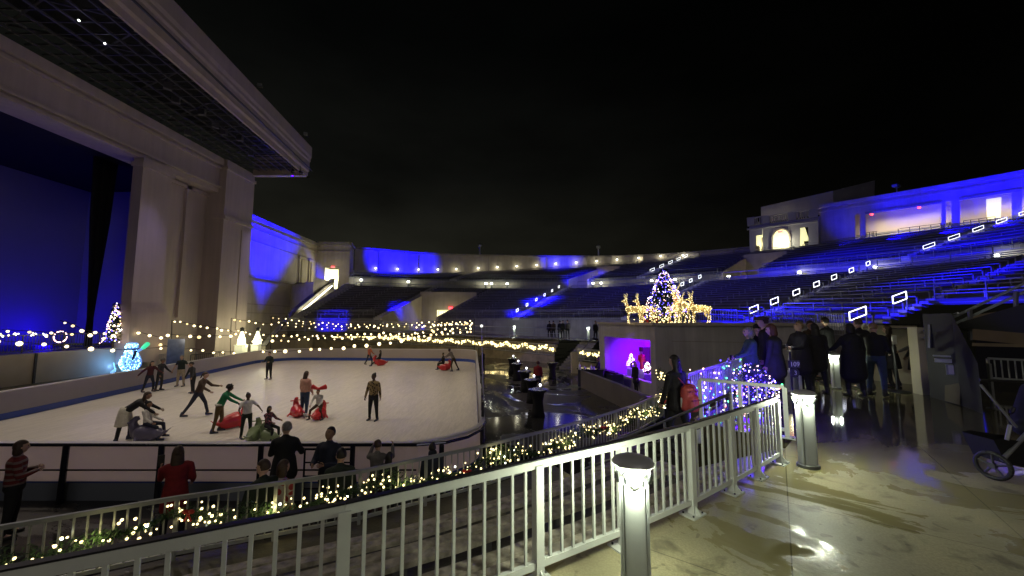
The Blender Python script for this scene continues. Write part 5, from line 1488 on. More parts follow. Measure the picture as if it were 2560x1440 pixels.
m = MB(); m.path([c + Vector((-.75, -.3, .1)), c + Vector((-.95, -.3, .75))], .03); m.cap(c + Vector((-.98, -.3, .02)), c + Vector((-.78, -.3, .28)), .13, .05); m.build('broom', mat('broom_light', (.5, .8, 1), .5, emit=(.3, .6, 1), es=.6), root)
m = MB(); m.box(c + Vector((0, 0, .04)), (1.2, .6, .05)); 
for sx in (-.35, .35): m.box(c + Vector((sx, -.1, .1)), (.06, .4, .12))
m.build('base_frame', galv, root)
light('POINT', c + Vector((-.3, -1.0, .9)), 26, (.15, .42, 1), root, .4); light('POINT', c + Vector((-.9, -.5, .5)), 14, (.2, .45, 1), root, .3)
# stage wreath and swags
rnd = random.Random(2); c = D(150, 23.4, .35); c.x = XF - .5
c = FX(148, 842, XF - .6)
root = empty('lit_wreath', c, 'round wreath of red and white lights on the stage barrier', 'wreath')
m = MB(); ml = MB()
for k in range(500):
    a = rnd.random() * 6.283; p = c + Vector((rnd.gauss(0, .05), .36 * math.cos(a) + rnd.gauss(0, .05), .36 * math.sin(a) + rnd.gauss(0, .05))); d = Vector((rnd.uniform(-1, 1), rnd.uniform(-1, 1), rnd.uniform(-1, 1))) * .07; s_ = d.cross(Vector((0.2, 0, 1))).normalized() * .015; m.quad(p - s_, p + d, p + s_)
for k in range(40): a = rnd.random() * 6.283; ml.ball(c + Vector((.08, .36 * math.cos(a), .36 * math.sin(a))), .03, 5, 4)
m.build('foliage', leaf, root, recalc=False); tag(ml.build('lights', f_pink, root, recalc=False), kind='stuff')
for i, (pa, pb) in enumerate((((-20, 838), (50, 836)), ((66, 835), (128, 838)))):
    a, b = FX(pa[0], pa[1], XF - .6), FX(pb[0], pb[1], XF - .6)
    garland([a - Vector((0, 0, .3)), b - Vector((0, 0, .3))], 'garland', ('left' if i == 0 else 'right') + ' red and white lit swag on the stage barrier', r=.1, nleaf=60, nlight=14, bows=False, lights_r=.03, cool=.3, h=.4, seed=20 + i)
# lit cone heads on white pylons by the pier
for k, (px, Y, lab) in enumerate(((601, 37.0, 'left'), (641, 37.8, 'right'))):
    p = D(px, Y, GZ); r = empty('patio_heater', p, lab + ' one of two glowing white pyramid heaters by the stage pier', 'patio heater', 'glowing white pyramid heaters')
    MB().box(p + Vector((0, 0, .7)), (.75, .75, 1.35)).build('housing', mat('heater_white', (.8, .8, .7), .5, emit=(1, .97, .6), es=.35), r)
    MB().box(p + Vector((0, 0, 1.41)), (.88, .88, .07)).build('shelf', white_paint, r)
    MB().lathe([(.36, 1.45), (.34, 1.9), (.10, 2.75)], p, 4, rz=rad(45)).build('glass_pyramid', mat('heater_glow', (1, 1, .8), .4, emit=(1, .98, .66), es=1.6), r)
    MB().lathe([(.16, 2.75), (.20, 2.8), (.17, 3.1), (.05, 3.15)], p, 8).build('cap', dark_metal, r)
    light('POINT', p + Vector((0, -.8, 2)), 70, (1, .95, .55), r, .3)
# crowd barriers and banner beside the apron
fence([(XF + .8, 30.2, GZ), (XF + 2.0, 32.5, GZ)], 'barrier', 'grey steel barrier right of the snowman', 'crowd barriers', galv, h=1.1, post=2.4, bal=.12, cat='barrier')
fence([D(475, 30.5, GZ), D(560, 33, GZ)], 'barrier', 'dark barrier behind the left boards near the pier', 'crowd barriers', rail_dk, h=1.05, post=2.4, bal=.14, cat='barrier')
p = D(436, 30.3, GZ)
r = empty('banner_screen', p, 'tall pale blue printed screen behind the left boards', 'banner')
MB().box(p + Vector((0, 0, 1.25)), (1.1, .06, 2.2), .4).build('panel', mat('banner_blue', (.16, .2, .34), .6, var=.35, vscale=2.5), r); MB().box(p + Vector((0, 0, .05)), (.9, .5, .08), .4).build('foot', dark_metal, r)

# lights tree on the plaza tip: shrub wrapped in mini lights, strings on the railings
def mini_lights(pts_fn, n, label, name, seed, mats_, r=.011):
    rnd = random.Random(seed); root = empty(name, pts_fn(.5, .5), label, 'string lights')
    ms = [MB() for _ in mats_]
    for k in range(n):
        p = pts_fn(rnd.random(), rnd.random()); ms[rnd.randrange(len(ms))].ball(p, r * rnd.uniform(.7, 1.5), 5, 4)
    for a, b in zip(ms, mats_): tag(a.build('bulbs', b, root, recalc=False), kind='stuff')
    return root
EV = [Vector(p) for p in R4]
def on_r4(u, v): p = catmull(EV, u * 4); return p + Vector((random.uniform(-.03, .03), -.05, .12 + .7 * v + .08 * math.sin(u * 30)))
mini_lights(on_r4, 70, 'multicoloured mini lights draped on the railing beside the beige block', 'mini_lights', 31, (f_white, f_blue, f_green, f_blue, f_pink), .012)
def on_r3(u, v): p = Vector((4.17, 5.77, 0)).lerp(Vector((3.24, 6.48, 0)), u); return p + Vector((.05, 0, .1 + .7 * v))
mini_lights(on_r3, 42, 'multicoloured mini lights twisted on the short railing panel', 'mini_lights', 33, (f_white, f_blue, f_green, f_red, f_pink), .010)
for i, (x, y, h, r_, lab) in enumerate(((4.55, 7.15, .95, .34, 'round topped blue lit shrub with pink lights behind the short railing'), (4.15, 6.6, .72, .20, 'slim blue lit shrub beside the railing post'), (5.0, 7.5, .70, .26, 'low shrub with multicoloured lights near the plaza lamp'))):
    rnd = random.Random(40 + i); c = Vector((x, y, 0)); root = empty('lit_shrub', c, lab, 'shrub', 'light wrapped shrubs on the plaza tip')
    MB().tube(c, c + Vector((0, 0, h * .7)), .03, .015).build('stem', mat('bark', (.08, .05, .03), .9), root)
    m = MB(); a1 = MB(); a2 = MB(); a3 = MB()
    for k in range(1500):
        d = Vector((rnd.gauss(0, 1), rnd.gauss(0, 1), rnd.gauss(0, 1))).normalized() * rnd.random() ** .4
        p = c + Vector((d.x * r_, d.y * r_, h * .55 + d.z * h * .45)); q = d * .06 + Vector((rnd.uniform(-1, 1), rnd.uniform(-1, 1), rnd.uniform(-.3, 1))) * .03; s_ = q.cross(Vector((.1, 0, 1))).normalized() * .012; m.quad(p - s_, p + q, p + s_)
    for k in range(130):
        d = Vector((rnd.gauss(0, 1), rnd.gauss(0, 1), rnd.gauss(0, 1))).normalized(); p = c + Vector((d.x * r_, d.y * r_, h * .55 + d.z * h * .45)); (a1, a2, a2, a2, a3)[rnd.randrange(5)].ball(p, .010 * rnd.uniform(.7, 1.4), 5, 4)
    m.build('foliage', leaf, root, recalc=False)
    for q, b_ in ((a1, f_pink), (a2, f_blue), (a3, f_white)): tag(q.build('lights', b_, root, recalc=False), kind='stuff')
    light('POINT', c + Vector((-.2, -.3, .6)), 34, (.05, .0, 1), root, .15); light('POINT', c + Vector((.1, .4, .3)), 22, (.06, .0, 1), root, .15)
# small wreath sprays on the beige block corner
for i, (px, py) in enumerate(((1652, 935), (1660, 985))):
    c = P(px, py, 11.6 if i else 12.2); rnd = random.Random(60 + i)
    root = empty('light_spray', c, ('upper' if i == 0 else 'lower') + ' small spray of pine and warm lights at the woman shoulder', 'decoration', 'pine sprays at the block corner')
    m = MB(); ml = MB()
    for k in range(260): d = Vector((rnd.gauss(0, 1), rnd.gauss(0, 1), rnd.gauss(0, 1))) * .10; q = Vector((rnd.uniform(-1, 1), rnd.uniform(-1, 1), rnd.uniform(-1, 1))) * .05; s_ = q.cross(Vector((.1, 0, 1))).normalized() * .012; m.quad(c + d - s_, c + d + q, c + d + s_)
    for k in range(16): d = Vector((rnd.gauss(0, 1), rnd.gauss(0, 1), rnd.gauss(0, 1))) * .11; ml.ball(c + d, .020, 5, 4)
    m.build('foliage', leaf, root, recalc=False); tag(ml.build('lights', warm_fairy, root, recalc=False), kind='stuff')
# ------------------------------------------------------------------ people
skin_l = mat('skin_light', (.50, .32, .24), .55); skin_d = mat('skin_dark', (.085, .042, .026), .55); skin_m = mat('skin_medium', (.28, .16, .10), .55)
def cloth(name, col, var=.25, vs=12): return mat('cloth_' + name, col, .85, var=var, vscale=vs, bump=.2, bscale=60)
def hairm(name, col): return mat('hair_' + name, col, .6, var=.3, vscale=30)
HB = hairm('black', (.012, .010, .010)); HBR = hairm('brown', (.05, .028, .016)); HG = hairm('grey', (.22, .21, .20)); HBL = hairm('blond', (.24, .16, .08)); HR = hairm('auburn', (.10, .035, .018))
shoe_b = mat('shoe_black', (.012, .012, .013), .5); skate_m = mat('skate_blue_black', (.02, .03, .07), .4); shoe_w = mat('shoe_white', (.5, .5, .5), .5)
def leopard(name, c0, c1, sc):
    if name in MATS: return MATS[name]
    m = bpy.data.materials.new(name); m.use_nodes = True; nt = m.node_tree; b = nt.nodes['Principled BSDF']; tc = nt.nodes.new('ShaderNodeTexCoord')
    v = nt.nodes.new('ShaderNodeTexVoronoi'); v.inputs['Scale'].default_value = sc; nt.links.new(tc.outputs['Object'], v.inputs['Vector'])
    r = nt.nodes.new('ShaderNodeValToRGB'); r.color_ramp.interpolation = 'CONSTANT'; r.color_ramp.elements[0].color = (*c0, 1); r.color_ramp.elements[1].color = (*c1, 1); r.color_ramp.elements[1].position = .45
    nt.links.new(v.outputs['Distance'], r.inputs['Fac']); nt.links.new(r.outputs['Color'], b.inputs['Base Color']); b.inputs['Roughness'].default_value = .85; MATS[name] = m; return m
def stripes(name, c0, c1, sc, axis=2, diag=False):
    if name in MATS: return MATS[name]
    m = bpy.data.materials.new(name); m.use_nodes = True; nt = m.node_tree; b = nt.nodes['Principled BSDF']; tc = nt.nodes.new('ShaderNodeTexCoord')
    v = nt.nodes.new('ShaderNodeTexWave'); v.bands_direction = 'XYZ'[axis]; v.inputs['Scale'].default_value = sc; v.inputs['Distortion'].default_value = .6; nt.links.new(tc.outputs['Object'], v.inputs['Vector'])
    r = nt.nodes.new('ShaderNodeValToRGB'); r.color_ramp.interpolation = 'CONSTANT'; r.color_ramp.elements[0].color = (*c0, 1); r.color_ramp.elements[1].color = (*c1, 1); r.color_ramp.elements[1].position = .62
    nt.links.new(v.outputs['Fac'], r.inputs['Fac']); nt.links.new(r.outputs['Color'], b.inputs['Base Color']); b.inputs['Roughness'].default_value = .85; MATS[name] = m; return m

def dirv(side, pitch, out):
    """unit vector pointing down at 0, pitch>0 swings forward, out>0 swings away from the body"""
    p, o = rad(pitch), rad(out)
    return Vector((side * math.sin(o), math.sin(p) * math.cos(o), -math.cos(p) * math.cos(o)))
NPERSON = [0]
def person(loc, yaw, label, H=1.72, top=None, pants=None, hair=None, hairstyle='short', skin=None, shoes=None, lean=0, side_lean=0,
           legs=((4, -4, 4), (-4, -6, 4)), arms=((4, 14, 9, 2), (2, 12, 9, 2)), head=(0, 0), coat=0.0, fat=1.0, group=None, vox=.022, skirt=None, trim=None,
           lift=0.0, collar=None, sleeves=True, fingers=True, hood=None, pants_short=False, cap=None):
    """legs: (thigh pitch, shin pitch, out) left/right; arms: (upper pitch, fore pitch, out, fore out). yaw 0 faces away from the camera, 90 faces right"""
    k = H / 1.75; skin = skin or skin_m; shoes = shoes or shoe_b; hair = hair or HB
    root = empty('person', loc, label, 'person', group, 0)
    pel = Vector((0, 0, 0)); L = []
    lo = 0
    for sgn, (tp, sp, ou) in ((-1, legs[0]), (1, legs[1])):
        hip = Vector((sgn * .095, 0, -.02)); kn = hip + dirv(sgn, tp, ou) * .43; an = kn + dirv(sgn, sp, ou * .5) * .41
        L.append((hip, kn, an)); lo = min(lo, an.z)
    pel.z = -lo + .085 + lift
    R = Matrix.Rotation(rad(-lean), 3, 'X') @ Matrix.Rotation(rad(side_lean), 3, 'Y')
    up = lambda x, y, z: pel + R @ Vector((x, y, z))
    chest, neck = up(0, .01, .33), up(0, .0, .52)
    hc = up(0, .02, .60) + Matrix.Rotation(rad(-head[1] - lean * .3), 3, 'X') @ Vector((0, .015, .10))
    L = [(pel + a, pel + b, pel + c) for a, b, c in L]
    Rm = Matrix.Rotation(rad(-yaw), 3, 'Z')
    M4 = Matrix.Translation(Vector(loc)) @ (Rm.to_4x4()) @ Matrix.Scale(k, 4)
    A = []
    for sgn, (p1, p2, o1, o2) in ((-1, arms[0]), (1, arms[1])):
        sh = up(sgn * .185, 0, .455); el = sh + dirv(sgn, p1, o1) * .29; wr = el + dirv(sgn, p2, o2) * .25
        A.append((sh, el, wr, dirv(sgn, p2, o2), sgn))
    f = fat
    # body -----------------------------------------------------------
    b = MB()
    b.cap(up(0, 0, .0), up(0, 0, .18), (.13 * f, .10 * f), (.12 * f, .09 * f)).cap(up(0, 0, .2), up(0, 0, .42), (.12 * f, .09 * f), (.145 * f, .10 * f)).cap(up(-.13, 0, .455), up(.13, 0, .455), .06, .06, ref=Vector((0, 1, 0)))
    b.cap(up(0, 0, .46), hc - Vector((0, 0, .04)), .055, .052)
    for hip, kn, an in L:
        b.cap(hip, kn, .075 * f, .05).cap(kn, an, .048, .034); b.cap(an, an + Vector((0, .11, -.045)), .035, .028)
    for sh, el, wr, dv_, sgn in A: b.cap(sh, el, .045, .036).cap(el, wr, .036, .026).cap(wr, wr + dv_ * .07, (.018, .034), (.016, .036))
    b.ball(hc + Vector((0, -.01, .02)), (.07, .085, .095), 10, 8)
    b = remesh(b, 'x', max(vox, .024), 1)
    # head with features
    HR_ = Matrix.Rotation(rad(-head[0]), 3, 'Z') @ Matrix.Rotation(rad(-head[1] - lean * .35), 3, 'X')
    def hf(q):
        x, y, z = q; r = Vector((x * .076, y * .095, z * .118))
        if z < 0: r.x *= 1 - .22 * z * z; r.y *= 1 - .05 * z * z
        if y > .2:
            r.y += .026 * math.exp(-((x / .16) ** 2 + ((z + .10) / .22) ** 2))
            for s_ in (-1, 1): r.y -= .012 * math.exp(-(((x - s_ * .38) / .2) ** 2 + ((z - .12) / .15) ** 2))
            r.y += .008 * math.exp(-(x / .25) ** 2 - ((z + .42) / .07) ** 2) - .006 * math.exp(-(x / .3) ** 2 - ((z + .50) / .04) ** 2)
            r.y += .012 * math.exp(-(x / .3) ** 2 - ((z + .85) / .2) ** 2)
        return HR_ @ r
    b.ball(hc, 1, 22, 18, fn=hf)
    for s_ in (-1, 1): b.ball(hc + HR_ @ Vector((.078 * s_, -.005, -.005)), (.012, .02, .032), 8, 6)
    if fingers:
        for sh, el, wr, dv_, sgn in A:
            u, v, d = basis(dv_, Vector((0, 1, 0))); inw = Vector((-sgn, .2, 0)); inw = (inw - d * inw.dot(d)).normalized(); acr = d.cross(inw)
            p0 = wr + dv_ * .075
            for i_, (o_, ln) in enumerate(((-.028, .062), (-.009, .072), (.010, .067), (.027, .052))):
                q0 = p0 + acr * o_; q1 = q0 + (d * .8 + inw * .35).normalized() * ln * .55; q2 = q1 + (d * .45 + inw * .9).normalized() * ln * .5
                b.tube(q0, q1, .0085, .008, 6).tube(q1, q2, .008, .0065, 6)
            s2 = acr * (-.034); t0 = wr + dv_ * .03 + s2 * .8; t1 = t0 + (d * .7 + acr * -.7 + inw * .3).normalized() * .035; b.tube(t0, t1, .010, .009, 6).tube(t1, t1 + (d * .9 + inw * .4).normalized() * .03, .009, .007, 6)
    b.xform(M4); b.build('body', skin, root, smooth=True, recalc=False)
    e_ = MB()
    for s_ in (-1, 1): e_.ball(hc + HR_ @ Vector((.029 * s_, .083, .014)), .010, 6, 5)
    e_.xform(M4); e_.build('eyes', shoe_b, root)
    # top ----------------------------------------------------------------
    g_ = .022 * f
    t_ = MB()
    t_.cap(up(0, 0, .05), up(0, 0, .22), (.165 * f, .125 * f), (.15 * f, .115 * f), 14).cap(up(0, 0, .22), up(0, .0, .42), (.15 * f, .115 * f), (.17 * f, .12 * f), 14).cap(up(-.135, 0, .465), up(.135, 0, .465), .075, .075, 10, ref=Vector((0, 1, 0))).cap(up(0, 0, .48), up(0, 0, .55), .075, .062)
    if coat:
        bot = pel + Vector((0, 0, -coat)); t_.cap(up(0, 0, .1), bot, (.175 * f, .135 * f), (.205 * f, .17 * f), 14)
    for sh, el, wr, dv_, sgn in A:
        if sleeves: t_.cap(sh, el, .066, .055).cap(el, wr - dv_ * .01, .055, .042)
        else: t_.cap(sh, sh.lerp(el, .6), .064, .056)
    if hood: t_.ball(hc + Vector((0, -.06, -.10)), (.11, .09, .09), 10, 8)
    t_ = remesh(t_, 'x', vox, 3); t_.xform(M4); t_.build('jacket' if sleeves else 'shirt', top, root, smooth=True, recalc=False)
    # trousers ---------------------------------------------------------------
    p_ = MB(); p_.cap(up(0, 0, .08), pel + Vector((0, 0, -.03)), (.152 * f, .115 * f), (.155 * f, .125 * f), 14)
    for hip, kn, an in L: p_.cap(hip, kn, (.092 * f, .095 * f), .064 * f).cap(kn, an + Vector((0, 0, .02)), .062 * f, .05)
    p_ = remesh(p_, 'x', vox, 2); p_.xform(M4); p_.build('trousers', pants, root, smooth=True, recalc=False)
    if skirt:
        s_ = MB(); s_.lathe([(.15, .14), (.19, .02), (.24, -.2), (.27, -.42), (.25, -.43)], pel, 16, sy=.8); s_.xform(M4); s_.build('skirt', skirt, root, smooth=True)
    if trim:
        s_ = MB(); s_.lathe([(.165, .10), (.185, .08), (.185, .04), (.165, .02)], pel, 16, sy=.78); s_.xform(M4); s_.build('trim', trim, root, smooth=True)
    for hip, kn, an in L:
        s_ = MB(); s_.cap(an + Vector((0, -.03, -.02)), an + Vector((0, .0, .06)), .05, .05).cap(an + Vector((0, -.045, -.048)), an + Vector((0, .15, -.052)), (.042, .035), (.042, .03), ref=Vector((1, 0, 0)))
        if shoes is skate_m: s_.box(an + Vector((0, .05, -.085)), (.008, .27, .02))
        s_.xform(M4); s_.build('shoe' if shoes is not skate_m else 'skate', shoes, root, smooth=True)
    # hair ----------------------------------------------------------------------
    if hairstyle != 'bald':
        def hfn(q):
            x, y, z = q; r = Vector((x * .086, y * .104 - .012, z * .124 + .012))
            if y > .25 and z < .42: r *= .72
            elif z < -.35: r *= .80
            return HR_ @ r
        h_ = MB(); h_.ball(hc, 1, 18, 14, fn=hfn)
        if hairstyle == 'long': h_.cap(hc + HR_ @ Vector((0, -.045, .02)), hc + HR_ @ Vector((0, -.075, -.16)), (.09, .06), (.10, .055), 12).cap(hc + HR_ @ Vector((0, -.075, -.16)), hc + HR_ @ Vector((0, -.09, -.34)), (.10, .055), (.07, .03), 12)
        if hairstyle == 'bob': h_.cap(hc + HR_ @ Vector((0, -.03, .02)), hc + HR_ @ Vector((0, -.04, -.10)), (.098, .075), (.10, .07), 12)
        if hairstyle == 'curly':
            rr = random.Random(1)
            for q in range(34):
                a = rr.uniform(0, 6.28); z = rr.uniform(-.1, 1); rxy = math.sqrt(max(0, 1 - z * z)); v_ = Vector((rxy * math.cos(a) * .09, rxy * math.sin(a) * .10 - .02, z * .13 + .01))
                if v_.y > .05 and v_.z < .07: continue
                h_.ball(hc + HR_ @ v_, .028, 6, 5)
        if hairstyle == 'bun': h_.ball(hc + HR_ @ Vector((0, -.09, .10)), .048, 8, 6)
        if hairstyle == 'pony': h_.cap(hc + HR_ @ Vector((0, -.10, .05)), hc + HR_ @ Vector((0, -.16, -.12)), .035, .02, 8)
        if hairstyle == 'flatcap': h_.lathe([(.02, .13), (.10, .115), (.125, .085), (.12, .06), (.05, .05)], hc + HR_ @ Vector((0, .02, 0)), 16, sy=1.15)
        h_.xform(M4); h_.build('hair' if hairstyle != 'flatcap' else 'flat_cap', hair, root, smooth=True, recalc=False)
    if cap:
        c_ = MB(); c_.lathe([(.099, .03), (.102, .06), (.092, .11), (.05, .145), (.01, .15)], hc + HR_ @ Vector((0, -.008, 0)), 16, sy=1.15); c_.xform(M4); c_.build('beanie', cap, root, smooth=True)
    NPERSON[0] += 1
    root['hand'] = 0
    del root['hand']
    return root, [M4 @ Vector(a[2] + a[3] * .09) for a in A], M4 @ hc

def at_(px, Y, z): return D(px, Y, z)
blk = cloth('black', (.010, .010, .012)); navy = cloth('navy', (.015, .02, .04)); dgrey = cloth('dark_grey', (.03, .03, .034)); jeans = cloth('blue_jeans', (.03, .05, .10)); drk_green = cloth('dark_green', (.012, .022, .016))
brown = cloth('brown', (.06, .035, .022)); green = cloth('green', (.01, .16, .06)); olive = cloth('olive', (.11, .075, .03)); white = cloth('white', (.60, .58, .54)); pink = cloth('pink', (.55, .30, .22)); red = cloth('red', (.22, .012, .014)); beige = cloth('beige', (.36, .30, .22)); grey = cloth('grey', (.14, .13, .13)); orange = cloth('orange', (.5, .14, .06)); maroon = cloth('maroon', (.07, .015, .02))
fur = mat('white_fur', (.62, .58, .48), .95, var=.15, vscale=20, bump=.8, bscale=40)

def onice(px, py): return G(px, py, IZ)
# the skating aids ----------------------------------------------------------
def seal(loc, yaw, m_, label, s=1.0):
    root = empty('seal_skating_aid', loc, label, 'skating aid', 'plastic seal skating aids on the ice')
    b = MB(); b.cap((0, -.10, .24), (0, .22, .20), (.24, .22), (.17, .17), 12); b.cap((0, -.25, .22), (0, -.38, .50), (.15, .15), (.10, .10), 10); b.cap((0, -.38, .52), (0, -.30, .64), .095, .075, 10); b.cap((0, -.30, .64), (0, -.22, .62), .06, .035, 8)
    b.cap((0, .30, .16), (0, .48, .24), (.12, .07), (.06, .04), 8); b.cap((-.05, .46, .24), (-.17, .54, .34), (.05, .02), (.03, .015), 8); b.cap((.05, .46, .24), (.17, .54, .34), (.05, .02), (.03, .015), 8)
    b.cap((-.18, -.15, .15), (-.34, -.05, .04), (.07, .03), (.04, .02), 8); b.cap((.18, -.15, .15), (.34, -.05, .04), (.07, .03), (.04, .02), 8); b.cap((0, -.15, .06), (0, .2, .06), (.22, .05), (.18, .05), 10)
    b = remesh(b, 'x', .03, 3); M4 = Matrix.Translation(Vector(loc)) @ Matrix.Rotation(rad(-yaw), 4, 'Z') @ Matrix.Scale(s, 4)
    b.xform(M4); b.build('seal_body', m_, root, smooth=True, recalc=False)
    h = MB(); h.tube((-.2, -.36, .56), (.2, -.36, .56), .02); h.xform(M4); h.build('handle_bar', m_, root)
    e_ = MB(); e_.ball((-.05, -.27, .68), .014, 6, 5).ball((.05, -.27, .68), .014, 6, 5).xform(M4); e_.build('eyes', shoe_b, root)
    return root
s_red = mat('seal_red', (.48, .025, .03), .3); s_grn = mat('seal_green', (.20, .26, .13), .35); s_pur = mat('seal_grey_violet', (.10, .09, .15), .35)

GSK = 'skaters on the ice'
def sk(px, py, yaw, label, **k):
    k.setdefault('shoes', skate_m); return person(onice(px, py), yaw, label, group=GSK, **k)
sk(371, 980, 100, 'person in dark maroon top gliding with arms out by the left boards', H=1.62, top=maroon, pants=navy, hairstyle='long', skin=skin_l, arms=((40, 60, 20, 10), (-30, -30, 35, 25)), legs=((12, -5, 8), (-10, -15, 8)), lean=8)
sk(397, 976, 80, 'person in grey cap holding the left boards beside the maroon top', H=1.68, top=dgrey, pants=dgrey, cap=grey, skin=skin_m, arms=((30, 50, 10, 0), (10, 20, 15, 5)), lean=5)
sk(450, 966, 175, 'person in dark vest and beige trousers with arms held out', H=1.76, top=drk_green, pants=beige, hairstyle='short', hair=HG, skin=skin_l, arms=((8, 10, 42, 38), (8, 10, 25, 20)), legs=((3, -2, 9), (-3, -4, 9)), sleeves=False, fat=1.15)
sk(480, 983, 200, 'person in dark clothes half hidden behind the striding skater', H=1.6, top=dgrey, pants=blk, hairstyle='curly', skin=skin_m, arms=((15, 30, 25, 15), (10, 20, 20, 10)), lean=10)
sk(492, 1040, 75, 'tall skater in tight dark clothes striding to the right', H=1.78, top=brown, pants=navy, hairstyle='pony', hair=HBR, skin=skin_l, arms=((45, 80, 10, 5), (35, 60, 15, 8)), legs=((26, 12, 6), (-24, -30, 10)), lean=16)
sk(306, 1104, 60, 'person with white fur round the waist bending over the seated child', H=1.72, top=blk, pants=blk, hairstyle='long', hair=HBR, skin=skin_m, lean=52, arms=((50, 55, 6, 2), (45, 50, 6, 2)), legs=((14, -2, 12), (-6, -6, 12)), skirt=fur, head=(0, -10))
person(onice(366, 1100) + Vector((0, 0, .0)), 80, 'child in white top sitting on the grey violet seal aid', group=GSK, H=1.45, top=white, pants=navy, hairstyle='long', hair=HB, skin=skin_m, shoes=skate_m, legs=((82, 6, 8), (74, 16, 8)), arms=((20, 60, 8, 0), (20, 60, 8, 0)), lean=-4, lift=.02)
seal(onice(366, 1102), 80, s_pur, 'grey violet seal aid under the seated child at left', 1.1)
sk(545, 1080, 70, 'person in green sweater with white trim pushing a red seal aid', H=1.62, top=green, pants=olive, hairstyle='curly', skin=skin_d, lean=24, arms=((52, 62, 5, -4), (48, 58, 5, -4)), legs=((6, -8, 7), (-6, -10, 7)), trim=white)
seal(onice(579, 1069), 205, s_red, 'red seal aid pushed by the person in green', 1.15)
sk(614, 1096, 130, 'child in white shirt and dark green trousers behind a green seal aid', H=1.42, top=white, pants=drk_green, hairstyle='bun', skin=skin_d, sleeves=False, arms=((30, 60, 35, 10), (30, 60, 25, 0)))
seal(onice(634, 1101), 165, s_grn, 'dull green seal aid in front of the child in the white shirt', .92)
person(onice(668, 1102), 100, 'small child in dark patterned top riding a pale green seal aid', group=GSK, H=1.22, top=leopard('dark_floral', (.25, .06, .08), (.02, .02, .025), 26), pants=blk, hairstyle='bob', hair=HB, skin=skin_m, shoes=skate_m, legs=((70, 0, 10), (70, 0, 10)), arms=((40, 75, 10, 0), (40, 75, 10, 0)), lift=.05)
seal(onice(672, 1103), 110, s_grn, 'pale green seal aid ridden by the small child', .8)
sk(760, 1041, 15, 'person in pale pink hoodie and jeans seen from behind', H=1.74, top=pink, pants=jeans, hairstyle='long', hair=HBR, skin=skin_l, fat=1.18, arms=((8, 18, 12, 4), (6, 30, 10, -5)), legs=((3, -3, 4), (-3, -4, 4)), shoes=shoe_w)
seal(onice(743, 1041), 140, s_red, 'red seal aid standing left of the pink hoodie', 1.0)
person(onice(797, 1046), 185, 'child with a big red bow headband sitting on a red seal aid', group=GSK, H=1.3, top=white, pants=brown, hairstyle='short', hair=HB, skin=skin_m, shoes=skate_m, legs=((58, -8, 24), (58, -8, 24)), arms=((25, 50, 18, -10), (25, 50, 18, -10)), lean=14, head=(0, -8))
q = onice(797, 1046)
root = empty('bow_headband', q + Vector((0, 0, 1.12)), 'big red bow standing on the head of the seated child', 'bow'); m = MB()
m.cap(q + Vector((-.03, -.12, 1.14)), q + Vector((-.24, -.12, 1.22)), (.05, .05), (.10, .04), 8).cap(q + Vector((.03, -.12, 1.14)), q + Vector((.28, -.12, 1.22)), (.05, .05), (.10, .04), 8); m.build('bow_loops', s_red, root, smooth=True); MB().ball(q + Vector((0, -.13, 1.15)), .05, 8, 6).build('knot', s_red, root)
seal(onice(797, 1048), 180, s_red, 'red seal aid under the child with the red bow', .95)
sk(932, 1051, 190, 'person in leopard print jacket standing alone on the open ice', H=1.74, top=leopard('leopard', (.04, .025, .012), (.28, .20, .09), 14), pants=blk, hairstyle='bun', hair=HB, skin=skin_d, fat=1.15, arms=((4, 10, 16, 12), (2, 8, 16, 12)), legs=((3, -2, 7), (-3, -4, 7)))
sk(671, 948, 185, 'person in dark hoodie and black trousers standing near the far left corner', H=1.72, top=drk_green, pants=blk, hairstyle='short', skin=skin_l, arms=((12, 90, 22, -8), (12, 90, 22, -8)), legs=((3, -3, 6), (-3, -3, 6)), fat=1.2)
sk(922, 911, 110, 'person in orange top skating at the far boards', H=1.62, top=orange, pants=navy, hairstyle='short', skin=skin_l, legs=((28, 0, 6), (-12, -30, 6)), arms=((20, 60, 10, 0), (10, 40, 10, 0)), lean=6)
person(onice(948, 914), 250, 'person in black leaning back on a red seal aid at the far boards', group=GSK, H=1.6, top=blk, pants=blk, hairstyle='long', skin=skin_m, shoes=skate_m, legs=((62, 48, 6), (62, 48, 6)), arms=((20, 50, 6, 0), (20, 50, 6, 0)), lean=-8, lift=.0)
seal(onice(950, 914), 70, s_red, 'red seal aid at the far boards under the person in black', 1.25)
sk(1133, 928, -70, 'person in striped shirt pushing another on a red seal aid', H=1.75, top=stripes('flannel', (.05, .04, .03), (.42, .36, .28), 5), pants=brown, hairstyle='short', skin=skin_d, lean=30, legs=((10, -10, 8), (-22, -26, 8)), arms=((50, 60, 4, 0), (50, 60, 4, 0)))
person(onice(1108, 924), -80, 'person in dark clothes seated on the red seal aid at the far right', group=GSK, H=1.6, top=dgrey, pants=drk_green, hairstyle='short', skin=skin_m, shoes=skate_m, legs=((80, 4, 6), (80, 4, 6)), arms=((20, 60, 6, 0), (20, 60, 6, 0)))
seal(onice(1112, 926), -80, s_red, 'red seal aid at the far right of the ice', 1.15)

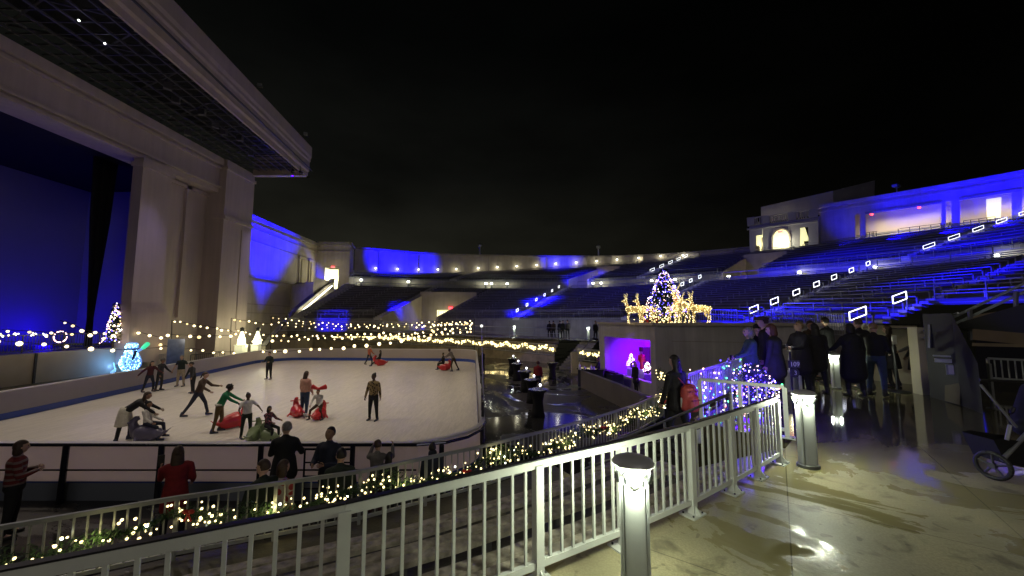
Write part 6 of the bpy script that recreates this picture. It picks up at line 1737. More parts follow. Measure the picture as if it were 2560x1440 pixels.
# spectators between railing and rink -------------------------------------------
GSP = 'spectators at the near rink boards'
def sp(px, Y, yaw, label, z=GZ, **k): return person(at_(px, Y, z), yaw, label, group=k.pop('group', GSP), **k)
sp(22, 7.0, 40, 'person in red striped sweater at the left edge', H=1.66, top=stripes('red_stripe', (.13, .012, .012), (.18, .13, .12), 3.2), pants=blk, hairstyle='bob', hair=HBR, skin=skin_l, arms=((12, 105, 14, -35), (12, 105, 14, -35)), fat=1.15)
r_, hands, _ = sp(428, 6.75, -40, 'person in red coat holding a phone up to film', H=1.64, top=red, pants=blk, hairstyle='long', hair=HBR, skin=skin_l, arms=((40, 120, 8, 4), (15, 60, 12, 0)), coat=.25, fat=1.05)
def phone(p, label, lit=False, rz=0.0, s=1.0):
    r = empty('phone', p, label, 'phone'); MB().box(p, (.075 * s, .012, .15 * s), rz).build('case', dark_metal, r)
    MB().box(Vector(p) + Vector((0, .009, 0)), (.066 * s, .004, .138 * s), rz).build('screen', mat('phone_screen_lit', (1, 1, 1), .3, emit=(.85, .92, 1), es=4) if lit else mat('phone_glass', (.02, .02, .03), .1), r); return r
phone(hands[0] + Vector((0, 0, .08)), 'dark phone held up by the person in the red coat', rz=.5, s=1.3)
sp(704, 7.72, 185 - 200, 'grey haired man in black jacket watching at the boards', H=1.80, top=blk, pants=dgrey, hairstyle='short', hair=HG, skin=skin_l, arms=((20, 85, 18, -10), (20, 85, 18, -10)), fat=1.2, coat=.15, head=(-50, -5))
sp(645, 5.95, -60, 'man in dark green shirt with brown hair turned to the left', H=1.70, top=drk_green, pants=dgrey, hairstyle='short', hair=HBR, skin=skin_l, arms=((5, 40, 14, 4), (5, 40, 14, 4)), fat=1.2, head=(-30, 0))
sp(692, 6.15, 20, 'person in red and white plaid shirt beside the dark green shirt', H=1.62, top=leopard('plaid', (.30, .03, .03), (.38, .33, .30), 9), pants=jeans, hairstyle='bob', hair=HBR, skin=skin_l, fat=1.05)
sp(815, 7.45, 190, 'bearded man in dark zip jacket looking down with his back to the ice', H=1.78, top=navy, pants=blk, hairstyle='short', hair=HB, skin=skin_m, arms=((15, 100, 14, -30), (15, 100, 14, -30)), fat=1.12, head=(0, -25))
sp(842, 6.45, -15, 'person with swept dark hair in a black top seen from behind', H=1.70, top=drk_green, pants=blk, hairstyle='short', hair=HB, skin=skin_l, fat=1.2, head=(-30, 0))
_, hands, _ = sp(938, 7.6, 0, 'girl in grey sweater raising both hands to take a photo', H=1.48, top=grey, pants=maroon, hairstyle='bun', hair=HBR, skin=skin_l, arms=((70, 150, 20, -10), (70, 150, 20, -10)))
sp(968, 7.45, 5, 'small girl with long dark hair beside the girl in grey', H=1.30, top=dgrey, pants=blk, hairstyle='long', hair=HB, skin=skin_m)
sp(1078, 7.5, -20, 'boy with short black hair in a dark hoodie at the right of the boards', H=1.46, top=navy, pants=blk, hairstyle='short', hair=HB, skin=skin_m, fat=1.1, hood=True)

# pit and bar ------------------------------------------------------------------
GP = 'people on the pit floor'
sp(1345, 20.4, 10, 'person in dark red jacket standing among the cocktail tables', H=1.62, top=red, pants=navy, hairstyle='curly', hair=HR, skin=skin_m, group=GP, fat=1.15)
sp(1206, 27.0, -60, 'person in black behind the folded net right of the rink', H=1.72, top=blk, pants=blk, hairstyle='short', skin=skin_m, group=GP)
sp(1497, 22.6, -80, 'bartender in black behind the counter left of the violet room', H=1.62, top=blk, pants=blk, hairstyle='short', skin=skin_m, group=GP, arms=((25, 80, 10, 0), (25, 80, 10, 0)))
sp(1590, 20.4, -110, 'fair haired person in a dark coat before the violet room', z=GZ - .05, H=1.66, top=blk, pants=blk, hairstyle='long', hair=HBL, skin=skin_l, group=GP, coat=.3)
# terrace five
GT = 'people standing on the far terrace'
for px, Y, H, t_, lab in ((1374, 34.6, 1.68, blk, 'leftmost person of the group on the far terrace'), (1384, 34.4, 1.70, brown, 'second person from the left on the far terrace, in brown'), (1400, 35.0, 1.70, navy, 'middle person on the far terrace beside the lit bollard'), (1407, 34.6, 1.74, blk, 'fourth person from the left on the far terrace'), (1419, 34.8, 1.78, grey, 'rightmost person on the far terrace, in grey'), (1489, 31.0, 1.7, blk, 'person in black standing at the corner of the beige block')):
    sp(px, Y, random.uniform(-40, 40) + (180 if px % 2 else 0), lab, z=0, H=H, top=t_, pants=blk, hairstyle='short', skin=skin_m, group=GT, vox=.03, fingers=False)

# plaza queue -------------------------------------------------------------------
GQ = 'people queueing on the plaza'
def qp(px, Y, yaw, label, **k): k.setdefault('vox', .016); return person(at_(px, Y, 0), yaw, label, group=GQ, **k)
slate = cloth('slate_blue', (.05, .09, .13)); ink = cloth('ink', (.028, .026, .04)); warmblk = cloth('soft_black', (.014, .012, .015)); cream_c = cloth('cream', (.35, .3, .24))
_, hands, _ = qp(1884, 8.0, -75, 'grey haired person in slate blue jacket holding a phone over the railing', H=1.62, top=slate, pants=blk, hairstyle='bob', hair=HG, skin=skin_l, arms=((35, 70, 12, 2), (20, 60, 12, 0)), coat=.12, fat=1.1)
phone(hands[0] + Vector((0, 0, .02)), 'small phone in the hand of the person in the slate blue jacket', True, .3, .7)
qp(1903, 8.7, 185, 'person with pale lit face in a black cap between two others', H=1.66, top=blk, pants=blk, hairstyle='short', cap=blk, skin=skin_l)
qp(1922, 8.5, -60, 'tall person in a dark flat cap behind the brown haired one', H=1.84, top=warmblk, pants=blk, hairstyle='flatcap', hair=brown, skin=skin_l, coat=.2, fat=1.1)
qp(1945, 7.8, -35, 'person with thick brown hair in an ink coloured jacket, seen from behind', H=1.68, top=ink, pants=blk, hairstyle='bob', hair=HR, skin=skin_l, coat=.2, fat=1.2, head=(-25, 8))
_, hands, hc_ = qp(2012, 9.1, -95, 'balding person in glasses with face lit by a phone', H=1.74, top=warmblk, pants=blk, hairstyle='short', hair=HBL, skin=skin_l, arms=((25, 85, 6, -10), (25, 85, 6, -6)), coat=.32, fat=1.22, head=(0, -28), lean=6)
ph = phone(hands[0] + Vector((-.02, 0, .04)), 'glowing phone lighting the face of the balding person', True, 1.3, .9)
light('POINT', hands[0] + Vector((.06, 0, .12)), .9, (.85, .92, 1), ph, .04)
qp(2032, 11.5, 170, 'distant person with brown hair looking over the shoulders of the queue', H=1.74, top=brown, pants=blk, hairstyle='short', hair=HBR, skin=skin_m)
qp(2048, 9.3, 15, 'person with long dark hair and black coat seen from behind in mid queue', H=1.68, top=warmblk, pants=blk, hairstyle='long', hair=HB, skin=skin_m, coat=.25, fat=1.12)
qp(2076, 10.6, -20, 'tall dark haired person in black above the middle of the queue', H=1.84, top=blk, pants=blk, hairstyle='short', hair=HB, skin=skin_l, fat=1.1)
qp(2139, 8.9, 10, 'broad person in long black coat with ponytail nearest the glowing bollard', H=1.68, top=blk, pants=blk, hairstyle='bob', hair=HB, skin=skin_m, coat=.42, fat=1.35, arms=((30, 60, 22, 4), (4, 12, 14, 6)))
qp(2160, 9.8, 0, 'tall person in dark jacket just behind the broad black coat', H=1.80, top=warmblk, pants=blk, hairstyle='short', hair=HBR, skin=skin_l, fat=1.15)
qp(2196, 8.95, 60, 'fair haired person in black jacket and blue jeans in front of the pale wall', H=1.70, top=blk, pants=jeans, hairstyle='short', hair=HBL, skin=skin_l, fat=1.15, arms=((10, 70, 10, -8), (10, 70, 10, -8)), legs=((6, -2, 6), (-8, -12, 6)))
qp(2233, 10.2, -30, 'person in brown top and dark skirt behind the sign stand', H=1.62, top=cloth('dusty_brown', (.10, .07, .06)), pants=blk, hairstyle='bob', hair=HBR, skin=skin_l, skirt=dgrey)
qp(2300, 9.9, -55, 'person in grey top and black skirt reaching out before the pale wall', H=1.56, top=cloth('mid_grey', (.20, .20, .19)), pants=blk, hairstyle='short', hair=HB, skin=skin_m, skirt=blk, arms=((45, 60, 14, 6), (10, 30, 10, 2)))
# woman with the pink backpack on the stairs
bp_, hands, hc_ = person(D(1697, 6.75, -.52), -28, 'woman with very long black hair and a coral backpack walking down the stairs', H=1.66, top=warmblk, pants=blk, hairstyle='long', hair=HB, skin=skin_l, vox=.014, fat=1.08, coat=.10, legs=((10, -6, 4), (-12, -22, 4)), arms=((8, 20, 12, 5), (2, 14, 12, 5)))
bk = empty('backpack', D(1722, 6.6, .3), 'coral red backpack with a water bottle on the woman with long hair', 'backpack')
coral = mat('coral_fabric', (.50, .07, .065), .6, var=.15, vscale=9, bump=.25, bscale=50)
c = D(1723, 6.58, .44); Rb = Matrix.Rotation(rad(28), 3, 'Z')
m = MB(); m.cap((0, 0, -.12), (0, 0, .10), (.15, .085), (.135, .08), 16).cap((0, -.075, -.13), (0, -.075, -.02), (.115, .05), (.11, .045), 14); m = remesh(m, 'x', .014, 2); m.xform(Matrix.Translation(c) @ Rb.to_4x4() @ Matrix.Scale(1.3, 4)); m.build('pack_body', coral, bk, smooth=True, recalc=False)
m = MB(); m.box((0, -.128, -.02), (.2, .008, .012)).box((0, -.09, .09), (.22, .012, .012)); m.path([Vector((-.05, 0, .18)), Vector((-.03, 0, .23)), Vector((.03, 0, .23)), Vector((.05, 0, .18))], .01); m.xform(Matrix.Translation(c) @ Rb.to_4x4() @ Matrix.Scale(1.3, 4)); m.build('straps', mat('coral_dark', (.25, .03, .03), .6), bk)
sh = hc_ + Vector((-.07, -.10, -.17)); m = MB(); m.bar(sh, c + Vector((-.02, -.02, .15)), .04, .012); m.build('shoulder_strap', coral, bk)
bt = MB().lathe([(.028, -.1), (.03, -.09), (.03, .05), (.014, .075), (.014, .1)], c + Vector((-.15, -.06, -.06)), 10); o = bt.build('water_bottle', mat('clear_plastic', (.6, .65, .65), .15), None, smooth=True, org=tuple(c)); tag(o, 'clear water bottle in the side pocket of the coral backpack', 'bottle')
bg_ = MB(); bc = D(1738, 6.45, -.12); bg_.cap(bc + Vector((0, 0, -.14)), bc + Vector((0, 0, .10)), (.13, .05), (.10, .03), 12); o = bg_.build('carrier_bag', mat('bag_pale', (.45, .45, .46), .6, var=.2, vscale=10), None, smooth=True, org=tuple(bc)); tag(o, 'pale carrier bag hanging below the coral backpack', 'bag')

# ------------------------------------------------------------------ pit furniture
def table(px, Y, label, r=.38, h=1.08, s=1.0):
    p = D(px, Y, GZ); root = empty('cocktail_table', p, label, 'table', 'black draped cocktail tables in the pit')
    MB().lathe([(r * .75, 0), (r * .62, .25), (r * .52, h * .55), (r * .7, h * .85), (r, h - .02)], p, 20).build('drape', black_cloth, root, smooth=True)
    MB().lathe([(r, h - .03), (r + .01, h - .01), (r, h)], p, 24).build('tabletop', mat('table_top_black', (.02, .02, .022), .25), root)
    return p + Vector((0, 0, h))
tb_ = [(1280, 27.5, 'farthest draped cocktail table by the stained wall'), (1292, 24.2, 'second draped table from the far wall'), (1312, 20.6, 'third draped table from the far wall'), (1330, 17.8, 'fourth draped table, left of the red jacket'), (1345, 15.3, 'nearest draped cocktail table, large in the dark pit'), (1381, 24.8, 'draped cocktail table standing apart right of the red jacket')]
for i, (px, Y, lab) in enumerate(tb_):
    t = table(px, Y, lab)
    if i < 5:
        o = empty('candle_jar', t, ('tiny white light jar on the ' + lab.split(' ')[0].replace('draped', 'lone') + ' draped table'), 'candle', 'small light jars on the cocktail tables')
        MB().lathe([(.04, 0), (.05, .02), (.05, .10), (.035, .12)], t + Vector((.1, 0, 0)), 10).build('jar', mat('jar_glass', (.7, .7, .8), .1), o); MB().ball(t + Vector((.1, 0, .17)), .045, 8, 6).build('flame', mat('jar_light', (1, 1, 1), .3, emit=(.9, .9, 1), es=9), o)
# bar counter with bottles and display
p = D(1477, 21.9, GZ); root = empty('bar_counter', p, 'dark bar counter with cloth front left of the violet room', 'counter')
MB().box(p + Vector((.1, .1, .5)), (1.5, .6, 1.0), -.5).build('counter_body', mat('counter_cloth', (.03, .03, .06), .8), root); MB().box(p + Vector((.1, .1, 1.02)), (1.6, .7, .04), -.5).build('counter_top', mat('table_top_black', (.02, .02, .022), .25), root)
for i, (px, h, col) in enumerate(((1449, .42, (.75, .75, .85)), (1462, .22, (.6, .6, .75)), (1478, .30, (.7, .6, .95)), (1485, .18, (.6, .5, .95)))):
    q = D(px, 21.5, GZ + 1.04); q.z = GZ + 1.04
    o = MB().lathe([(.06, 0), (.07, .02), (.07, h * .6), (.025, h * .8), (.025, h)], q, 10).build('bottle', mat('bottle_%d' % i, col, .2), None, smooth=True, org=tuple(q)); tag(o, ('tall clear bottle at the left end of the bar', 'short clear bottle second from the left on the bar', 'violet lit bottle near the bartender', 'smallest violet lit bottle beside the bartender')[i], 'bottle', 'bottles on the bar counter')
# reading table with dark cloth before the violet room, trestle and inner decorations
p = S(.45, GZ) + sn * .8; root = empty('serving_table', p, 'dark covered table with boxes in front of the violet room', 'table')
MB().box(p + Vector((0, 0, .42)), (1.9, .7, .84), math.atan2(BB.y - BA.y, BB.x - BA.x)).build('tablecloth', navy, root); MB().box(p + Vector((-.1, .1, .90)), (.9, .4, .10), -1.2).box(p + Vector((.1, -.5, .89)), (.5, .3, .08), -1).build('boxes', dark_metal, root)
# toy guard figure inside
nk = D(1603, 21.3, 0); nk.z = 0; root = empty('toy_soldier', (nk.x, nk.y, -1.02), 'tall red toy soldier figure standing on a draped block in the violet room', 'figure')
z0 = -.98
MB().lathe([(.10, z0), (.12, z0 + .02), (.09, z0 + .35), (.15, z0 + .42), (.17, z0 + .62), (.13, z0 + .80), (.05, z0 + .84)], nk, 14).build('coat', s_red, root, smooth=True); MB().ball(nk + Vector((0, 0, z0 + .92)), .095, 10, 8).build('head', skin_l, root, smooth=True); MB().lathe([(.10, z0 + .98), (.12, z0 + 1.02), (.13, z0 + 1.22), (.10, z0 + 1.23)], nk, 12).build('tall_hat', brown, root)
for s_ in (-1, 1): MB().cap(nk + Vector((.17 * s_, 0, z0 + .74)), nk + Vector((.2 * s_, 0, z0 + .42)), .045, .04).build('arm', s_red, root)
dm = mat('drape_mauve', (.42, .40, .55), .7)
for i, (px, Y, w_, zt, lab) in enumerate(((1580, 22.0, .62, -1.02, 'draped block under the left small tree in the violet room'), (1603, 21.3, .5, -1.0, 'draped block under the toy soldier'), (1621, 20.6, .5, -1.15, 'draped block under the right small tree in the violet room'))):
    c = D(px, Y, GZ); h_ = zt - GZ
    o = MB().lathe([(w_ * .62, 0), (w_ * .58, h_ * .5), (w_ * .55, h_ - .02), (w_ * .5, h_)], c, 4, rz=.5).build('draped_block', dm, None, org=tuple(c)); tag(o, lab, 'block', 'draped blocks in the violet room')
    if i != 1: cone_tree((c.x, c.y, zt), .80 if i == 0 else .62, .30, 420, 70, ('small white lit tree left of the toy soldier' if i == 0 else 'small white lit tree right of the toy soldier'), colors=(f_pink, f_white), lr=.020, seed=70 + i, name='small_lit_tree', group='small white trees in the violet room')
# dark rounded bin lid behind the garland
p = D(1640, 13.0, GZ); root = empty('planter_urn', p, 'dark rounded urn with pine spray at the foot of the beige block', 'planter'); MB().lathe([(.35, 0), (.45, .4), (.55, .9), (.5, 1.1), (.3, 1.22), (.05, 1.25)], p, 18).build('urn', mat('urn_dark', (.05, .055, .06), .4, .3), root, smooth=True)

# ------------------------------------------------------------------ plaza furniture
# hanging numbered sign
p = D(1984, 7.6, 0); root = empty('section_sign', p, 'dark double sign reading 109 over 3 on a thin post in the queue', 'sign')
MB().tube(p, p + Vector((0, 0, 1.15)), .02).build('post', dark_metal, root)
c = P(1984, 918, 7.6)
sg = mat('sign_dark', (.045, .045, .05), .5)
MB().box(c + Vector((0, -.02, .06)), (.22, .03, .15)).build('upper_plate', sg, root)
m = MB(); m.lathe([(.088, -.015), (.096, 0), (.088, .015)], (0, 0, 0), 24); m.xform(Matrix.Translation(c + Vector((0, -.02, -.11))) @ Matrix.Rotation(math.pi / 2, 4, 'X')); m.build('lower_disc', sg, root)
def text(s, loc, size, m_, parent, name, rz=0.0, rx=math.pi / 2):
    cu = bpy.data.curves.new(name, 'FONT'); cu.body = s; cu.size = size; cu.align_x = 'CENTER'; cu.align_y = 'CENTER'; cu.extrude = .002
    o = bpy.data.objects.new(name, cu); COL.objects.link(o); dg = bpy.context.evaluated_depsgraph_get(); me = bpy.data.meshes.new_from_object(o.evaluated_get(dg)); bpy.data.objects.remove(o)
    me.materials.append(m_); q = bpy.data.objects.new(name, me); COL.objects.link(q); q.location = Vector(loc) - Vector(ORG[parent.name]); q.rotation_euler = (rx, 0, rz); q.parent = parent; ORG[q.name] = tuple(loc); return q
lett = mat('sign_letters', (.75, .76, .72), .5)
text('109', c + Vector((0, -.04, .06)), .13, lett, root, 'number_text'); text('3', c + Vector((0, -.045, -.11)), .12, lett, root, 'number_text')
# pale lit panel railing behind the queue and handrail loop
fence([D(1948, 9.3, 0), D(2003, 9.1, 0)], 'railing', 'brightly lit white railing panel behind the numbered sign', None, mat('bright_panel_paint', (.75, .76, .7), .4), h=.52, post=.6, bal=.11, base=.06)
tag(MB().box(D(1977, 9.28, 0) + Vector((0, 0, .28)), (.62, .03, .44), .0).build('white_panel', white_paint), 'white sheet fixed behind the bright railing panel', 'panel')
m = MB(); a = P(1972, 905, 11); b_ = P(1976, 858, 11); c2 = P(2005, 852, 11); m.path([zz(a, 0), a, b_, c2, zz(c2, 0)], .022, 8); tag(m.build('handrail', mat('bright_panel_paint', (.75, .76, .7), .4)), 'pale rounded handrail loop behind the lit face', 'handrail')
# stanchion with sign
p = D(2245, 9.4, 0); root = empty('sign_stanchion', p, 'black stanchion with a small white notice on top in the queue', 'stanchion')
MB().lathe([(.24, 0), (.24, .02), (.05, .05)], p, 20).build('base', dark_metal, root); MB().tube(p, p + Vector((0, 0, 1.22)), .032).build('pole', dark_metal, root); MB().box(p + Vector((0, -.02, 1.28)), (.11, .02, .22)).build('notice', mat('notice_white', (.7, .7, .68), .5), root)
MB().cap(p + Vector((0, 0, 1.0)), p + Vector((0, 0, 1.1)), .045, .045).build('belt_head', dark_metal, root)

# right portal ---------------------------------------------------------------
pm_ = mat('portal_plaster', (.40, .36, .25), .8, var=.12, vscale=1.2)
dkc = mat('portal_dark_paint', (.022, .022, .025), .7, var=.2, vscale=1)
q0, q1, q2, q3 = D(2160, 11.3, 0), D(2306, 10.3, 0), D(2318, 9.0, 0), D(2352, 8.6, 0)
root = empty('portal_passage', q1, 'pale walled passage under the stand behind the queue', 'building')
m = MB(); m.quad(q0, q1, zz(q1, 1.62), zz(q0, 1.62)); m.build('passage_wall', pm_, root)
MB().box((q2 + Vector((.02, .1, .80))), (.24, .24, 1.60), -.1).build('jamb', pm_, root)
m = MB(); m.quad(zz(q0, 1.55) + Vector((0, -1.9, 0)), zz(q2, 1.55), zz(q2, 1.95), zz(q0, 1.95) + Vector((0, -1.9, 0))); m.quad(zz(q0, 1.55) + Vector((0, -1.9, 0)), zz(q2, 1.55), zz(q1, 1.55), zz(q0, 1.55)); m.build('lintel', dkc, root)
# dark flank wall with slanted top
w0, w1, w2 = D(2326, 8.75, 0), D(2402, 7.9, 0), D(2458, 7.2, 0)
m = MB(); m.quad(w0, w1, zz(w1, 1.92), zz(w0, 1.92)); m.quad(w1, w2, zz(w2, .95), zz(w1, 1.92)); m.quad(w2, w2 + Vector((1.2, 1.2, 0)), zz(w2, .95) + Vector((1.2, 1.2, 0)), zz(w2, .95)); m.build('flank_wall', dkc, root)
MB().quad(D(2362, 8.28, .02), D(2400, 7.86, .02), D(2400, 7.86, .95), D(2362, 8.28, 1.0)).build('flank_lower_panel', mat('flank_lower', (.10, .085, .05), .8, var=.2, vscale=2), root)
m = MB(); m.path([D(2338, 8.55, 1.75), D(2395, 7.92, 1.93)], .02); m.box(D(2376, 8.05, 1.0), (.5, .05, .03), -.8).box(D(2376, 8.05, .90), (.45, .06, .08), -.8); m.build('ledge', galv, root)
nb = D(2369, 8.1, .72); MB().box(nb + Vector((0, -.08, 0)), (.17, .03, .22), -.75).build('notice_frame', galv, root); MB().box(nb + Vector((0, -.10, 0)), (.13, .02, .18), -.75).build('notice_sheet', mat('notice_white', (.7, .7, .68), .5), root)
# sloping stand edge and understructure at right
ug = empty('stand_edge', D(2450, 8.0, 2), 'dark raking stand edge with twin rails above the black void at right', 'building')
m = MB(); m.bar(P(2310, 828, 8.9), P(2600, 690, 7.5), .05, .05).bar(P(2310, 845, 8.9), P(2600, 712, 7.5), .05, .05); 
for px, y0, y1 in ((2325, 818, 870), (2425, 780, 850), (2540, 735, 820)): m.bar(P(px, y1, 8.6 - (px - 2310) * .004), P(px, y0 - 6, 8.6 - (px - 2310) * .004), .05, .05)
m.build('raking_rails', steel, ug)
m = MB(); a, b_ = P(2400, 806, 8.2), P(2620, 742, 7.2); m.quad(a, b_, b_ - Vector((0, 0, .75)), a - Vector((0, 0, .12))); m.build('raking_slab', dkc, ug)
m = MB(); a, b_, c2, d2 = D(2425, 10.2, 1.9), D(2560, 9.6, 2.1), D(2560, 9.6, 1.15), D(2425, 10.2, 1.25); m.quad(a, b_, c2, d2); m.quad(D(2430, 9.5, 1.2), D(2640, 8.8, 1.2), D(2640, 8.8, 1.12), D(2430, 9.5, 1.12)); m.build('under_wall', mat('under_wall_ochre', (.22, .17, .11), .8, var=.2, vscale=2), ug)
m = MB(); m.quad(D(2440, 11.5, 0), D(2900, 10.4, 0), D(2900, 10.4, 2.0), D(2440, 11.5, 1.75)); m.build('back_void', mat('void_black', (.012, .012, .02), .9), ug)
fence([D(2478, 9.4, 0), D(2620, 8.8, 0)], 'railing', 'pale slatted barrier catching light at the far right edge', None, galv, h=.82, post=3, bal=.10, base=.34)
m = MB(); a = D(2484, 7.6, 0); m.box(a + Vector((0, 0, .45)), (.05, .05, .9)).box(a + Vector((.02, 0, .01)), (.16, .16, .02)); tag(m.build('barrier_post', galv), 'tall pale barrier post behind the stroller', 'post')
# stroller -------------------------------------------------------------------
sp0 = D(2540, 4.9, 0); root = empty('stroller', sp0, 'dark folded style stroller with grey frame cut off by the right edge', 'stroller')
def SP(px, py, Y): return P(px, py, Y)
def wheel(c, r, nm='wheel'):
    w_ = MB(); n = 24
    ax = Vector((1, .25, 0)).normalized(); u = Vector((-ax.y, ax.x, 0)); v = Vector((0, 0, 1))
    pts = [c + (u * math.cos(t) + v * math.sin(t)) * (r - .02) for t in [2 * math.pi * k / n for k in range(n + 1)]]
    w_.path(pts, .021, 8); o = w_.build(nm, mat('tyre_black', (.012, .012, .013), .6), root)
    s_ = MB()
    for k in range(5):
        t = 2 * math.pi * k / 5 + .3; s_.tube(c, c + (u * math.cos(t) + v * math.sin(t)) * (r - .035), .011)
    s_.tube(c - ax * .03, c + ax * .03, .03, .03, 12); s2 = s_.build('spokes', mat('spoke_grey', (.05, .05, .055), .5, .0), o); return o
wr_ = .155
cf = SP(2482, 1162, 4.3); cf.z = wr_ + .0; wheel(cf, wr_)
cr2 = D(2620, 4.9, wr_); wheel(cr2, wr_)
m = MB(); gm_ = mat('stroller_frame_grey', (.30, .31, .33), .35, .6)
m.tube(SP(2505, 1150, 4.35), SP(2575, 1075, 4.45), .022).build('lower_frame', gm_, root)
MB().tube(SP(2452, 962, 4.5), SP(2541, 1068, 4.45), .014).build('handle_tube', gm_, root)
MB().tube(SP(2448, 950, 4.5), SP(2560, 954, 4.5), .014).build('handle', mat('tyre_black', (.012, .012, .013), .6), root)
MB().tube(SP(2525, 1063, 4.4), SP(2517, 1100, 4.38), .018).build('brace', gm_, root)
sb = MB(); A_, B_, C_, D_ = SP(2484, 1100, 4.4), SP(2505, 1096, 4.4), SP(2590, 1175, 4.35), SP(2515, 1160, 4.38)
sb.quad(A_, B_, SP(2600, 1110, 4.4), C_, D_); sb.quad(*[q + Vector((.02, .32, 0)) for q in (A_, B_, SP(2600, 1110, 4.4), C_, D_)]); sb.quad(A_, D_, D_ + Vector((.02, .32, 0)), A_ + Vector((.02, .32, 0))); sb.quad(D_, C_, C_ + Vector((.02, .32, 0)), D_ + Vector((.02, .32, 0))); sb.build('basket', black_cloth, root)
ss_ = MB(); ss_.cap(SP(2575, 1060, 4.6), SP(2600, 985, 4.7), (.16, .16), (.17, .15), 12).cap(SP(2560, 1070, 4.55), SP(2610, 1075, 4.6), .10, .10, 10); ss_ = remesh(ss_, 'x', .02, 2); ss_.build('seat', black_cloth, root, smooth=True, recalc=False)
MB().cap(SP(2529, 1030, 4.47), SP(2533, 1022, 4.47), .02, .02).build('hinge', dark_metal, root)

# flood lamps on the canopy edge that light the ice and walls -------------------------
for px, py, lab in ((651, 214, 'small flood lamp outside the canopy edge, higher one'), (764, 335, 'small flood lamp at the canopy corner')):
    p = P(px, py, 30 if px < 700 else 37.5)
    p.x = XO + 1.25 if px < 700 else p.x
    r = empty('flood_lamp', p, lab, 'flood lamp', 'flood lamps on the wall tops'); MB().box(p, (.35, .25, .3), .4).build('housing', galv, r); MB().tube(p, p + Vector((-.8, 0, -.3)), .03).build('arm', dark_metal, r)

# ------------------------------------------------------------------ lights of the place
ICEW = (1, .86, .70)
def ice_flood(loc, tgt, e, size, spread):
    o = light('AREA', loc, e, ICEW, None, size, target=tgt, name='canopy_flood'); o.data.spread = rad(spread)
for y in (13, 20, 28): ice_flood((XO - .6 + (38 - y) * .1, y, 17.2), (-10.5, y + 2.0, IZ), 250, 1.2, 92)
ice_flood((-3, 14, 17.0), (-9, 18, IZ), 180, 1.5, 70)
def blue(loc, tgt, e, spot, blend=.25, col=BLUE, size=.3): return light('SPOT', loc, e, col, None, size, target=tgt, spot=spot, blend=blend, name='blue_flood')
def flagged(L, tgt, e, spot, blend, cut, label):
    """flood lamp with an added plate whose edge cuts the beam along the line through two lit points"""
    L = Vector(L); r = empty('flood_lamp', L, label, 'flood lamp', 'flood lamps on the wall tops')
    b_ = light('SPOT', L, e, BLUE, r, .008, target=tgt, spot=spot, blend=blend)
    d_ = (Vector(tgt) - L).normalized()
    MB().tube(L - d_ * .40, L - d_ * .06, .12, .15, 12).build('housing', dark_metal, r); MB().tube(L - d_ * .3, L - d_ * .3 + Vector((0, -.1, .7)), .03).build('bracket', dark_metal, r)
    A_, B_, C_ = cut; k_ = .018
    p = [L + (q - L) * k_ for q in (A_, B_, B_ + (C_ - A_), C_)]
    m_ = MB().quad(*p); t_ = d_ * .01; m_.quad(*[q + t_ for q in p]); m_.build('beam_cut_plate', dark_metal, r)  # plate added near the lamp to shape the edge of the blue patch
flagged((-23.6, 38.5, 17.5), D(685, 46.5, 9.5), 66000, 52, .4, (D(758, 54, 12.6), D(640, 42.5, 3.2), D(860, 54, 3)), 'blue flood lamp with an added beam cutting plate under the canopy corner')
flagged((-22.6, 38.6, 17.5), ring_pt(1000, 12.4), 190000, 26, .6, (ring_pt(1113, 15.5), ring_pt(1113, 5), ring_pt(1330, 15.5)), 'blue flood lamp with an added beam cutting plate on the canopy edge')
c1 = lower(1.0, .35); blue((-16, 33, 17), c1, 190000, 8, .3)
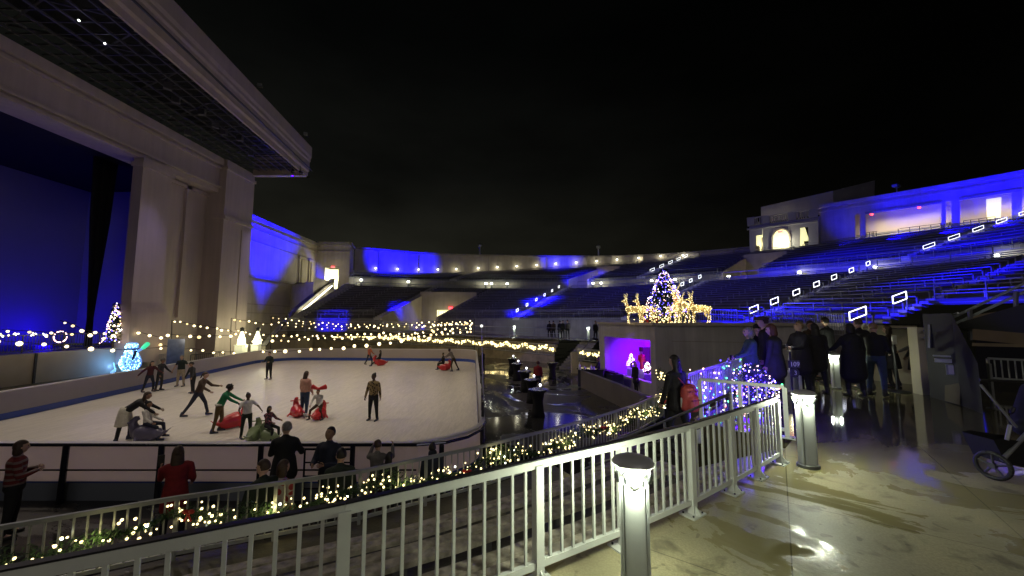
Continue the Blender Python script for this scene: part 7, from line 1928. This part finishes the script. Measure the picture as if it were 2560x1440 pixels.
c1 = catmull(L0, .55); blue((-16, 30, 15), zz(c1, 2.2), 100000, 12, .5)
c1 = lower(2.0, .45); blue((-12, 33, 18), c1, 800000, 11, .9); blue((-12, 33, 18), lower(1.97, .12), 500000, 8, .9); blue((-12, 33, 18), lower(1.0, .25), 260000, 6, .8)
c1 = upper(1.98, .2); blue((-12, 33, 18), c1, 240000, 9, .6)
blue((-12, 33, 18), ring_pt(1400, 13.6), 240000, 11, .8)
c1 = lower(4.0, .30); blue((-18, 32, 17.5), lower(4.0, .10), 520000, 8, .9)
c1 = lower(5.0, .3); blue((-18, 32, 17.5), lower(5.0, .2), 330000, 7, .9)
blue((-18, 32, 17.5), lower(5.0, .6), 260000, 7, .9)
blue((-12, 33, 18), zz(catmull(L2, 3.55), 8.0), 300000, 12, .8)
blue((-12, 33, 18), zz(catmull(L2, 4.2), 8.2), 200000, 12, .8)
for px in (2150, 2300, 2450, 2600):
    q = ring_pt(px, 14.2, -7.5); blue(q, ring_pt(px + 20, BTZ - 1.2, 0), 9500 if px > 2200 else 3000, 75, .8)
blue((-16, 30, 18), lower(2.5, .5), 9000, 70, 1)
blue((-16, 30, 18), upper(3.6, .2), 8000, 60, 1)
for y_ in (Y0 + .5, Y3 - .3):
    light('SPOT', (XF + 3.2, y_, 16.6), 1500, (.55, .46, 1), None, .2, target=(XF + .7, y_ + .6, 3), spot=34, blend=1, name='added_graze_spot')  # unseen grazing spots added to bring out the pilaster and pier mouldings
# unseen neutral fill added behind the camera to brighten the service building
light('AREA', (8, -25, 20), 1050, (1, .9, .85), None, 12, target=(10, 20, 0), name='added_fill')
moon = bpy.data.lights.new('night_sun', 'SUN'); moon.energy = .004; moon.angle = rad(10); moon.color = (.9, .9, 1)
mo = bpy.data.objects.new('night_sun', moon); COL.objects.link(mo); mo.rotation_euler = (rad(35), 0, rad(20))
# unseen point light over the right of the plaza, kept for its ground reflection
light('POINT', D(2420, 5.9, 2.2), 6, (.95, 1, .6), None, .1, name='plaza_spill')
